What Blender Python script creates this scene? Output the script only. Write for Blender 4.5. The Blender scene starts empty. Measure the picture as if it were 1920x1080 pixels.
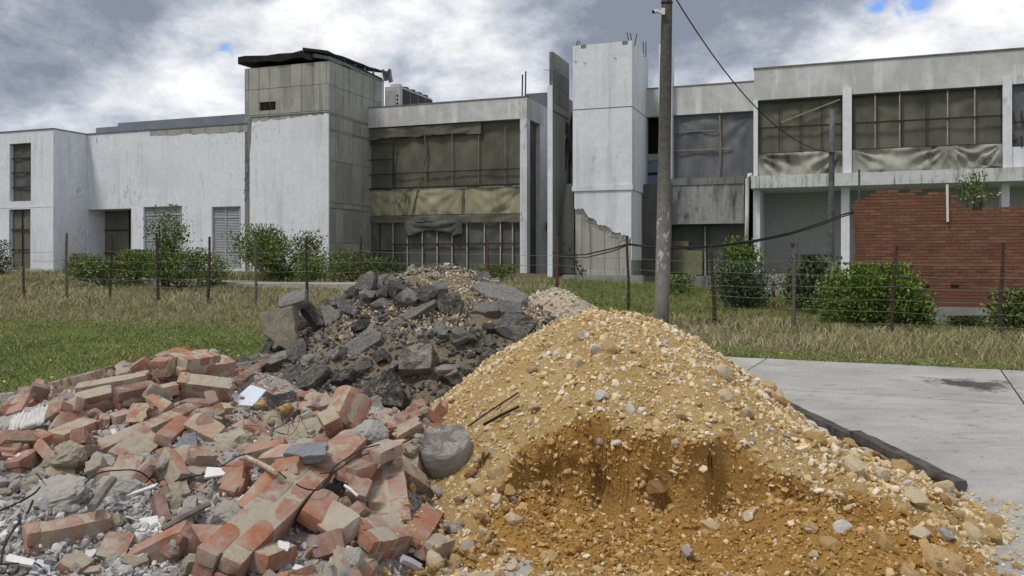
import bpy, math, random
import numpy as np
from mathutils import Vector, Matrix

# ------------------------------------------------------------------ camera, world, sun, exposure
C = bpy.context.scene.collection
SC = bpy.context.scene
FPX, HOR, EYE = 1600.0, 490.0, 1.6
cam_d = bpy.data.cameras.new('camera')
cam_d.sensor_width = 36.0
cam_d.lens = 36.0 * FPX / 1920.0
cam_d.shift_y = (HOR - 540.0) / 1920.0
cam_d.clip_start, cam_d.clip_end = 0.05, 3000.0
cam = bpy.data.objects.new('camera', cam_d)
cam.location = (0, 0, EYE)
cam.rotation_euler = (math.radians(90), 0, 0)
C.objects.link(cam)
SC.camera = cam
SC.view_settings.view_transform = 'Standard'
SC.view_settings.look = 'None'
SC.view_settings.exposure = 0.47
SC.view_settings.gamma = 1.0
SC.view_settings.use_curve_mapping = False
SC.render.engine = 'CYCLES'
SC.cycles.max_bounces = 5
SC.cycles.diffuse_bounces = 3
SC.cycles.glossy_bounces = 2
SC.cycles.transmission_bounces = 2
SC.cycles.transparent_max_bounces = 4
SC.cycles.use_denoising = True

SUN_EL, SUN_AZ = math.radians(60), math.radians(-132)     # azimuth from +Y, clockwise: behind the camera, off to one side
sun_d = bpy.data.lights.new('sun', 'SUN')
sun_d.energy = 1.5
sun_d.angle = math.radians(11)
sun_d.color = (1.0, 0.94, 0.85)
sun = bpy.data.objects.new('sun', sun_d)
_sd = Vector((math.sin(SUN_AZ) * math.cos(SUN_EL), math.cos(SUN_AZ) * math.cos(SUN_EL), math.sin(SUN_EL)))
sun.rotation_euler = (-_sd).to_track_quat('-Z', 'Y').to_euler()
sun.location = (0, -20, 40)
C.objects.link(sun)


def pixdir(px, py):
    v = Vector(((px - 960) / FPX, 1.0, (HOR - py) / FPX))
    return v.normalized()


def build_world():
    w = bpy.data.worlds.new('World')
    SC.world = w
    w.use_nodes = True
    nt = w.node_tree
    N, L = nt.nodes, nt.links
    bg = N['Background']
    bg.inputs['Strength'].default_value = 0.105
    sky = N.new('ShaderNodeTexSky')
    sky.sky_type = 'NISHITA'
    sky.sun_disc = False
    sky.sun_elevation = SUN_EL
    sky.sun_rotation = SUN_AZ
    tc = N.new('ShaderNodeTexCoord')

    def math_(op, a, b=None, clamp=False):
        m = N.new('ShaderNodeMath'); m.operation = op; m.use_clamp = clamp
        for i, v in enumerate((a, b)):
            if v is None: continue
            if isinstance(v, (int, float)): m.inputs[i].default_value = v
            else: L.new(v, m.inputs[i])
        return m.outputs[0]

    def noise(scale, detail, rough, stretch, off=(0, 0, 0), dist=0.0):
        mp = N.new('ShaderNodeMapping')
        mp.inputs['Scale'].default_value = stretch
        mp.inputs['Location'].default_value = off
        L.new(tc.outputs['Generated'], mp.inputs['Vector'])
        n = N.new('ShaderNodeTexNoise')
        n.inputs['Scale'].default_value = scale
        n.inputs['Detail'].default_value = detail
        n.inputs['Roughness'].default_value = rough
        n.inputs['Distortion'].default_value = dist
        L.new(mp.outputs[0], n.inputs['Vector'])
        return n.outputs['Fac']

    def blob(px, py, half_deg, amount):
        d = N.new('ShaderNodeVectorMath'); d.operation = 'DOT_PRODUCT'
        L.new(tc.outputs['Generated'], d.inputs[0]); d.inputs[1].default_value = pixdir(px, py)
        mr = N.new('ShaderNodeMapRange'); mr.interpolation_type = 'SMOOTHSTEP'
        mr.inputs['From Min'].default_value = math.cos(math.radians(half_deg))
        mr.inputs['From Max'].default_value = 1.0
        mr.inputs['To Min'].default_value = 0.0
        mr.inputs['To Max'].default_value = amount
        L.new(d.outputs['Value'], mr.inputs['Value'])
        return mr.outputs[0]

    big = noise(3.4, 12.0, 0.60, (1, 1, 2.5), (3.1, 1.7, 0.4), 0.15)
    fine = noise(12.0, 12.0, 0.62, (1, 1, 1.7), (0.6, 5.2, 2.0), 0.25)
    puff = noise(6.5, 10.0, 0.55, (1, 1, 1.9), (1.6, 2.2, 5.0), 0.1)
    puff = math_('ABSOLUTE', math_('SUBTRACT', puff, 0.5))
    puff2 = noise(17.0, 9.0, 0.6, (1, 1, 1.6), (7.6, 0.2, 3.0), 0.1)
    puff2 = math_('ABSOLUTE', math_('SUBTRACT', puff2, 0.5))
    v = math_('ADD', math_('MULTIPLY', big, 1.05), math_('MULTIPLY', fine, 0.95))
    v = math_('ADD', v, math_('ADD', math_('MULTIPLY', puff, -1.0), math_('MULTIPLY', puff2, -0.55)))
    v = math_('SUBTRACT', v, 0.385)
    for b in [(110, -35, 7.5, -0.36), (340, -35, 6.5, -0.30), (150, 110, 8, 0.14), (150, 190, 7, -0.09), (700, 60, 8, 0.20), (560, 20, 5, 0.10),
              (430, 150, 6, 0.10), (930, 110, 5, 0.20), (880, 190, 4, -0.05), (1130, 30, 8, -0.30), (1400, -10, 9, -0.24), (1270, 120, 4, -0.02), (1340, 170, 5, 0.12),
              (1560, 100, 6, 0.14), (1720, 40, 8, 0.16), (1880, 60, 6, 0.10), (800, 20, 4, 0.08)]:
        v = math_('ADD', v, blob(*b))
    v = math_('ADD', math_('MULTIPLY', v, 1.35), -0.19)
    ramp = N.new('ShaderNodeValToRGB')
    L.new(v, ramp.inputs['Fac'])
    cr = ramp.color_ramp
    cr.elements[0].position = 0.0; cr.elements[0].color = (1.75, 1.95, 2.45, 1)
    cr.elements[1].position = 0.96; cr.elements[1].color = (6.9, 6.9, 6.95, 1)
    for p, c in ((0.26, (2.55, 2.78, 3.32)), (0.48, (3.75, 3.98, 4.5)), (0.68, (5.05, 5.22, 5.6))):
        e = cr.elements.new(p); e.color = (*c, 1)
    # small gaps of blue sky between the clouds
    gap = math_('ADD', blob(1643, 4, 0.9, 1.2), blob(1712, 2, 1.35, 1.2))
    gap = math_('ADD', gap, blob(424, 95, 0.62, 1.0))
    gapn = noise(26.0, 8.0, 0.6, (1, 1, 1.6), (2.0, 0.3, 1.0), 0.6)
    gap = math_('MULTIPLY', gap, math_('MULTIPLY', math_('SUBTRACT', gapn, 0.40), 6.0, True), True)
    blue = N.new('ShaderNodeMix'); blue.data_type = 'RGBA'; blue.blend_type = 'MULTIPLY'
    blue.inputs['Factor'].default_value = 1.0
    L.new(sky.outputs['Color'], blue.inputs['A']); blue.inputs['B'].default_value = (0.85, 1.0, 1.35, 1)
    mix = N.new('ShaderNodeMix'); mix.data_type = 'RGBA'
    L.new(gap, mix.inputs['Factor'])
    L.new(ramp.outputs['Color'], mix.inputs['A'])
    L.new(blue.outputs['Result'], mix.inputs['B'])
    L.new(mix.outputs['Result'], bg.inputs['Color'])


build_world()

# ------------------------------------------------------------------ frame of the buildings
TH = math.radians(20.5)
S_, C_ = math.sin(TH), math.cos(TH)


def W(s, t, z):                       # along the facades, away from them, up
    return (s * C_ + t * S_, -s * S_ + t * C_, z)


def pz(px, py, t):                    # point of the facade plane t seen at a pixel -> (s, z)
    a = (px - 960) / FPX
    d = t / (a * S_ + C_)
    x = a * d
    return (x * C_ - d * S_, EYE + d * (HOR - py) / FPX)


def ps(px, t):
    return pz(px, 0, t)[0]


def pd(px, py, d):
    return Vector(((px - 960) / FPX * d, d, EYE + d * (HOR - py) / FPX))


def to_st(x, y):
    return x * C_ - y * S_, x * S_ + y * C_


def sstep(a, b, x):
    k = np.clip((x - a) / (b - a), 0, 1)
    return k * k * (3 - 2 * k)


# ------------------------------------------------------------------ numpy noise
def _h(i, j, k, seed):
    n = (i * 374761393 + j * 668265263 + k * 1442695041 + seed * 974711) & 0xffffffff
    n = ((n ^ (n >> 13)) * 1274126177) & 0xffffffff
    return ((n ^ (n >> 16)) & 0xffff) / 65535.0


def vnoise(x, y, z=0.0, seed=0):
    x, y, z = np.broadcast_arrays(np.asarray(x, float), np.asarray(y, float), np.asarray(z, float))
    xi, yi, zi = (np.floor(q).astype(np.int64) for q in (x, y, z))
    u, v, w = x - xi, y - yi, z - zi
    u, v, w = (q * q * (3 - 2 * q) for q in (u, v, w))
    r = 0
    for a in (0, 1):
        for b in (0, 1):
            for c in (0, 1):
                r = r + _h(xi + a, yi + b, zi + c, seed) * (u if a else 1 - u) * (v if b else 1 - v) * (w if c else 1 - w)
    return r * 2 - 1


def fbm(x, y, z=0.0, seed=0, octs=4, gain=0.5):
    r, a, f = 0, 1.0, 1.0
    for o in range(octs):
        r = r + a * vnoise(np.asarray(x) * f, np.asarray(y) * f, np.asarray(z) * f, seed + o * 17)
        a *= gain; f *= 2.03
    return r


# ------------------------------------------------------------------ objects
def link(o, parent=None):
    C.objects.link(o)
    if parent is not None: o.parent = parent
    return o


def tag(o, label=None, cat=None, group=None, kind=None):
    if label: o['label'] = label
    if cat: o['category'] = cat
    if group: o['group'] = group
    if kind: o['kind'] = kind
    return o


def root(name, label, cat, loc=(0, 0, 0), group=None):
    o = bpy.data.objects.new(name, None)
    o.empty_display_size = 0.2
    o.location = loc
    C.objects.link(o)
    return tag(o, label, cat, group)


def np_mesh(name, V, F, mat=None, smooth=False, tone=None, attrs=None):
    V = np.asarray(V, np.float32); F = np.asarray(F, np.int32)
    m = bpy.data.meshes.new(name)
    k = F.shape[1]
    m.vertices.add(len(V)); m.loops.add(F.size); m.polygons.add(len(F))
    m.vertices.foreach_set('co', V.ravel())
    m.loops.foreach_set('vertex_index', F.ravel())
    m.polygons.foreach_set('loop_start', np.arange(0, F.size, k, dtype=np.int32))
    m.polygons.foreach_set('loop_total', np.full(len(F), k, np.int32))
    m.polygons.foreach_set('use_smooth', np.full(len(F), smooth, bool))
    m.update(calc_edges=True)
    for nm, a in dict(attrs or {}, **({'tone': tone} if tone is not None else {})).items():
        at = m.attributes.new(nm, 'FLOAT', 'POINT')
        at.data.foreach_set('value', np.asarray(a, np.float32))
    if mat: m.materials.append(mat)
    return m


class MB:
    """collects shapes in world coordinates and links them as one mesh"""
    def __init__(self): self.v, self.f = [], []

    def add(self, V, F):
        n = len(self.v)
        self.v += [tuple(p) for p in V]
        self.f += [tuple(i + n for i in f) for f in F]
        return self

    def hexa(self, P):                # 8 points: bottom ring of 4, top ring of 4
        return self.add(P, [(3, 2, 1, 0), (4, 5, 6, 7), (0, 1, 5, 4), (1, 2, 6, 5), (2, 3, 7, 6), (3, 0, 4, 7)])

    def box(self, s0, s1, t0, t1, z0, z1):          # in the frame of the facades
        return self.hexa([W(s0, t0, z0), W(s1, t0, z0), W(s1, t1, z0), W(s0, t1, z0),
                          W(s0, t0, z1), W(s1, t0, z1), W(s1, t1, z1), W(s0, t1, z1)])

    def wbox(self, x0, x1, y0, y1, z0, z1):
        return self.hexa([(x0, y0, z0), (x1, y0, z0), (x1, y1, z0), (x0, y1, z0),
                          (x0, y0, z1), (x1, y0, z1), (x1, y1, z1), (x0, y1, z1)])

    def prism(self, ring0, ring1):
        n = len(ring0)
        F = [tuple(range(n))[::-1], tuple(range(n, 2 * n))]
        F += [(i, (i + 1) % n, n + (i + 1) % n, n + i) for i in range(n)]
        return self.add(list(ring0) + list(ring1), F)

    def tube(self, path, r, n=6, cap=True):
        path = [Vector(p) for p in path]
        rr = r if hasattr(r, '__len__') else [r] * len(path)
        V, F = [], []
        up = Vector((0.31, 0.17, 0.93))
        for i, p in enumerate(path):
            d = (path[min(i + 1, len(path) - 1)] - path[max(i - 1, 0)])
            d = d.normalized() if d.length > 1e-9 else Vector((0, 0, 1))
            a = d.cross(up)
            if a.length < 0.15: a = d.cross(Vector((1, 0, 0)))
            a.normalize(); b = d.cross(a)
            for k in range(n):
                q = 2 * math.pi * k / n
                V.append(p + (a * math.cos(q) + b * math.sin(q)) * rr[i])
        for i in range(len(path) - 1):
            for k in range(n):
                F.append((i * n + k, i * n + (k + 1) % n, (i + 1) * n + (k + 1) % n, (i + 1) * n + k))
        if cap:
            F.append(tuple(range(n))[::-1]); F.append(tuple((len(path) - 1) * n + k for k in range(n)))
        return self.add(V, F)

    def build(self, name, mat, parent=None, loc=None, smooth=False, kind=None, label=None):
        o0 = Vector(loc) if loc is not None else (Vector(parent_loc(parent)) if parent is not None else Vector((0, 0, 0)))
        m = bpy.data.meshes.new(name)
        m.from_pydata([(p[0] - o0[0], p[1] - o0[1], p[2] - o0[2]) for p in self.v], [], self.f)
        if smooth: m.polygons.foreach_set('use_smooth', [True] * len(m.polygons))
        m.materials.append(mat)
        o = bpy.data.objects.new(name, m)
        if parent is None: o.location = o0
        link(o, parent)
        if kind: o['kind'] = kind
        if label: o['label'] = label
        return o


def parent_loc(p):
    l = Vector(p.location)
    while p.parent is not None:
        p = p.parent; l = l + Vector(p.location)
    return l


def child(name, mesh, parent, kind=None):
    o = bpy.data.objects.new(name, mesh)
    link(o, parent)
    if kind: o['kind'] = kind
    return o


# ------------------------------------------------------------------ materials
def new_mat(name):
    m = bpy.data.materials.new(name); m.use_nodes = True
    b = m.node_tree.nodes['Principled BSDF']
    return m, m.node_tree, b


class G:
    """small helper for node graphs"""
    def __init__(self, nt): self.N, self.L = nt.nodes, nt.links

    def set(self, sock, v):
        if v is None: return
        if hasattr(v, 'is_output'): self.L.new(v, sock)
        elif isinstance(v, (tuple, list)) and len(v) == 3 and sock.type == 'RGBA': sock.default_value = (*v, 1)
        else: sock.default_value = v

    def coord(self, stretch=(1, 1, 1), rnd=False, which='Object', off=(0, 0, 0)):
        tc = self.N.new('ShaderNodeTexCoord')
        mp = self.N.new('ShaderNodeMapping')
        mp.inputs['Scale'].default_value = stretch
        src = tc.outputs[which]
        if rnd:
            oi = self.N.new('ShaderNodeObjectInfo')
            mu = self.N.new('ShaderNodeMath'); mu.operation = 'MULTIPLY'; mu.inputs[1].default_value = 37.0
            self.L.new(oi.outputs['Random'], mu.inputs[0])
            self.L.new(mu.outputs[0], mp.inputs['Location'])
        else:
            mp.inputs['Location'].default_value = off
        self.L.new(src, mp.inputs['Vector'])
        return mp.outputs[0]

    def noise(self, vec, scale, detail=6, rough=0.55, dist=0.0):
        n = self.N.new('ShaderNodeTexNoise')
        n.inputs['Scale'].default_value = scale; n.inputs['Detail'].default_value = detail
        n.inputs['Roughness'].default_value = rough; n.inputs['Distortion'].default_value = dist
        self.L.new(vec, n.inputs['Vector'])
        return n.outputs['Fac']

    def voro(self, vec, scale, feature='F1', out='Distance'):
        n = self.N.new('ShaderNodeTexVoronoi'); n.feature = feature
        n.inputs['Scale'].default_value = scale
        self.L.new(vec, n.inputs['Vector'])
        return n.outputs[out]

    def ramp(self, fac, stops):
        r = self.N.new('ShaderNodeValToRGB')
        cr = r.color_ramp
        while len(cr.elements) < len(stops): cr.elements.new(0.5)
        for e, (p, c) in zip(cr.elements, stops):
            e.position = p
            e.color = (*c, 1) if hasattr(c, '__len__') else (c, c, c, 1)
        self.L.new(fac, r.inputs['Fac'])
        return r.outputs['Color']

    def mr(self, v, a, b, c=0.0, d=1.0):
        n = self.N.new('ShaderNodeMapRange'); n.interpolation_type = 'SMOOTHSTEP'
        for k, x in zip(('From Min', 'From Max', 'To Min', 'To Max'), (a, b, c, d)): n.inputs[k].default_value = x
        self.L.new(v, n.inputs['Value'])
        return n.outputs[0]

    def mix(self, f, a, b, mode='MIX'):
        n = self.N.new('ShaderNodeMix'); n.data_type = 'RGBA'; n.blend_type = mode
        self.set(n.inputs['Factor'], f); self.set(n.inputs['A'], a); self.set(n.inputs['B'], b)
        return n.outputs['Result']

    def math(self, op, a, b=None):
        n = self.N.new('ShaderNodeMath'); n.operation = op
        self.set(n.inputs[0], a); self.set(n.inputs[1], b)
        return n.outputs[0]

    def attr(self, name):
        n = self.N.new('ShaderNodeAttribute'); n.attribute_name = name
        return n.outputs['Fac']

    def rnd(self):
        return self.N.new('ShaderNodeObjectInfo').outputs['Random']

    def bump(self, h, strength, dist=0.02):
        n = self.N.new('ShaderNodeBump')
        n.inputs['Strength'].default_value = strength; n.inputs['Distance'].default_value = dist
        self.L.new(h, n.inputs['Height'])
        return n.outputs['Normal']


def finish(m, g, b, col, rough=0.9, normal=None, spec=0.25):
    g.set(b.inputs['Base Color'], col)
    g.set(b.inputs['Roughness'], rough)
    b.inputs['Specular IOR Level'].default_value = spec
    if normal is not None: g.L.new(normal, b.inputs['Normal'])
    return m


def plain(name, col, rough=0.8, var=0.25, scale=6.0, spec=0.25, metal=0.0, bump=0.15, rnd=True):
    m, nt, b = new_mat(name); g = G(nt)
    v = g.coord(rnd=rnd)
    n = g.noise(v, scale)
    lo = tuple(c * (1 - var) for c in col); hi = tuple(min(1, c * (1 + var)) for c in col)
    b.inputs['Metallic'].default_value = metal
    return finish(m, g, b, g.ramp(n, [(0.3, lo), (0.7, hi)]), rough, g.bump(n, bump, 0.01), spec)


def weathered(name, base, dirt, streak=0.5, blotch=0.4, mildew=0.0, bump=0.15, zt=0.05, sscale=2.6, off=(0, 0, 0)):
    """painted or bare wall: faint board marks, rain streaks, blotches, specks of mildew"""
    m, nt, b = new_mat(name); g = G(nt)
    v = g.coord(off=off); vs = g.coord((1, 1, zt), off=off); vs2 = g.coord((1, 1, zt * 3), off=(off[0] + 9, 4, 2))
    n_f = g.noise(v, 5.0, 9, 0.65)
    n_b = g.noise(v, 0.55, 6, 0.62, 0.4)
    n_s = g.noise(vs, sscale, 7, 0.62)
    n_s2 = g.noise(vs2, sscale * 2.2, 5, 0.6)
    col = g.mix(g.mr(n_f, 0.3, 0.72), tuple(c * 0.88 for c in base), base)
    col = g.mix(g.mr(n_b, 0.46, 0.66, 0, blotch), col, tuple((a + d) / 2 for a, d in zip(base, dirt)))
    col = g.mix(g.math('MULTIPLY', g.mr(n_s, 0.49, 0.66, 0, streak), g.mr(n_b, 0.30, 0.55)), col, dirt)
    col = g.mix(g.mr(n_s2, 0.57, 0.69, 0, streak * 0.6), col, tuple(c * 0.8 for c in dirt))
    if mildew:
        n_m = g.noise(g.coord((1, 1, 0.5), off=(3, 3, 7)), 7.0, 10, 0.72)
        n_p = g.noise(g.coord(off=(7, 1, 3)), 0.35, 3, 0.5)
        col = g.mix(g.math('MULTIPLY', g.mr(n_m, 0.53, 0.63), g.mr(n_p, 0.56, 0.68, 0, mildew)), col, tuple(c * 0.3 for c in dirt))
    return finish(m, g, b, col, 0.9, g.bump(n_f, bump, 0.01), 0.2)


M = {}
M['white'] = weathered('white_paint', (0.755, 0.785, 0.845), (0.40, 0.41, 0.42), 0.45, 0.50, 0.85)
M['white_clean'] = weathered('white_paint_cleaner', (0.76, 0.785, 0.835), (0.44, 0.45, 0.46), 0.40, 0.45, 0.30, off=(11, 5, 3))
M['parapet'] = weathered('streaked_concrete', (0.51, 0.51, 0.505), (0.74, 0.745, 0.75), 0.75, 0.85, 0.5, off=(2, 8, 1), zt=0.10, sscale=3.5)
M['slab_edge'] = weathered('dripping_paint', (0.62, 0.63, 0.635), (0.20, 0.20, 0.19), 0.95, 0.5, 0.4, off=(5, 2, 9), zt=0.12, sscale=6.0)
M['raw'] = weathered('raw_concrete', (0.40, 0.395, 0.365), (0.20, 0.195, 0.175), 0.8, 0.7, 0.35, off=(1, 7, 4))
M['raw_dark'] = weathered('dark_raw_concrete', (0.23, 0.23, 0.22), (0.09, 0.09, 0.085), 0.9, 0.7, 0.3, off=(6, 3, 2))
M['raw_mid'] = weathered('patched_concrete', (0.31, 0.31, 0.29), (0.19, 0.19, 0.175), 0.5, 0.6, 0.2, off=(8, 8, 4))
M['stained'] = weathered('stained_concrete', (0.33, 0.33, 0.32), (0.055, 0.055, 0.055), 1.0, 0.8, 0.6, off=(4, 4, 4), zt=0.14, sscale=2.2)
M['inner'] = weathered('dusty_inner_wall', (0.40, 0.41, 0.385), (0.27, 0.28, 0.26), 0.25, 0.35, 0.0, off=(3, 9, 9))
M['black'] = plain('black_fill', (0.012, 0.012, 0.012), 0.95)  # flat black painted as the unlit depth of openings; also gauges and lens
M['roof_metal'] = plain('grey_sheet_metal', (0.13, 0.145, 0.17), 0.55, 0.15, 1.5, 0.4)
M['tar'] = plain('tarred_roofing', (0.018, 0.018, 0.018), 0.85, 0.5, 3.0, 0.2, bump=0.4)
M['corrugated'] = plain('galvanised_sheet', (0.34, 0.35, 0.36), 0.5, 0.25, 4.0, 0.5, 0.4)
M['louvre'] = plain('grey_painted_louvre', (0.36, 0.375, 0.39), 0.6, 0.1, 3.0)
M['bar_dark'] = plain('dark_batten', (0.03, 0.03, 0.027), 0.8)
M['bar_pale'] = plain('pale_timber_batten', (0.36, 0.34, 0.29), 0.85)
M['steel'] = plain('dull_steel', (0.10, 0.09, 0.085), 0.7, 0.4, 12)
M['rust'] = plain('rusty_rebar', (0.07, 0.045, 0.035), 0.9, 0.4, 20)
M['hvac'] = plain('grey_painted_casing', (0.45, 0.46, 0.46), 0.5, 0.08, 3)
M['coil'] = plain('dark_cooling_coil', (0.045, 0.048, 0.055), 0.7, 0.3, 20)
M['pvc'] = plain('white_plastic_pipe', (0.68, 0.67, 0.62), 0.45, 0.1, 4, 0.5)
M['cable'] = plain('black_rubber', (0.012, 0.012, 0.013), 0.55, 0.2, 8, 0.4)


def tarp_mat(name, col, var, rough=0.8, off=0, dirt=None):
    m, nt, b = new_mat(name); g = G(nt)
    v = g.coord(off=(off, off * 2, 0)); vs = g.coord((1, 1, 0.25), off=(off, 1, off))
    n = g.noise(vs, 1.2, 6, 0.6, 0.6); n2 = g.noise(v, 9, 5, 0.6)
    lo = tuple(c * (1 - var) for c in col); hi = tuple(min(1, c * (1 + var)) for c in col)
    c = g.ramp(n, [(0.32, lo), (0.68, hi)])
    if dirt: c = g.mix(g.mr(g.noise(v, 0.9, 6, 0.62, 0.5), 0.52, 0.66, 0, 0.85), c, dirt)
    return finish(m, g, b, c, rough, g.bump(n2, 0.12, 0.01), 0.12)


M['tarp_olive'] = tarp_mat('olive_mesh_sheet', (0.140, 0.137, 0.112), 0.22)
M['tarp_brown'] = tarp_mat('brown_mesh_sheet', (0.122, 0.120, 0.096), 0.25, off=3)
M['tarp_grey'] = tarp_mat('grey_plastic_sheet', (0.140, 0.145, 0.158), 0.25, 0.4, off=5)
M['tarp_dark'] = tarp_mat('dark_mesh_sheet', (0.102, 0.105, 0.098), 0.25, off=7)
M['tarp_yellow'] = tarp_mat('yellowed_plastic_sheet', (0.33, 0.31, 0.205), 0.22, 0.45, off=9, dirt=(0.13, 0.12, 0.085))
M['tarp_skirt'] = tarp_mat('dirty_canvas', (0.33, 0.325, 0.285), 0.25, 0.8, off=11, dirt=(0.06, 0.058, 0.05))
M['tarp_green'] = tarp_mat('yellow_green_sheet', (0.20, 0.20, 0.115), 0.18, 0.5, off=13)


def ground_mat():
    m, nt, b = new_mat('soil_and_turf'); g = G(nt)
    v = g.coord()
    dry = g.attr('dry')
    n1 = g.noise(v, 0.7, 8, 0.62); n2 = g.noise(v, 9.0, 8, 0.7)
    green = g.ramp(n2, [(0.3, (0.065, 0.092, 0.024)), (0.7, (0.13, 0.165, 0.048))])
    straw = g.ramp(n2, [(0.3, (0.085, 0.078, 0.040)), (0.7, (0.185, 0.160, 0.085))])
    col = g.mix(g.mr(g.math('ADD', dry, g.math('MULTIPLY', g.math('SUBTRACT', n1, 0.5), 0.9)), 0.35, 0.65), green, straw)
    col = g.mix(g.mr(n1, 0.66, 0.74, 0, 0.7), col, (0.17, 0.145, 0.10))
    return finish(m, g, b, col, 0.95, g.bump(n2, 0.6, 0.05), 0.1)


M['ground'] = ground_mat()


def slab_mat():
    m, nt, b = new_mat('old_paving_concrete'); g = G(nt)
    v = g.coord(rnd=True); vs = g.coord((0.35, 1.6, 1), rnd=True)
    n1 = g.noise(v, 0.9, 8, 0.62, 0.4); n2 = g.noise(v, 26.0, 8, 0.75); n3 = g.noise(vs, 3.0, 8, 0.7)
    n4 = g.noise(v, 5.0, 8, 0.7)
    col = g.ramp(n1, [(0.28, (0.30, 0.29, 0.268)), (0.5, (0.375, 0.365, 0.342)), (0.72, (0.47, 0.46, 0.43))])
    col = g.mix(g.mr(n3, 0.50, 0.66, 0, 0.35), col, (0.205, 0.195, 0.175))
    col = g.mix(g.mr(n4, 0.55, 0.68, 0, 0.6), col, (0.15, 0.145, 0.13))
    col = g.mix(g.mr(n2, 0.53, 0.66, 0, 0.5), col, (0.14, 0.135, 0.12))
    return finish(m, g, b, col, 0.88, g.bump(n2, 0.35, 0.008), 0.25)


M['slab'] = slab_mat()
M['joint'] = plain('joint_filler', (0.05, 0.047, 0.042), 0.95)
# ------------------------------------------------------------------ terrain
AMP_S = [-60, -40, -21, -12, -8, -3, 2, 10, 60]
AMP_Z = [1.4, 1.3, 1.15, 1.0, 0.85, 0.40, 0.16, 0.10, 0.1]


def gz(x, y):
    x = np.asarray(x, float); y = np.asarray(y, float)
    s, t = to_st(x, y)
    k = np.clip((t - 14.2) / 19.0, 0, 1.05)
    return np.interp(s, AMP_S, AMP_Z) * k + 0.035 * fbm(x * 0.45, y * 0.45, 0, 5, 3) * sstep(9, 16, t) - 0.03


# road frame: r along the road, p across it (away from the camera)
RD = np.array([0.90, -0.436]); PD = np.array([0.436, 0.90])


def R2(r, p):
    return RD * r + PD * p


ROAD_P1 = 14.42
ROAD_R0 = -5.2


def in_road(x, y, m=0.0):
    r = x * RD[0] + y * RD[1]; p = x * PD[0] + y * PD[1]
    return (r > ROAD_R0 + m) & (p < ROAD_P1 - m) & (p > -12)


def dryness(x, y):
    s, t = to_st(x, y)
    left = s < -9
    d = np.where(left, sstep(14.6, 18.2, t), sstep(14.9, 16.4, t))
    far = np.where(left, 1.0, 1 - 0.8 * sstep(21.0, 23.5, t))
    near_right = np.where(left, 1, 1.0)
    return np.clip(d * far * near_right, 0, 1)


def build_terrain():
    us = np.unique(np.concatenate([np.linspace(-900, -40, 12), np.arange(-40, 34, 0.45), np.linspace(34, 900, 12)]))
    vs = np.unique(np.concatenate([np.linspace(-900, -6, 10), np.arange(-6, 48, 0.45), np.linspace(48, 1500, 12)]))
    X, Y = np.meshgrid(us, vs)
    Z = gz(X, Y)
    Z = np.where(in_road(X, Y, 0.35), Z - 0.12, Z)
    V = np.stack([X, Y, Z], -1).reshape(-1, 3)
    nx, ny = len(us), len(vs)
    i = (np.arange(ny - 1)[:, None] * nx + np.arange(nx - 1)).ravel()
    F = np.stack([i, i + 1, i + nx + 1, i + nx], 1)
    m = np_mesh('ground', V, F, M['ground'], True, attrs={'dry': dryness(X, Y).ravel()})
    o = link(bpy.data.objects.new('ground', m))
    tag(o, kind='structure')


build_terrain()


def stain_mat():
    m, nt, b = new_mat('crumbled_tar'); g = G(nt)
    v = g.coord(); n = g.noise(v, 22, 9, .75); n2 = g.noise(v, 3.5, 8, .65)
    finish(m, g, b, g.ramp(n, [(.35, (.035, .033, .03)), (.65, (.13, .12, .105))]), .95, g.bump(n, .6, .01))
    k = g.math('ADD', g.attr('tone'), g.math('ADD', g.math('MULTIPLY', g.math('SUBTRACT', n, .5), 1.6), g.math('MULTIPLY', g.math('SUBTRACT', n2, .5), 1.6)))
    g.L.new(g.mr(k, .35, .75, 0, .8), b.inputs['Alpha'])
    return m


M['patch'] = stain_mat()


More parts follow.
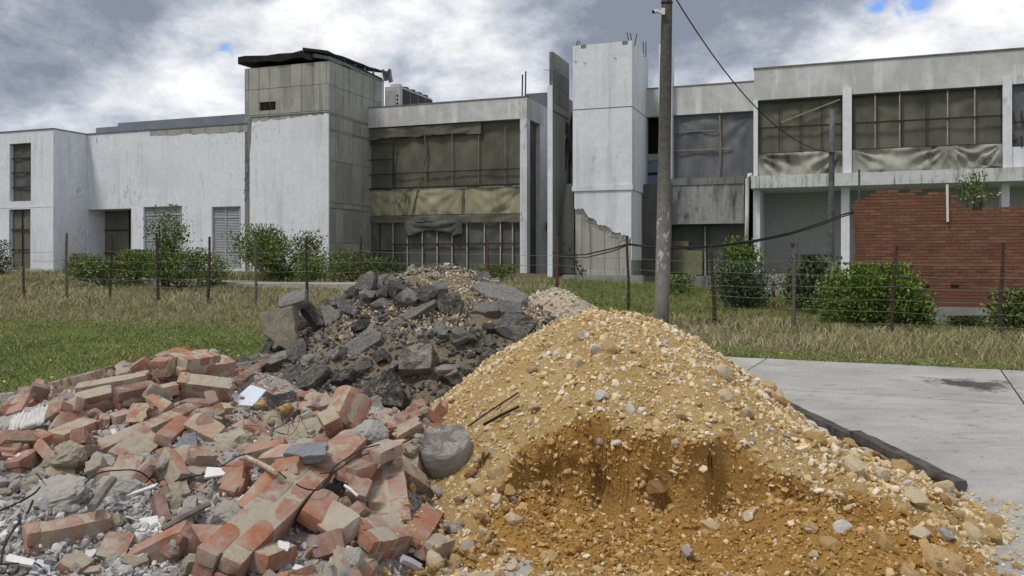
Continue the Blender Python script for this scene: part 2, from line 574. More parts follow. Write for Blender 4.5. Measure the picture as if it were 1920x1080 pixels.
def build_road():
    rd = bpy.data.objects.new('road', None); C.objects.link(rd); tag(rd, kind='structure')
    rng = random.Random(4)
    rs = [ROAD_R0, -2.33 + 0.0]
    # cross joints through the photographed ones, one slab apart
    rj0 = float(np.dot(RD, (4.22, 14.07)))
    step = 3.33
    rs = [ROAD_R0] + [rj0 + step * k for k in range(0, 12)]
    rs = sorted(set(r for r in rs if r >= ROAD_R0))
    if rs[1] - rs[0] < 1.0: rs.pop(1)
    ps_ = [ROAD_P1, 11.0, 4.4, -2.0, -9.0]
    for a in range(len(ps_) - 1):
        for b in range(len(rs) - 1):
            p1, p0 = ps_[a], ps_[a + 1]
            g = 0.011
            z = rng.uniform(0.008, 0.013)
            n = 10 if a == 0 else 2
            ring = []
            for k in range(n + 1):
                q = k / n
                r = rs[b] + g + (rs[b + 1] - rs[b] - 2 * g) * q
                j = rng.uniform(-0.05, 0.03) if (a == 0 and 0 < k < n) else 0
                ring.append(R2(r, p1 - g + j))
            ring = [R2(rs[b] + g, p0 + g), R2(rs[b + 1] - g, p0 + g)] + ring[::-1]
            mb = MB().prism([(q[0], q[1], -0.14) for q in ring], [(q[0], q[1], z) for q in ring])
            mb.build('slab', M['slab'], rd, kind=None)
    # filler seen in the joints
    q = [R2(ROAD_R0 + .05, -9), R2(rs[-1] - .05, -9), R2(rs[-1] - .05, ROAD_P1 - .08), R2(ROAD_R0 + .05, ROAD_P1 - .08)]
    MB().prism([(a[0], a[1], -0.13) for a in q], [(a[0], a[1], -0.004) for a in q]).build('joint_filler', M['joint'], rd)
    # crumbled dark patch in the far slab
    c = pd(1822, 719, 0); d = 1.58 * FPX / (719 - HOR)
    cx, cy = (1822 - 960) / FPX * d, d
    n, rings = 40, 8
    V = [(cx, cy, 0.0165)]; T = [1.0]; F = []
    for k in range(1, rings + 1):
        for i in range(n):
            q = 2 * math.pi * i / n; rr = k / rings * (1 + .18 * math.sin(3 * q + 1) + .08 * math.sin(7 * q))
            V.append((cx + .75 * rr * math.cos(q), cy + .95 * rr * math.sin(q), 0.0165)); T.append(1 - k / rings)
    for i in range(n): F.append((0, 1 + i, 1 + (i + 1) % n, 0))
    F3 = [f[:3] for f in F]
    for k in range(rings - 1):
        for i in range(n):
            p, q = 1 + k * n + i, 1 + k * n + (i + 1) % n
            F3 += [(p, p + n, q + n), (p, q + n, q)]
    child('tar_stain', np_mesh('tar_stain', V, F3, M['patch'], tone=T), rd, None)


build_road()


def build_path():
    o = bpy.data.objects.new('path', None); C.objects.link(o); tag(o, kind='structure')
    t0, t1 = 25.6, 27.6
    s = -28.0
    while s < -13.5:
        e = s + 2.4
        mb = MB()
        P = [W(s + .01, t0, 0), W(e - .01, t0, 0), W(e - .01, t1, 0), W(s + .01, t1, 0)]
        zz = [float(gz(p[0], p[1])) for p in P]
        zt = max(zz) + 0.06
        mb.prism([(p[0], p[1], min(zz) - .2) for p in P], [(p[0], p[1], zt) for p in P])
        mb.build('slab', M['slab'], o)
        s = e
    tag(o, kind='structure')


build_path()


M['brace'] = plain('dusty_batten', (0.24, 0.21, 0.16), 0.85)
# ------------------------------------------------------------------ buildings
def facade(mb, s0, s1, z0, z1, t, depth, holes, ends=True, top=True):
    """front of a wall with real openings: faces, reveals, ends and top"""
    ss = sorted({s0, s1, *[h[0] for h in holes], *[h[1] for h in holes]})
    zs = sorted({z0, z1, *[h[2] for h in holes], *[h[3] for h in holes]})
    def solid(a, b):
        if a < 0 or b < 0 or a >= len(ss) - 1 or b >= len(zs) - 1: return False
        sm, zm = (ss[a] + ss[a + 1]) / 2, (zs[b] + zs[b + 1]) / 2
        return not any(h[0] < sm < h[1] and h[2] < zm < h[3] for h in holes)
    for a in range(len(ss) - 1):
        for b in range(len(zs) - 1):
            if not solid(a, b): continue
            x0, x1, y0, y1 = ss[a], ss[a + 1], zs[b], zs[b + 1]
            mb.add([W(x0, t, y0), W(x1, t, y0), W(x1, t, y1), W(x0, t, y1)], [(0, 1, 2, 3)])
            for (na, nb, p, q) in ((a - 1, b, (x0, y1), (x0, y0)), (a + 1, b, (x1, y0), (x1, y1)),
                                   (a, b - 1, (x0, y0), (x1, y0)), (a, b + 1, (x1, y1), (x0, y1))):
                if solid(na, nb): continue
                mb.add([W(p[0], t, p[1]), W(p[0], t + depth, p[1]), W(q[0], t + depth, q[1]), W(q[0], t, q[1])], [(0, 1, 2, 3)])
    return mb


def tproj(s, px):                    # depth t at which the line s = const is seen at column px
    a = (px - 960) / FPX
    # x = s*C + t*S ; y = -s*S + t*C ; x = a*y
    return (-a * s * S_ - s * C_) / (S_ - a * C_)


def tarp(name, parent, mat, s0, s1, z0, z1, t, nx=20, nz=14, amp=0.05, seed=0, hang=0.0, origin=None, side=None, kind=None, label=None):
    """a sheet with folds; side=(s): the sheet lies across the depth, s0..s1 then mean t0..t1"""
    u = np.linspace(0, 1, nx + 1); v = np.linspace(0, 1, nz + 1)
    U, V_ = np.meshgrid(u, v)
    A = s0 + (s1 - s0) * U; Z = z0 + (z1 - z0) * V_
    f = np.abs(vnoise(A * 1.1 + Z * 0.9, Z * 0.35 - A * .2, 0, seed)) + np.abs(vnoise(A * 0.9 - Z * 1.1, Z * 0.3, 3, seed + 3))
    f = 1 - f
    ff = fbm(A * 2.4, Z * 1.3, 0, seed + 9, 3) * 0.5
    edge = np.minimum(1, 6 * np.minimum(np.minimum(U, 1 - U), np.minimum(V_, 1 - V_) + 0.08))
    for cs, sg in ((0, 1), (1, -1)):          # wrinkles running out from the upper corners
        dx = np.abs(A - (s0 + (s1 - s0) * cs)); dz = (z1 - Z) + .02
        th = np.arctan2(dz, dx + .02); rr = np.hypot(dx, dz)
        ff = ff + 0.75 * np.sin(th * 15 + seed + cs) * np.exp(-rr / 1.6) * np.minimum(1, rr * 2)
    D = amp * (f + ff) * edge
    if hang: 
        Z = Z + hang * (1 - V_) * (0.5 * vnoise(A * 1.3, 0, 0, seed + 5) + 0.3 * vnoise(A * 4, 0, 0, seed + 6))
        D = D + 0.6 * amp * np.sin(A * 5 + 3 * vnoise(A * .8, Z * .6, 0, seed + 2)) * (1 - V_ * 0.7)
    if side is None:
        T = t - D
        X = A * C_ + T * S_; Y = -A * S_ + T * C_
    else:
        Sx = side + D
        X = Sx * C_ + A * S_; Y = -Sx * S_ + A * C_
    o0 = parent_loc(parent)
    P = np.stack([X - o0[0], Y - o0[1], Z - o0[2]], -1).reshape(-1, 3)
    n = nx + 1
    i = (np.arange(nz)[:, None] * n + np.arange(nx)).ravel()
    F = np.stack([i, i + 1, i + n + 1, i + n], 1)
    o = child(name, np_mesh(name, P, F, mat, True), parent, kind)
    if label: o['label'] = label
    return o


def bars(parent, mat, ss, zs, s0, s1, z0, z1, t, w=0.05, th=0.04):
    """battens of a window, each its own piece: uprights at ss, rails at zs"""
    for s in ss:
        MB().box(s - w / 2, s + w / 2, t - th, t, z0, z1).build('batten', mat, parent)
    for z in zs:
        MB().box(s0, s1, t - th - 0.012, t - 0.012, z - w / 2, z + w / 2).build('batten', mat, parent)


def box_frame(mb, s0, s1, z0, z1, t0, t1, w):
    mb.box(s0, s0 + w, t0, t1, z0, z1); mb.box(s1 - w, s1, t0, t1, z0, z1)
    mb.box(s0 + w, s1 - w, t0, t1, z1 - w, z1); mb.box(s0 + w, s1 - w, t0, t1, z0, z0 + w)


T_WING, T_HALL, T_MID, T_TOW, T_LINK, T_RIGHT = 30.8, 32.8, 36.2, 33.5, 36.4, 34.2


def louvre(parent, px0, px1, y0, y1, t):
    s0, z1 = pz(px0, y0, t); s1, _ = pz(px1, y0, t); z0 = pz(px0, y1, t)[1]
    f = MB(); box_frame(f, s0, s1, z0, z1, t - 0.03, t + 0.10, 0.07)
    sm = (s0 + s1) / 2
    f.box(sm - .035, sm + .035, t - 0.02, t + 0.10, z0 + .07, z1 - .07)
    zt = z1 - (z1 - z0) * 0.17; zb = z0 + (z1 - z0) * 0.30
    for z in (zt, zb):
        f.box(s0 + .07, sm - .035, t - 0.015, t + 0.10, z - .035, z + .035)
        f.box(sm + .035, s1 - .07, t - 0.015, t + 0.10, z - .035, z + .035)
    d = f.build('louvre_door', M['louvre'], parent)
    sl = MB()
    for (a, b) in ((s0 + .07, sm - .035), (sm + .035, s1 - .07)):
        z = z0 + 0.10
        while z < z1 - 0.1:
            sl.add([W(a, t, z), W(b, t, z), W(b, t + .06, z + .085), W(a, t + .06, z + .085)], [(0, 1, 2, 3)])
            sl.add([W(a, t, z), W(b, t, z), W(b, t + .006, z - .01), W(a, t + .006, z - .01)], [(0, 1, 2, 3)])
            z += 0.075
    sl.build('slat', M['louvre'], d, parent_loc(d), kind='stuff')
    MB().box(s0 + .07, s1 - .07, t + .102, t + .12, z0 + .07, z1 - .07).build('backing', M['black'], d)
    return (s0, s1, z0, z1)


def build_hall():
    s_l, s_c = ps(163, T_HALL), ps(617, T_HALL)
    s_t = ps(459, T_HALL)
    base = root('hall_building', 'long windowless white painted hall with grey louvred doors and stained walls', 'building', W((s_l + s_c) / 2, T_HALL + 3, 0.9))
    H = 8.0
    def hole(x0, x1, y0, y1):
        s0, z1 = pz(x0, y0, T_HALL); s1, _ = pz(x1, y0, T_HALL)
        return (s0, s1, pz(x0, y1, T_HALL)[1], z1)
    e = hole(164, 246, 393, 505); l1 = hole(269, 341, 388, 478); l2 = hole(397, 451, 388, 506)
    e = (e[0], e[1], 1.0, e[3]); l1 = (l1[0], l1[1], 1.35, l1[3]); l2 = (l2[0], l2[1], 1.25, l2[3])
    z_plaster = pz(500, 228, T_HALL)[1]
    mb = MB()
    facade(mb, s_l, s_t, -0.4, H - 0.02, T_HALL, 1.2, [e, l1, l2])
    mb.box(s_l, s_t, T_HALL + 1.2, 46, -0.4, H - 0.02)
    mb.build('wall', M['white'], base)
    # the coat of plaster on the foot of the tower, with its uneven upper edge
    ring = [(s_t + 0.30, -0.4), (s_c - 0.004, -0.4)]
    top = []
    rg = random.Random(8)
    n = 26
    for k in range(n + 1):
        q = k / n
        s = s_c - 0.004 + (s_t + 0.30 - s_c + 0.004) * q
        z = z_plaster + 0.16 * (1 - q) + rg.uniform(-0.05, 0.06)
        top.append((s, z))
    ring += top
    mb = MB().prism([W(a, T_HALL - 0.03, b) for a, b in ring], [W(a, T_HALL + 0.02, b) for a, b in ring])
    mb.build('plaster', M['white_clean'], base)
    # upper strip of bare concrete and cap
    s_a = ps(281, T_HALL)
    ring = [(s_a, H - 0.02)] + [(s_a + (s_t + .3 - s_a) * k / 20, H - 0.22 - 0.10 * rg.random() - 0.1 * (k / 20)) for k in range(21)] + [(s_t + .3, H - 0.02)]
    MB().prism([W(a, T_HALL - 0.012, b) for a, b in ring], [W(a, T_HALL + .01, b) for a, b in ring]).build('bare_strip', M['raw'], base)
    MB().box(s_l - .03, s_t + .2, T_HALL - 0.04, T_HALL + 0.25, H - 0.015, H + 0.04).build('coping', M['roof_metal'], base)
    s1, z1 = pz(180, 240, 36.0); s2, z2 = pz(232, 229, 36.0); s3 = ps(470, 36.0)
    MB().box(s1, s3, 36, 44, H - .3, pz(232, 236, 36)[1]).build('roof', M['roof_metal'], base)
    MB().box(s2, s3, 35.6, 44, H - .2, pz(232, 230, 35.6)[1]).build('roof', M['roof_metal'], base)
    # louvred doors, sheeted entrance
    for h in ((269, 341, 388, 478), (397, 451, 388, 506)):
        louvre(base, *h, T_HALL + 0.12)
    d = tarp('sheeted_door', base, M['tarp_olive'], e[0] + 0.02, e[1] - .01, e[2] - .3, e[3] - .02, T_HALL + 1.1, 12, 16, 0.03, 4)
    sm = (e[0] + e[1]) / 2
    bars(d, M['bar_dark'], [sm + 0.25], [e[2] + 1.05, e[2] + 2.2], e[0], e[1], e[2] - .3, e[3], T_HALL + 1.06, 0.04)
    # the crumbled joint beside the tower foot: dark channel with chips
    sx, z_hi = pz(466, 225, T_HALL); _, z_lo = pz(463, 300, T_HALL)
    ring = [(sx - .07, z_hi), (sx + .20, z_hi + .1), (sx + .16, z_hi - 1.0), (sx + .06, z_lo), (sx + .02, z_lo + .3), (sx - .02, z_hi - .9)]
    MB().prism([W(a, T_HALL - 0.035, b) for a, b in ring], [W(a, T_HALL + .01, b) for a, b in ring]).build('joint', M['raw_dark'], base)
    mb = MB()
    for k in range(70):
        q = k / 70
        a = sx - .02 + rg.uniform(-.14, .10) - .12 * q; b = z_hi - .8 - (z_hi - pz(460, 375, T_HALL)[1] - .8) * q + rg.uniform(-.1, .1)
        r = rg.uniform(.015, .06); an = rg.random() * 6
        R = [W(a + r * math.cos(an + i * 1.57) * rg.uniform(.4, 1.2), T_HALL - 0.006, b + 1.3 * r * math.sin(an + i * 1.57) * rg.uniform(.4, 1.2)) for i in range(4)]
        Q = [W(to_st(p[0], p[1])[0], T_HALL + .01, p[2]) for p in R]
        mb.prism(R, Q)
    mb.build('chipped_plaster', M['raw_dark'], base, kind='stuff')
    # thin vertical board joints, a plinth
    MB().box(s_l, ps(190, T_HALL), T_HALL - .03, T_HALL + .02, .3, 1.45).build('plinth', M['raw'], base)

    # wing at the end
    s_w0, s_w1 = ps(-90, T_WING), ps(100, T_WING)
    wing = root('wing_building', 'white end wing with two tall sheeted windows, standing proud of the long hall', 'building', W(s_w1 - 3, T_WING + 2, 0.9))
    def wh(x0, x1, y0, y1):
        s0, z1 = pz(x0, y0, T_WING); s1 = ps(x1, T_WING)
        return (s0, s1, pz(x0, y1, T_WING)[1], z1)
    w1 = wh(18, 58, 270, 378); w2 = wh(17, 57, 393, 506)
    mb = MB(); facade(mb, s_w0, s_w1, -0.4, 7.98, T_WING, 0.5, [w1, w2])
    mb.box(s_w0, s_w1, T_WING + .5, 46, -.4, 7.98)
    mb.build('wall', M['white'], wing)
    MB().box(s_w0, s_w1 + .03, T_WING - .04, T_WING + .2, 7.985, 8.03).build('coping', M['roof_metal'], wing)
    MB().box(s_w1 - .2, s_w1 + .035, T_WING + .2, T_HALL, 7.985, 8.03).build('coping', M['roof_metal'], wing)
    mb = MB()
    mb.box(s_w0, s_w1 + .012, T_WING - .012, T_WING + .1, pz(60, 389, T_WING)[1], pz(60, 386, T_WING)[1])
    mb.build('string_course', M['white_clean'], wing)
    for i, (h, nb) in enumerate(((w1, 3), (w2, 2))):
        tp = tarp('window', wing, M['tarp_dark'] if i == 0 else M['tarp_olive'], h[0], h[1], h[2], h[3], T_WING + .22, 10, 20, 0.04, 20 + i)
        zz = [h[2] + (h[3] - h[2]) * (q + 1) / (nb + 1) for q in range(nb)]
        bars(tp, M['bar_dark'], [] if i == 0 else [(h[0] + h[1]) / 2], zz, h[0], h[1], h[2], h[3], T_WING + .17, 0.05)
    return s_t, s_c


S_T, S_C = build_hall()


def build_tower():
    s_t, s_c = S_T, S_C
    t0, t1 = T_HALL, 37.6
    H = 10.55
    base = root('stair_tower', 'bare concrete stair tower with a warped black roof above the white hall', 'building', W((s_t + s_c) / 2, t0 + 2, 1.0))
    MB().box(s_t, s_c, t0 + .02, t1, -0.4, H).build('core', M['raw_dark'], base)
    rg = random.Random(5)
    mats = [M['raw'], M['raw'], M['raw'], M['raw_mid']]
    cols = [459, 466, 486, 505, 525, 545, 565, 585, 600, 612, 617]
    zj = [pz(540, 219, t0)[1] - .6, pz(540, 212, t0)[1], pz(540, 163, t0)[1], H]
    hv = pz(487, 191, t0)[0], pz(517, 191, t0)[0], pz(500, 207, t0)[1], pz(500, 191, t0)[1]
    for r in range(3):
        for c in range(len(cols) - 1):
            a, b = ps(cols[c], t0) + .008, ps(cols[c + 1], t0) - .008
            z0, z1 = zj[r] + .012, zj[r + 1] - .012
            pr = rg.uniform(0.0, 0.018)
            mt = M['raw_mid'] if (r == 1 and c == 6) or rg.random() < .12 else M['raw']
            if r == 1 and a < hv[1] and b > hv[0]:
                mb = MB()
                mb.box(a, b, t0 - pr, t0 + .03, z0, hv[2]); mb.box(a, b, t0 - pr, t0 + .03, hv[3], z1)
                if a < hv[0] < b: mb.box(a, hv[0], t0 - pr, t0 + .03, hv[2], hv[3])
                if a < hv[1] < b: mb.box(hv[1], b, t0 - pr, t0 + .03, hv[2], hv[3])
                mb.build('panel', mt, base)
            else:
                MB().box(a, b, t0 - pr, t0 + .03, z0, z1).build('panel', mt, base)
    v = MB().box(hv[0], hv[1], t0 + .012, t0 + .019, hv[2], hv[3]).build('vent', M['black'], base)
    for k in range(4):
        a = hv[0] + .1 + k * .19
        MB().tube([W(a, t0 - .01, hv[2]), W(a + rg.uniform(-.1, .12), t0 - .02, hv[3])], .012, 5).build('bent_bar', M['steel'], v)
    # side panels
    zr = [0.2, pz(617, 455, t0)[1], pz(617, 390, t0)[1], pz(617, 377, t0)[1], pz(617, 300, t0)[1], pz(621, 245, t0)[1], pz(621, 210, t0)[1], pz(622, 159, t0)[1], H]
    tt = [t0 + .0] + [t0 + (t1 - t0) * q for q in (.10, .24, .41, .57, .74, .87, 1.0)]
    for r in range(len(zr) - 1):
        for c in range(len(tt) - 1):
            pr = rg.uniform(0.012, 0.03)
            mt = M['raw_mid'] if rg.random() < .12 else M['raw']
            MB().box(s_c - .02, s_c + pr, tt[c] + .008, tt[c + 1] - .008, zr[r] + .01, zr[r + 1] - .01).build('panel', mt, base)
    # a rough ledge where the floors meet
    for py in (212, 240, 377, 388):
        z = pz(617, py, t0)[1]
        MB().box(s_c - .01, s_c + .045, t0 + .01, t1 - .6, z - .035, z + .03).build('ledge', M['raw_mid'], base)
    z = pz(540, 214, t0)[1]
    MB().box(s_t + .3, s_c - .02, t0 - .05, t0 + .01, z - .03, z + .02).build('ledge', M['raw_mid'], base)
    # warped roof sheets
    def sheet(pts_front, t_f, t_b, th, mat, name, dz=0.0):
        n = len(pts_front)
        mb = MB()
        K = 7
        V = []
        for k in range(K):
            q = k / (K - 1)
            for (s, z) in pts_front:
                w = 0.06 * float(vnoise(s * 1.7, q * 4, 0, 31)) + 0.05 * float(vnoise(s * 4.0, q * 9, 0, 32))
                V.append(W(s, t_f + (t_b - t_f) * q, z + w + dz * q))
        for k in range(K):
            q = k / (K - 1)
            for (s, z) in pts_front:
                w = 0.06 * float(vnoise(s * 1.7, q * 4, 0, 31)) + 0.08 * float(vnoise(s * 4.0, q * 9, 0, 33))
                V.append(W(s, t_f + (t_b - t_f) * q, z + w - th + dz * q))
        F = []
        o = K * n
        for k in range(K - 1):
            for i in range(n - 1):
                a = k * n + i
                F.append((a, a + 1, a + n + 1, a + n)); F.append((o + a, o + a + n, o + a + n + 1, o + a + 1))
        for i in range(n - 1):
            F.append((i, o + i, o + i + 1, i + 1)); b = (K - 1) * n + i
            F.append((b, b + 1, o + b + 1, o + b))
        for k in range(K - 1):
            a = k * n; F.append((a, a + n, o + a + n, o + a)); a = k * n + n - 1; F.append((a, o + a, o + a + n, a + n))
        mb.add(V, F)
        return mb.build(name, mat, base)
    tf = t0 - 0.14
    prof = [pz(x, y, tf) for x, y in ((446, 108), (458, 106), (475, 105), (500, 102), (525, 99), (548, 96), (566, 92), (574, 97), (584, 100))]
    sheet(prof, tf, t1 - 1.0, 0.30, M['tar'], 'roof_sheet', -0.1)
    prof = [pz(x, y, t0 - .05) for x, y in ((572, 100), (590, 101), (605, 101), (617, 103))]
    sheet(prof, t0 - .05, t1, 0.16, M['raw_dark'], 'roof_sheet', -0.15)
    # sheet along the side, lifted off the wall, with props under it
    def sp(px, py, s):
        t = tproj(s, px); d = -s * S_ + t * C_
        return t, EYE + d * (HOR - py) / FPX
    ss = s_c + .06
    a, b = sp(614, 95, ss), sp(716, 134, ss)
    mb = MB()
    n = 9
    for (zo, th, sa, sb) in ((0.0, .12, ss - 1.3, ss),):
        V = []
        for k in range(n):
            q = k / (n - 1); t = a[0] + (b[0] - a[0]) * q; z = a[1] + (b[1] - a[1]) * q + .05 * float(vnoise(q * 9, 0, 0, 41))
            V += [W(sa, t, z + .25), W(sb, t, z), W(sb, t, z - th), W(sa, t, z + .25 - th)]
        F = []
        for k in range(n - 1):
            for i in range(4):
                F.append((4 * k + i, 4 * k + (i + 1) % 4, 4 * k + 4 + (i + 1) % 4, 4 * k + 4 + i))
        F += [(0, 1, 2, 3), (4 * n - 1, 4 * n - 2, 4 * n - 3, 4 * n - 4)]
        mb.add(V, F)
    mb.build('roof_sheet', M['tar'], base)
    MB().tube([W(ss - .05, a[0], a[1] - .10), W(ss - .05, b[0] + .1, b[1] - .36)], .05, 5).build('edge_rail', M['bar_dark'], base)
    for q in (.3, .5, .68, .85):
        t = a[0] + (b[0] - a[0]) * q; z = a[1] + (b[1] - a[1]) * q
        MB().box(ss - .1, ss - .03, t - .04, t + .04, z - .36, z - .1).build('prop', M['bar_pale'], base)
    # torn corrugated end
    t, z = sp(723, 136, ss)
    V, F = [], []
    nn = 14
    for i in range(nn + 1):
        for j in range(5):
            q, r = i / nn, j / 4
            V.append(W(ss - .25 + .55 * q + .10 * r * math.sin(6 * q), t + .25 * r + .04 * math.sin(i * 3.14159 * .9), z + .12 - .42 * r - .15 * q * r + .06 * math.sin(9 * q + 4 * r)))
    for i in range(nn):
        for j in range(4):
            a_ = i * 5 + j; F.append((a_, a_ + 5, a_ + 6, a_ + 1))
    MB().add(V, F).build('torn_sheet', M['corrugated'], base)
    return base


build_tower()


def build_mid():
    t = T_MID
    s0 = ps(690, t); s1 = ps(975, t); s2 = ps(988, t)
    H = 9.0
    base = root('glazed_block', 'two storey concrete block whose windows are covered with brownish sheeting', 'building', W((s0 + s1) / 2, t + 3, 1.0))
    z_par = pz(690, 240, t)[1]
    z_sp1 = pz(690, 356, t)[1]; z_sp0 = pz(690, 406, t)[1]; z_fl = 0.95
    tb = 48
    # side seen at the corner
    t_a = tproj(s2 - .35, 988); 
    mb = MB()
    mb.box(s0 - .3, s2, t, t + .35, z_par, H)                       # parapet, front
    mb.box(s2 - .35, s2, t + .35, 41.5, z_par - .0, H - .003)        # parapet, side
    mb.build('parapet', M['parapet'], base)
    MB().box(s0 - .3, s2 + .02, t - .03, t + .3, H + .003, H + .05).build('coping', M['raw_dark'], base)
    MB().box(s1, s2, t + .003, t + .42, z_fl - .6, z_par - .003).build('column', M['white'], base)
    MB().box(s0 - .3, s2 - .4, t + .5, tb, z_par - .2, z_par + .1).build('roof', M['raw_dark'], base)
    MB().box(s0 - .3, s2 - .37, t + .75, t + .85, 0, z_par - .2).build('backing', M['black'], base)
    MB().box(s0 - .3, s1 - .003, t + .28, t + .7, z_sp0, z_sp1).build('spandrel', M['raw'], base)
    MB().box(s0 - .3, s1 - .003, t + .1, t + .7, -.3, z_fl).build('plinth', M['raw_dark'], base)
    rg = random.Random(3)
    # upper window
    w = tarp('window', base, M['tarp_brown'], s0 - .2, s1, z_sp1 - .05, z_par + .02, t + .30, 60, 26, 0.055, 50)
    zz = [pz(690, 270, t)[1], pz(690, 327, t)[1]]
    sb = [ps(x, t) for x in (735, 795, 845, 895, 945)]
    bars(w, M['bar_dark'], [sb[0]], [z_sp1 + .04], s0 - .2, s1, z_sp1, z_par, t + .15, .08)
    bars(w, M['bar_dark'], [], [zz[1]], sb[0], s1, z_sp1, z_par, t + .15, .05)
    for z in (zz[0], pz(690, 300, t)[1], zz[1] - .02):
        MB().box(s0 - .2, sb[0] - .05, t + .10, t + .14, z - .025, z + .025).build('batten', M['bar_dark'], w)
    bars(w, M['raw_dark'], sb[1:], [], s0, s1, z_sp1, z_par - .3, t + .17, .03)
    MB().tube([W(ps(x, t), t + .10, pz(x, y, t)[1]) for x, y in ((770, 405), (778, 370), (790, 325), (797, 285), (793, 240))], .03, 5).build('rolled_fold', M['tarp_olive'], w)
    tarp('valance', base, M['tarp_olive'], s0 - .2, ps(900, t), z_par - .55, z_par - .04, t + .12, 50, 8, 0.06, 57, hang=.10)
    # yellowed sheet over the spandrel, torn into strips
    xs = [690, 735, 757, 765, 862, 868, 972]
    m_ = [M['tarp_yellow'], M['tarp_yellow'], M['tarp_yellow'], M['tarp_yellow'], M['tarp_olive'], M['tarp_yellow']]
    for i in range(len(xs) - 1):
        tarp('spandrel_sheet', base, m_[i], ps(xs[i], t) - (.2 if i == 0 else 0), ps(xs[i + 1], t) + .03, z_sp0 + .02 + rg.uniform(0, .03), z_sp1 - .05, t + .2 - .012 * (i % 2), 24, 10, 0.07, 60 + i)
    # lower window
    w = tarp('window', base, M['tarp_dark'], ps(732, t), s1, z_fl - .1, z_sp0 - .05, t + .32, 50, 18, 0.06, 70)
    bars(w, M['bar_pale'], [ps(x, t) for x in (733, 760, 788, 816, 844, 872, 905, 935, 958)], [], 0, 0, z_fl - .1, z_sp0 - .3, t + .24, .055)
    bars(w, M['bar_dark'], [], [pz(850, 457, t)[1]], ps(733, t), s1, 0, 0, t + .2, .05)
    w2 = tarp('window', base, M['tarp_brown'], s0 - .2, ps(733, t), z_fl - .1, z_sp0 - .05, t + .26, 16, 18, 0.08, 73)
    bars(w2, M['bar_dark'], [ps(709, t)], [pz(700, 470, t)[1]], s0 - .2, ps(733, t), z_fl, z_sp0 - .1, t + .2, .04)
    tarp('valance', base, M['tarp_olive'], s0 - .2, s1, z_sp0 - .34, z_sp0 - .0, t + .13, 50, 6, 0.07, 77, hang=.1)
    tarp('valance', base, M['tarp_dark'], ps(757, t), ps(865, t), z_sp0 - .85, z_sp0 - .25, t + .10, 30, 8, 0.12, 79, hang=.3)
    # side face: narrow sheeted opening, then wall
    ta, tb_ = t + .42, tproj(s2, 1013)
    tarp('window', base, M['tarp_brown'], ta, tb_, z_fl - .2, z_par - .1, 0, 10, 30, 0.07, 81, side=s2 - .22)
    MB().box(s2 - .35, s2 - .006, tb_, 41.5, z_fl - 1, z_par - .003).build('wall', M['white_clean'], base)
    # rods, roof box
    for x, y0 in ((979, 140), (985, 134)):
        a = pz(x, 182, t + .2); b = pz(x, y0, t + .2)
        MB().tube([W(a[0], t + .2, H - .1), W(b[0] + .02, t + .2, b[1])], .035, 5).build('rebar', M['rust'], base)
    a = pz(985, 176, 43)
    MB().box(a[0], ps(1045, 43), 43, 46, H - .5, a[1]).build('roof_box', M['roof_metal'], base)
    return s2, tb_


S_M2, _ = build_mid()


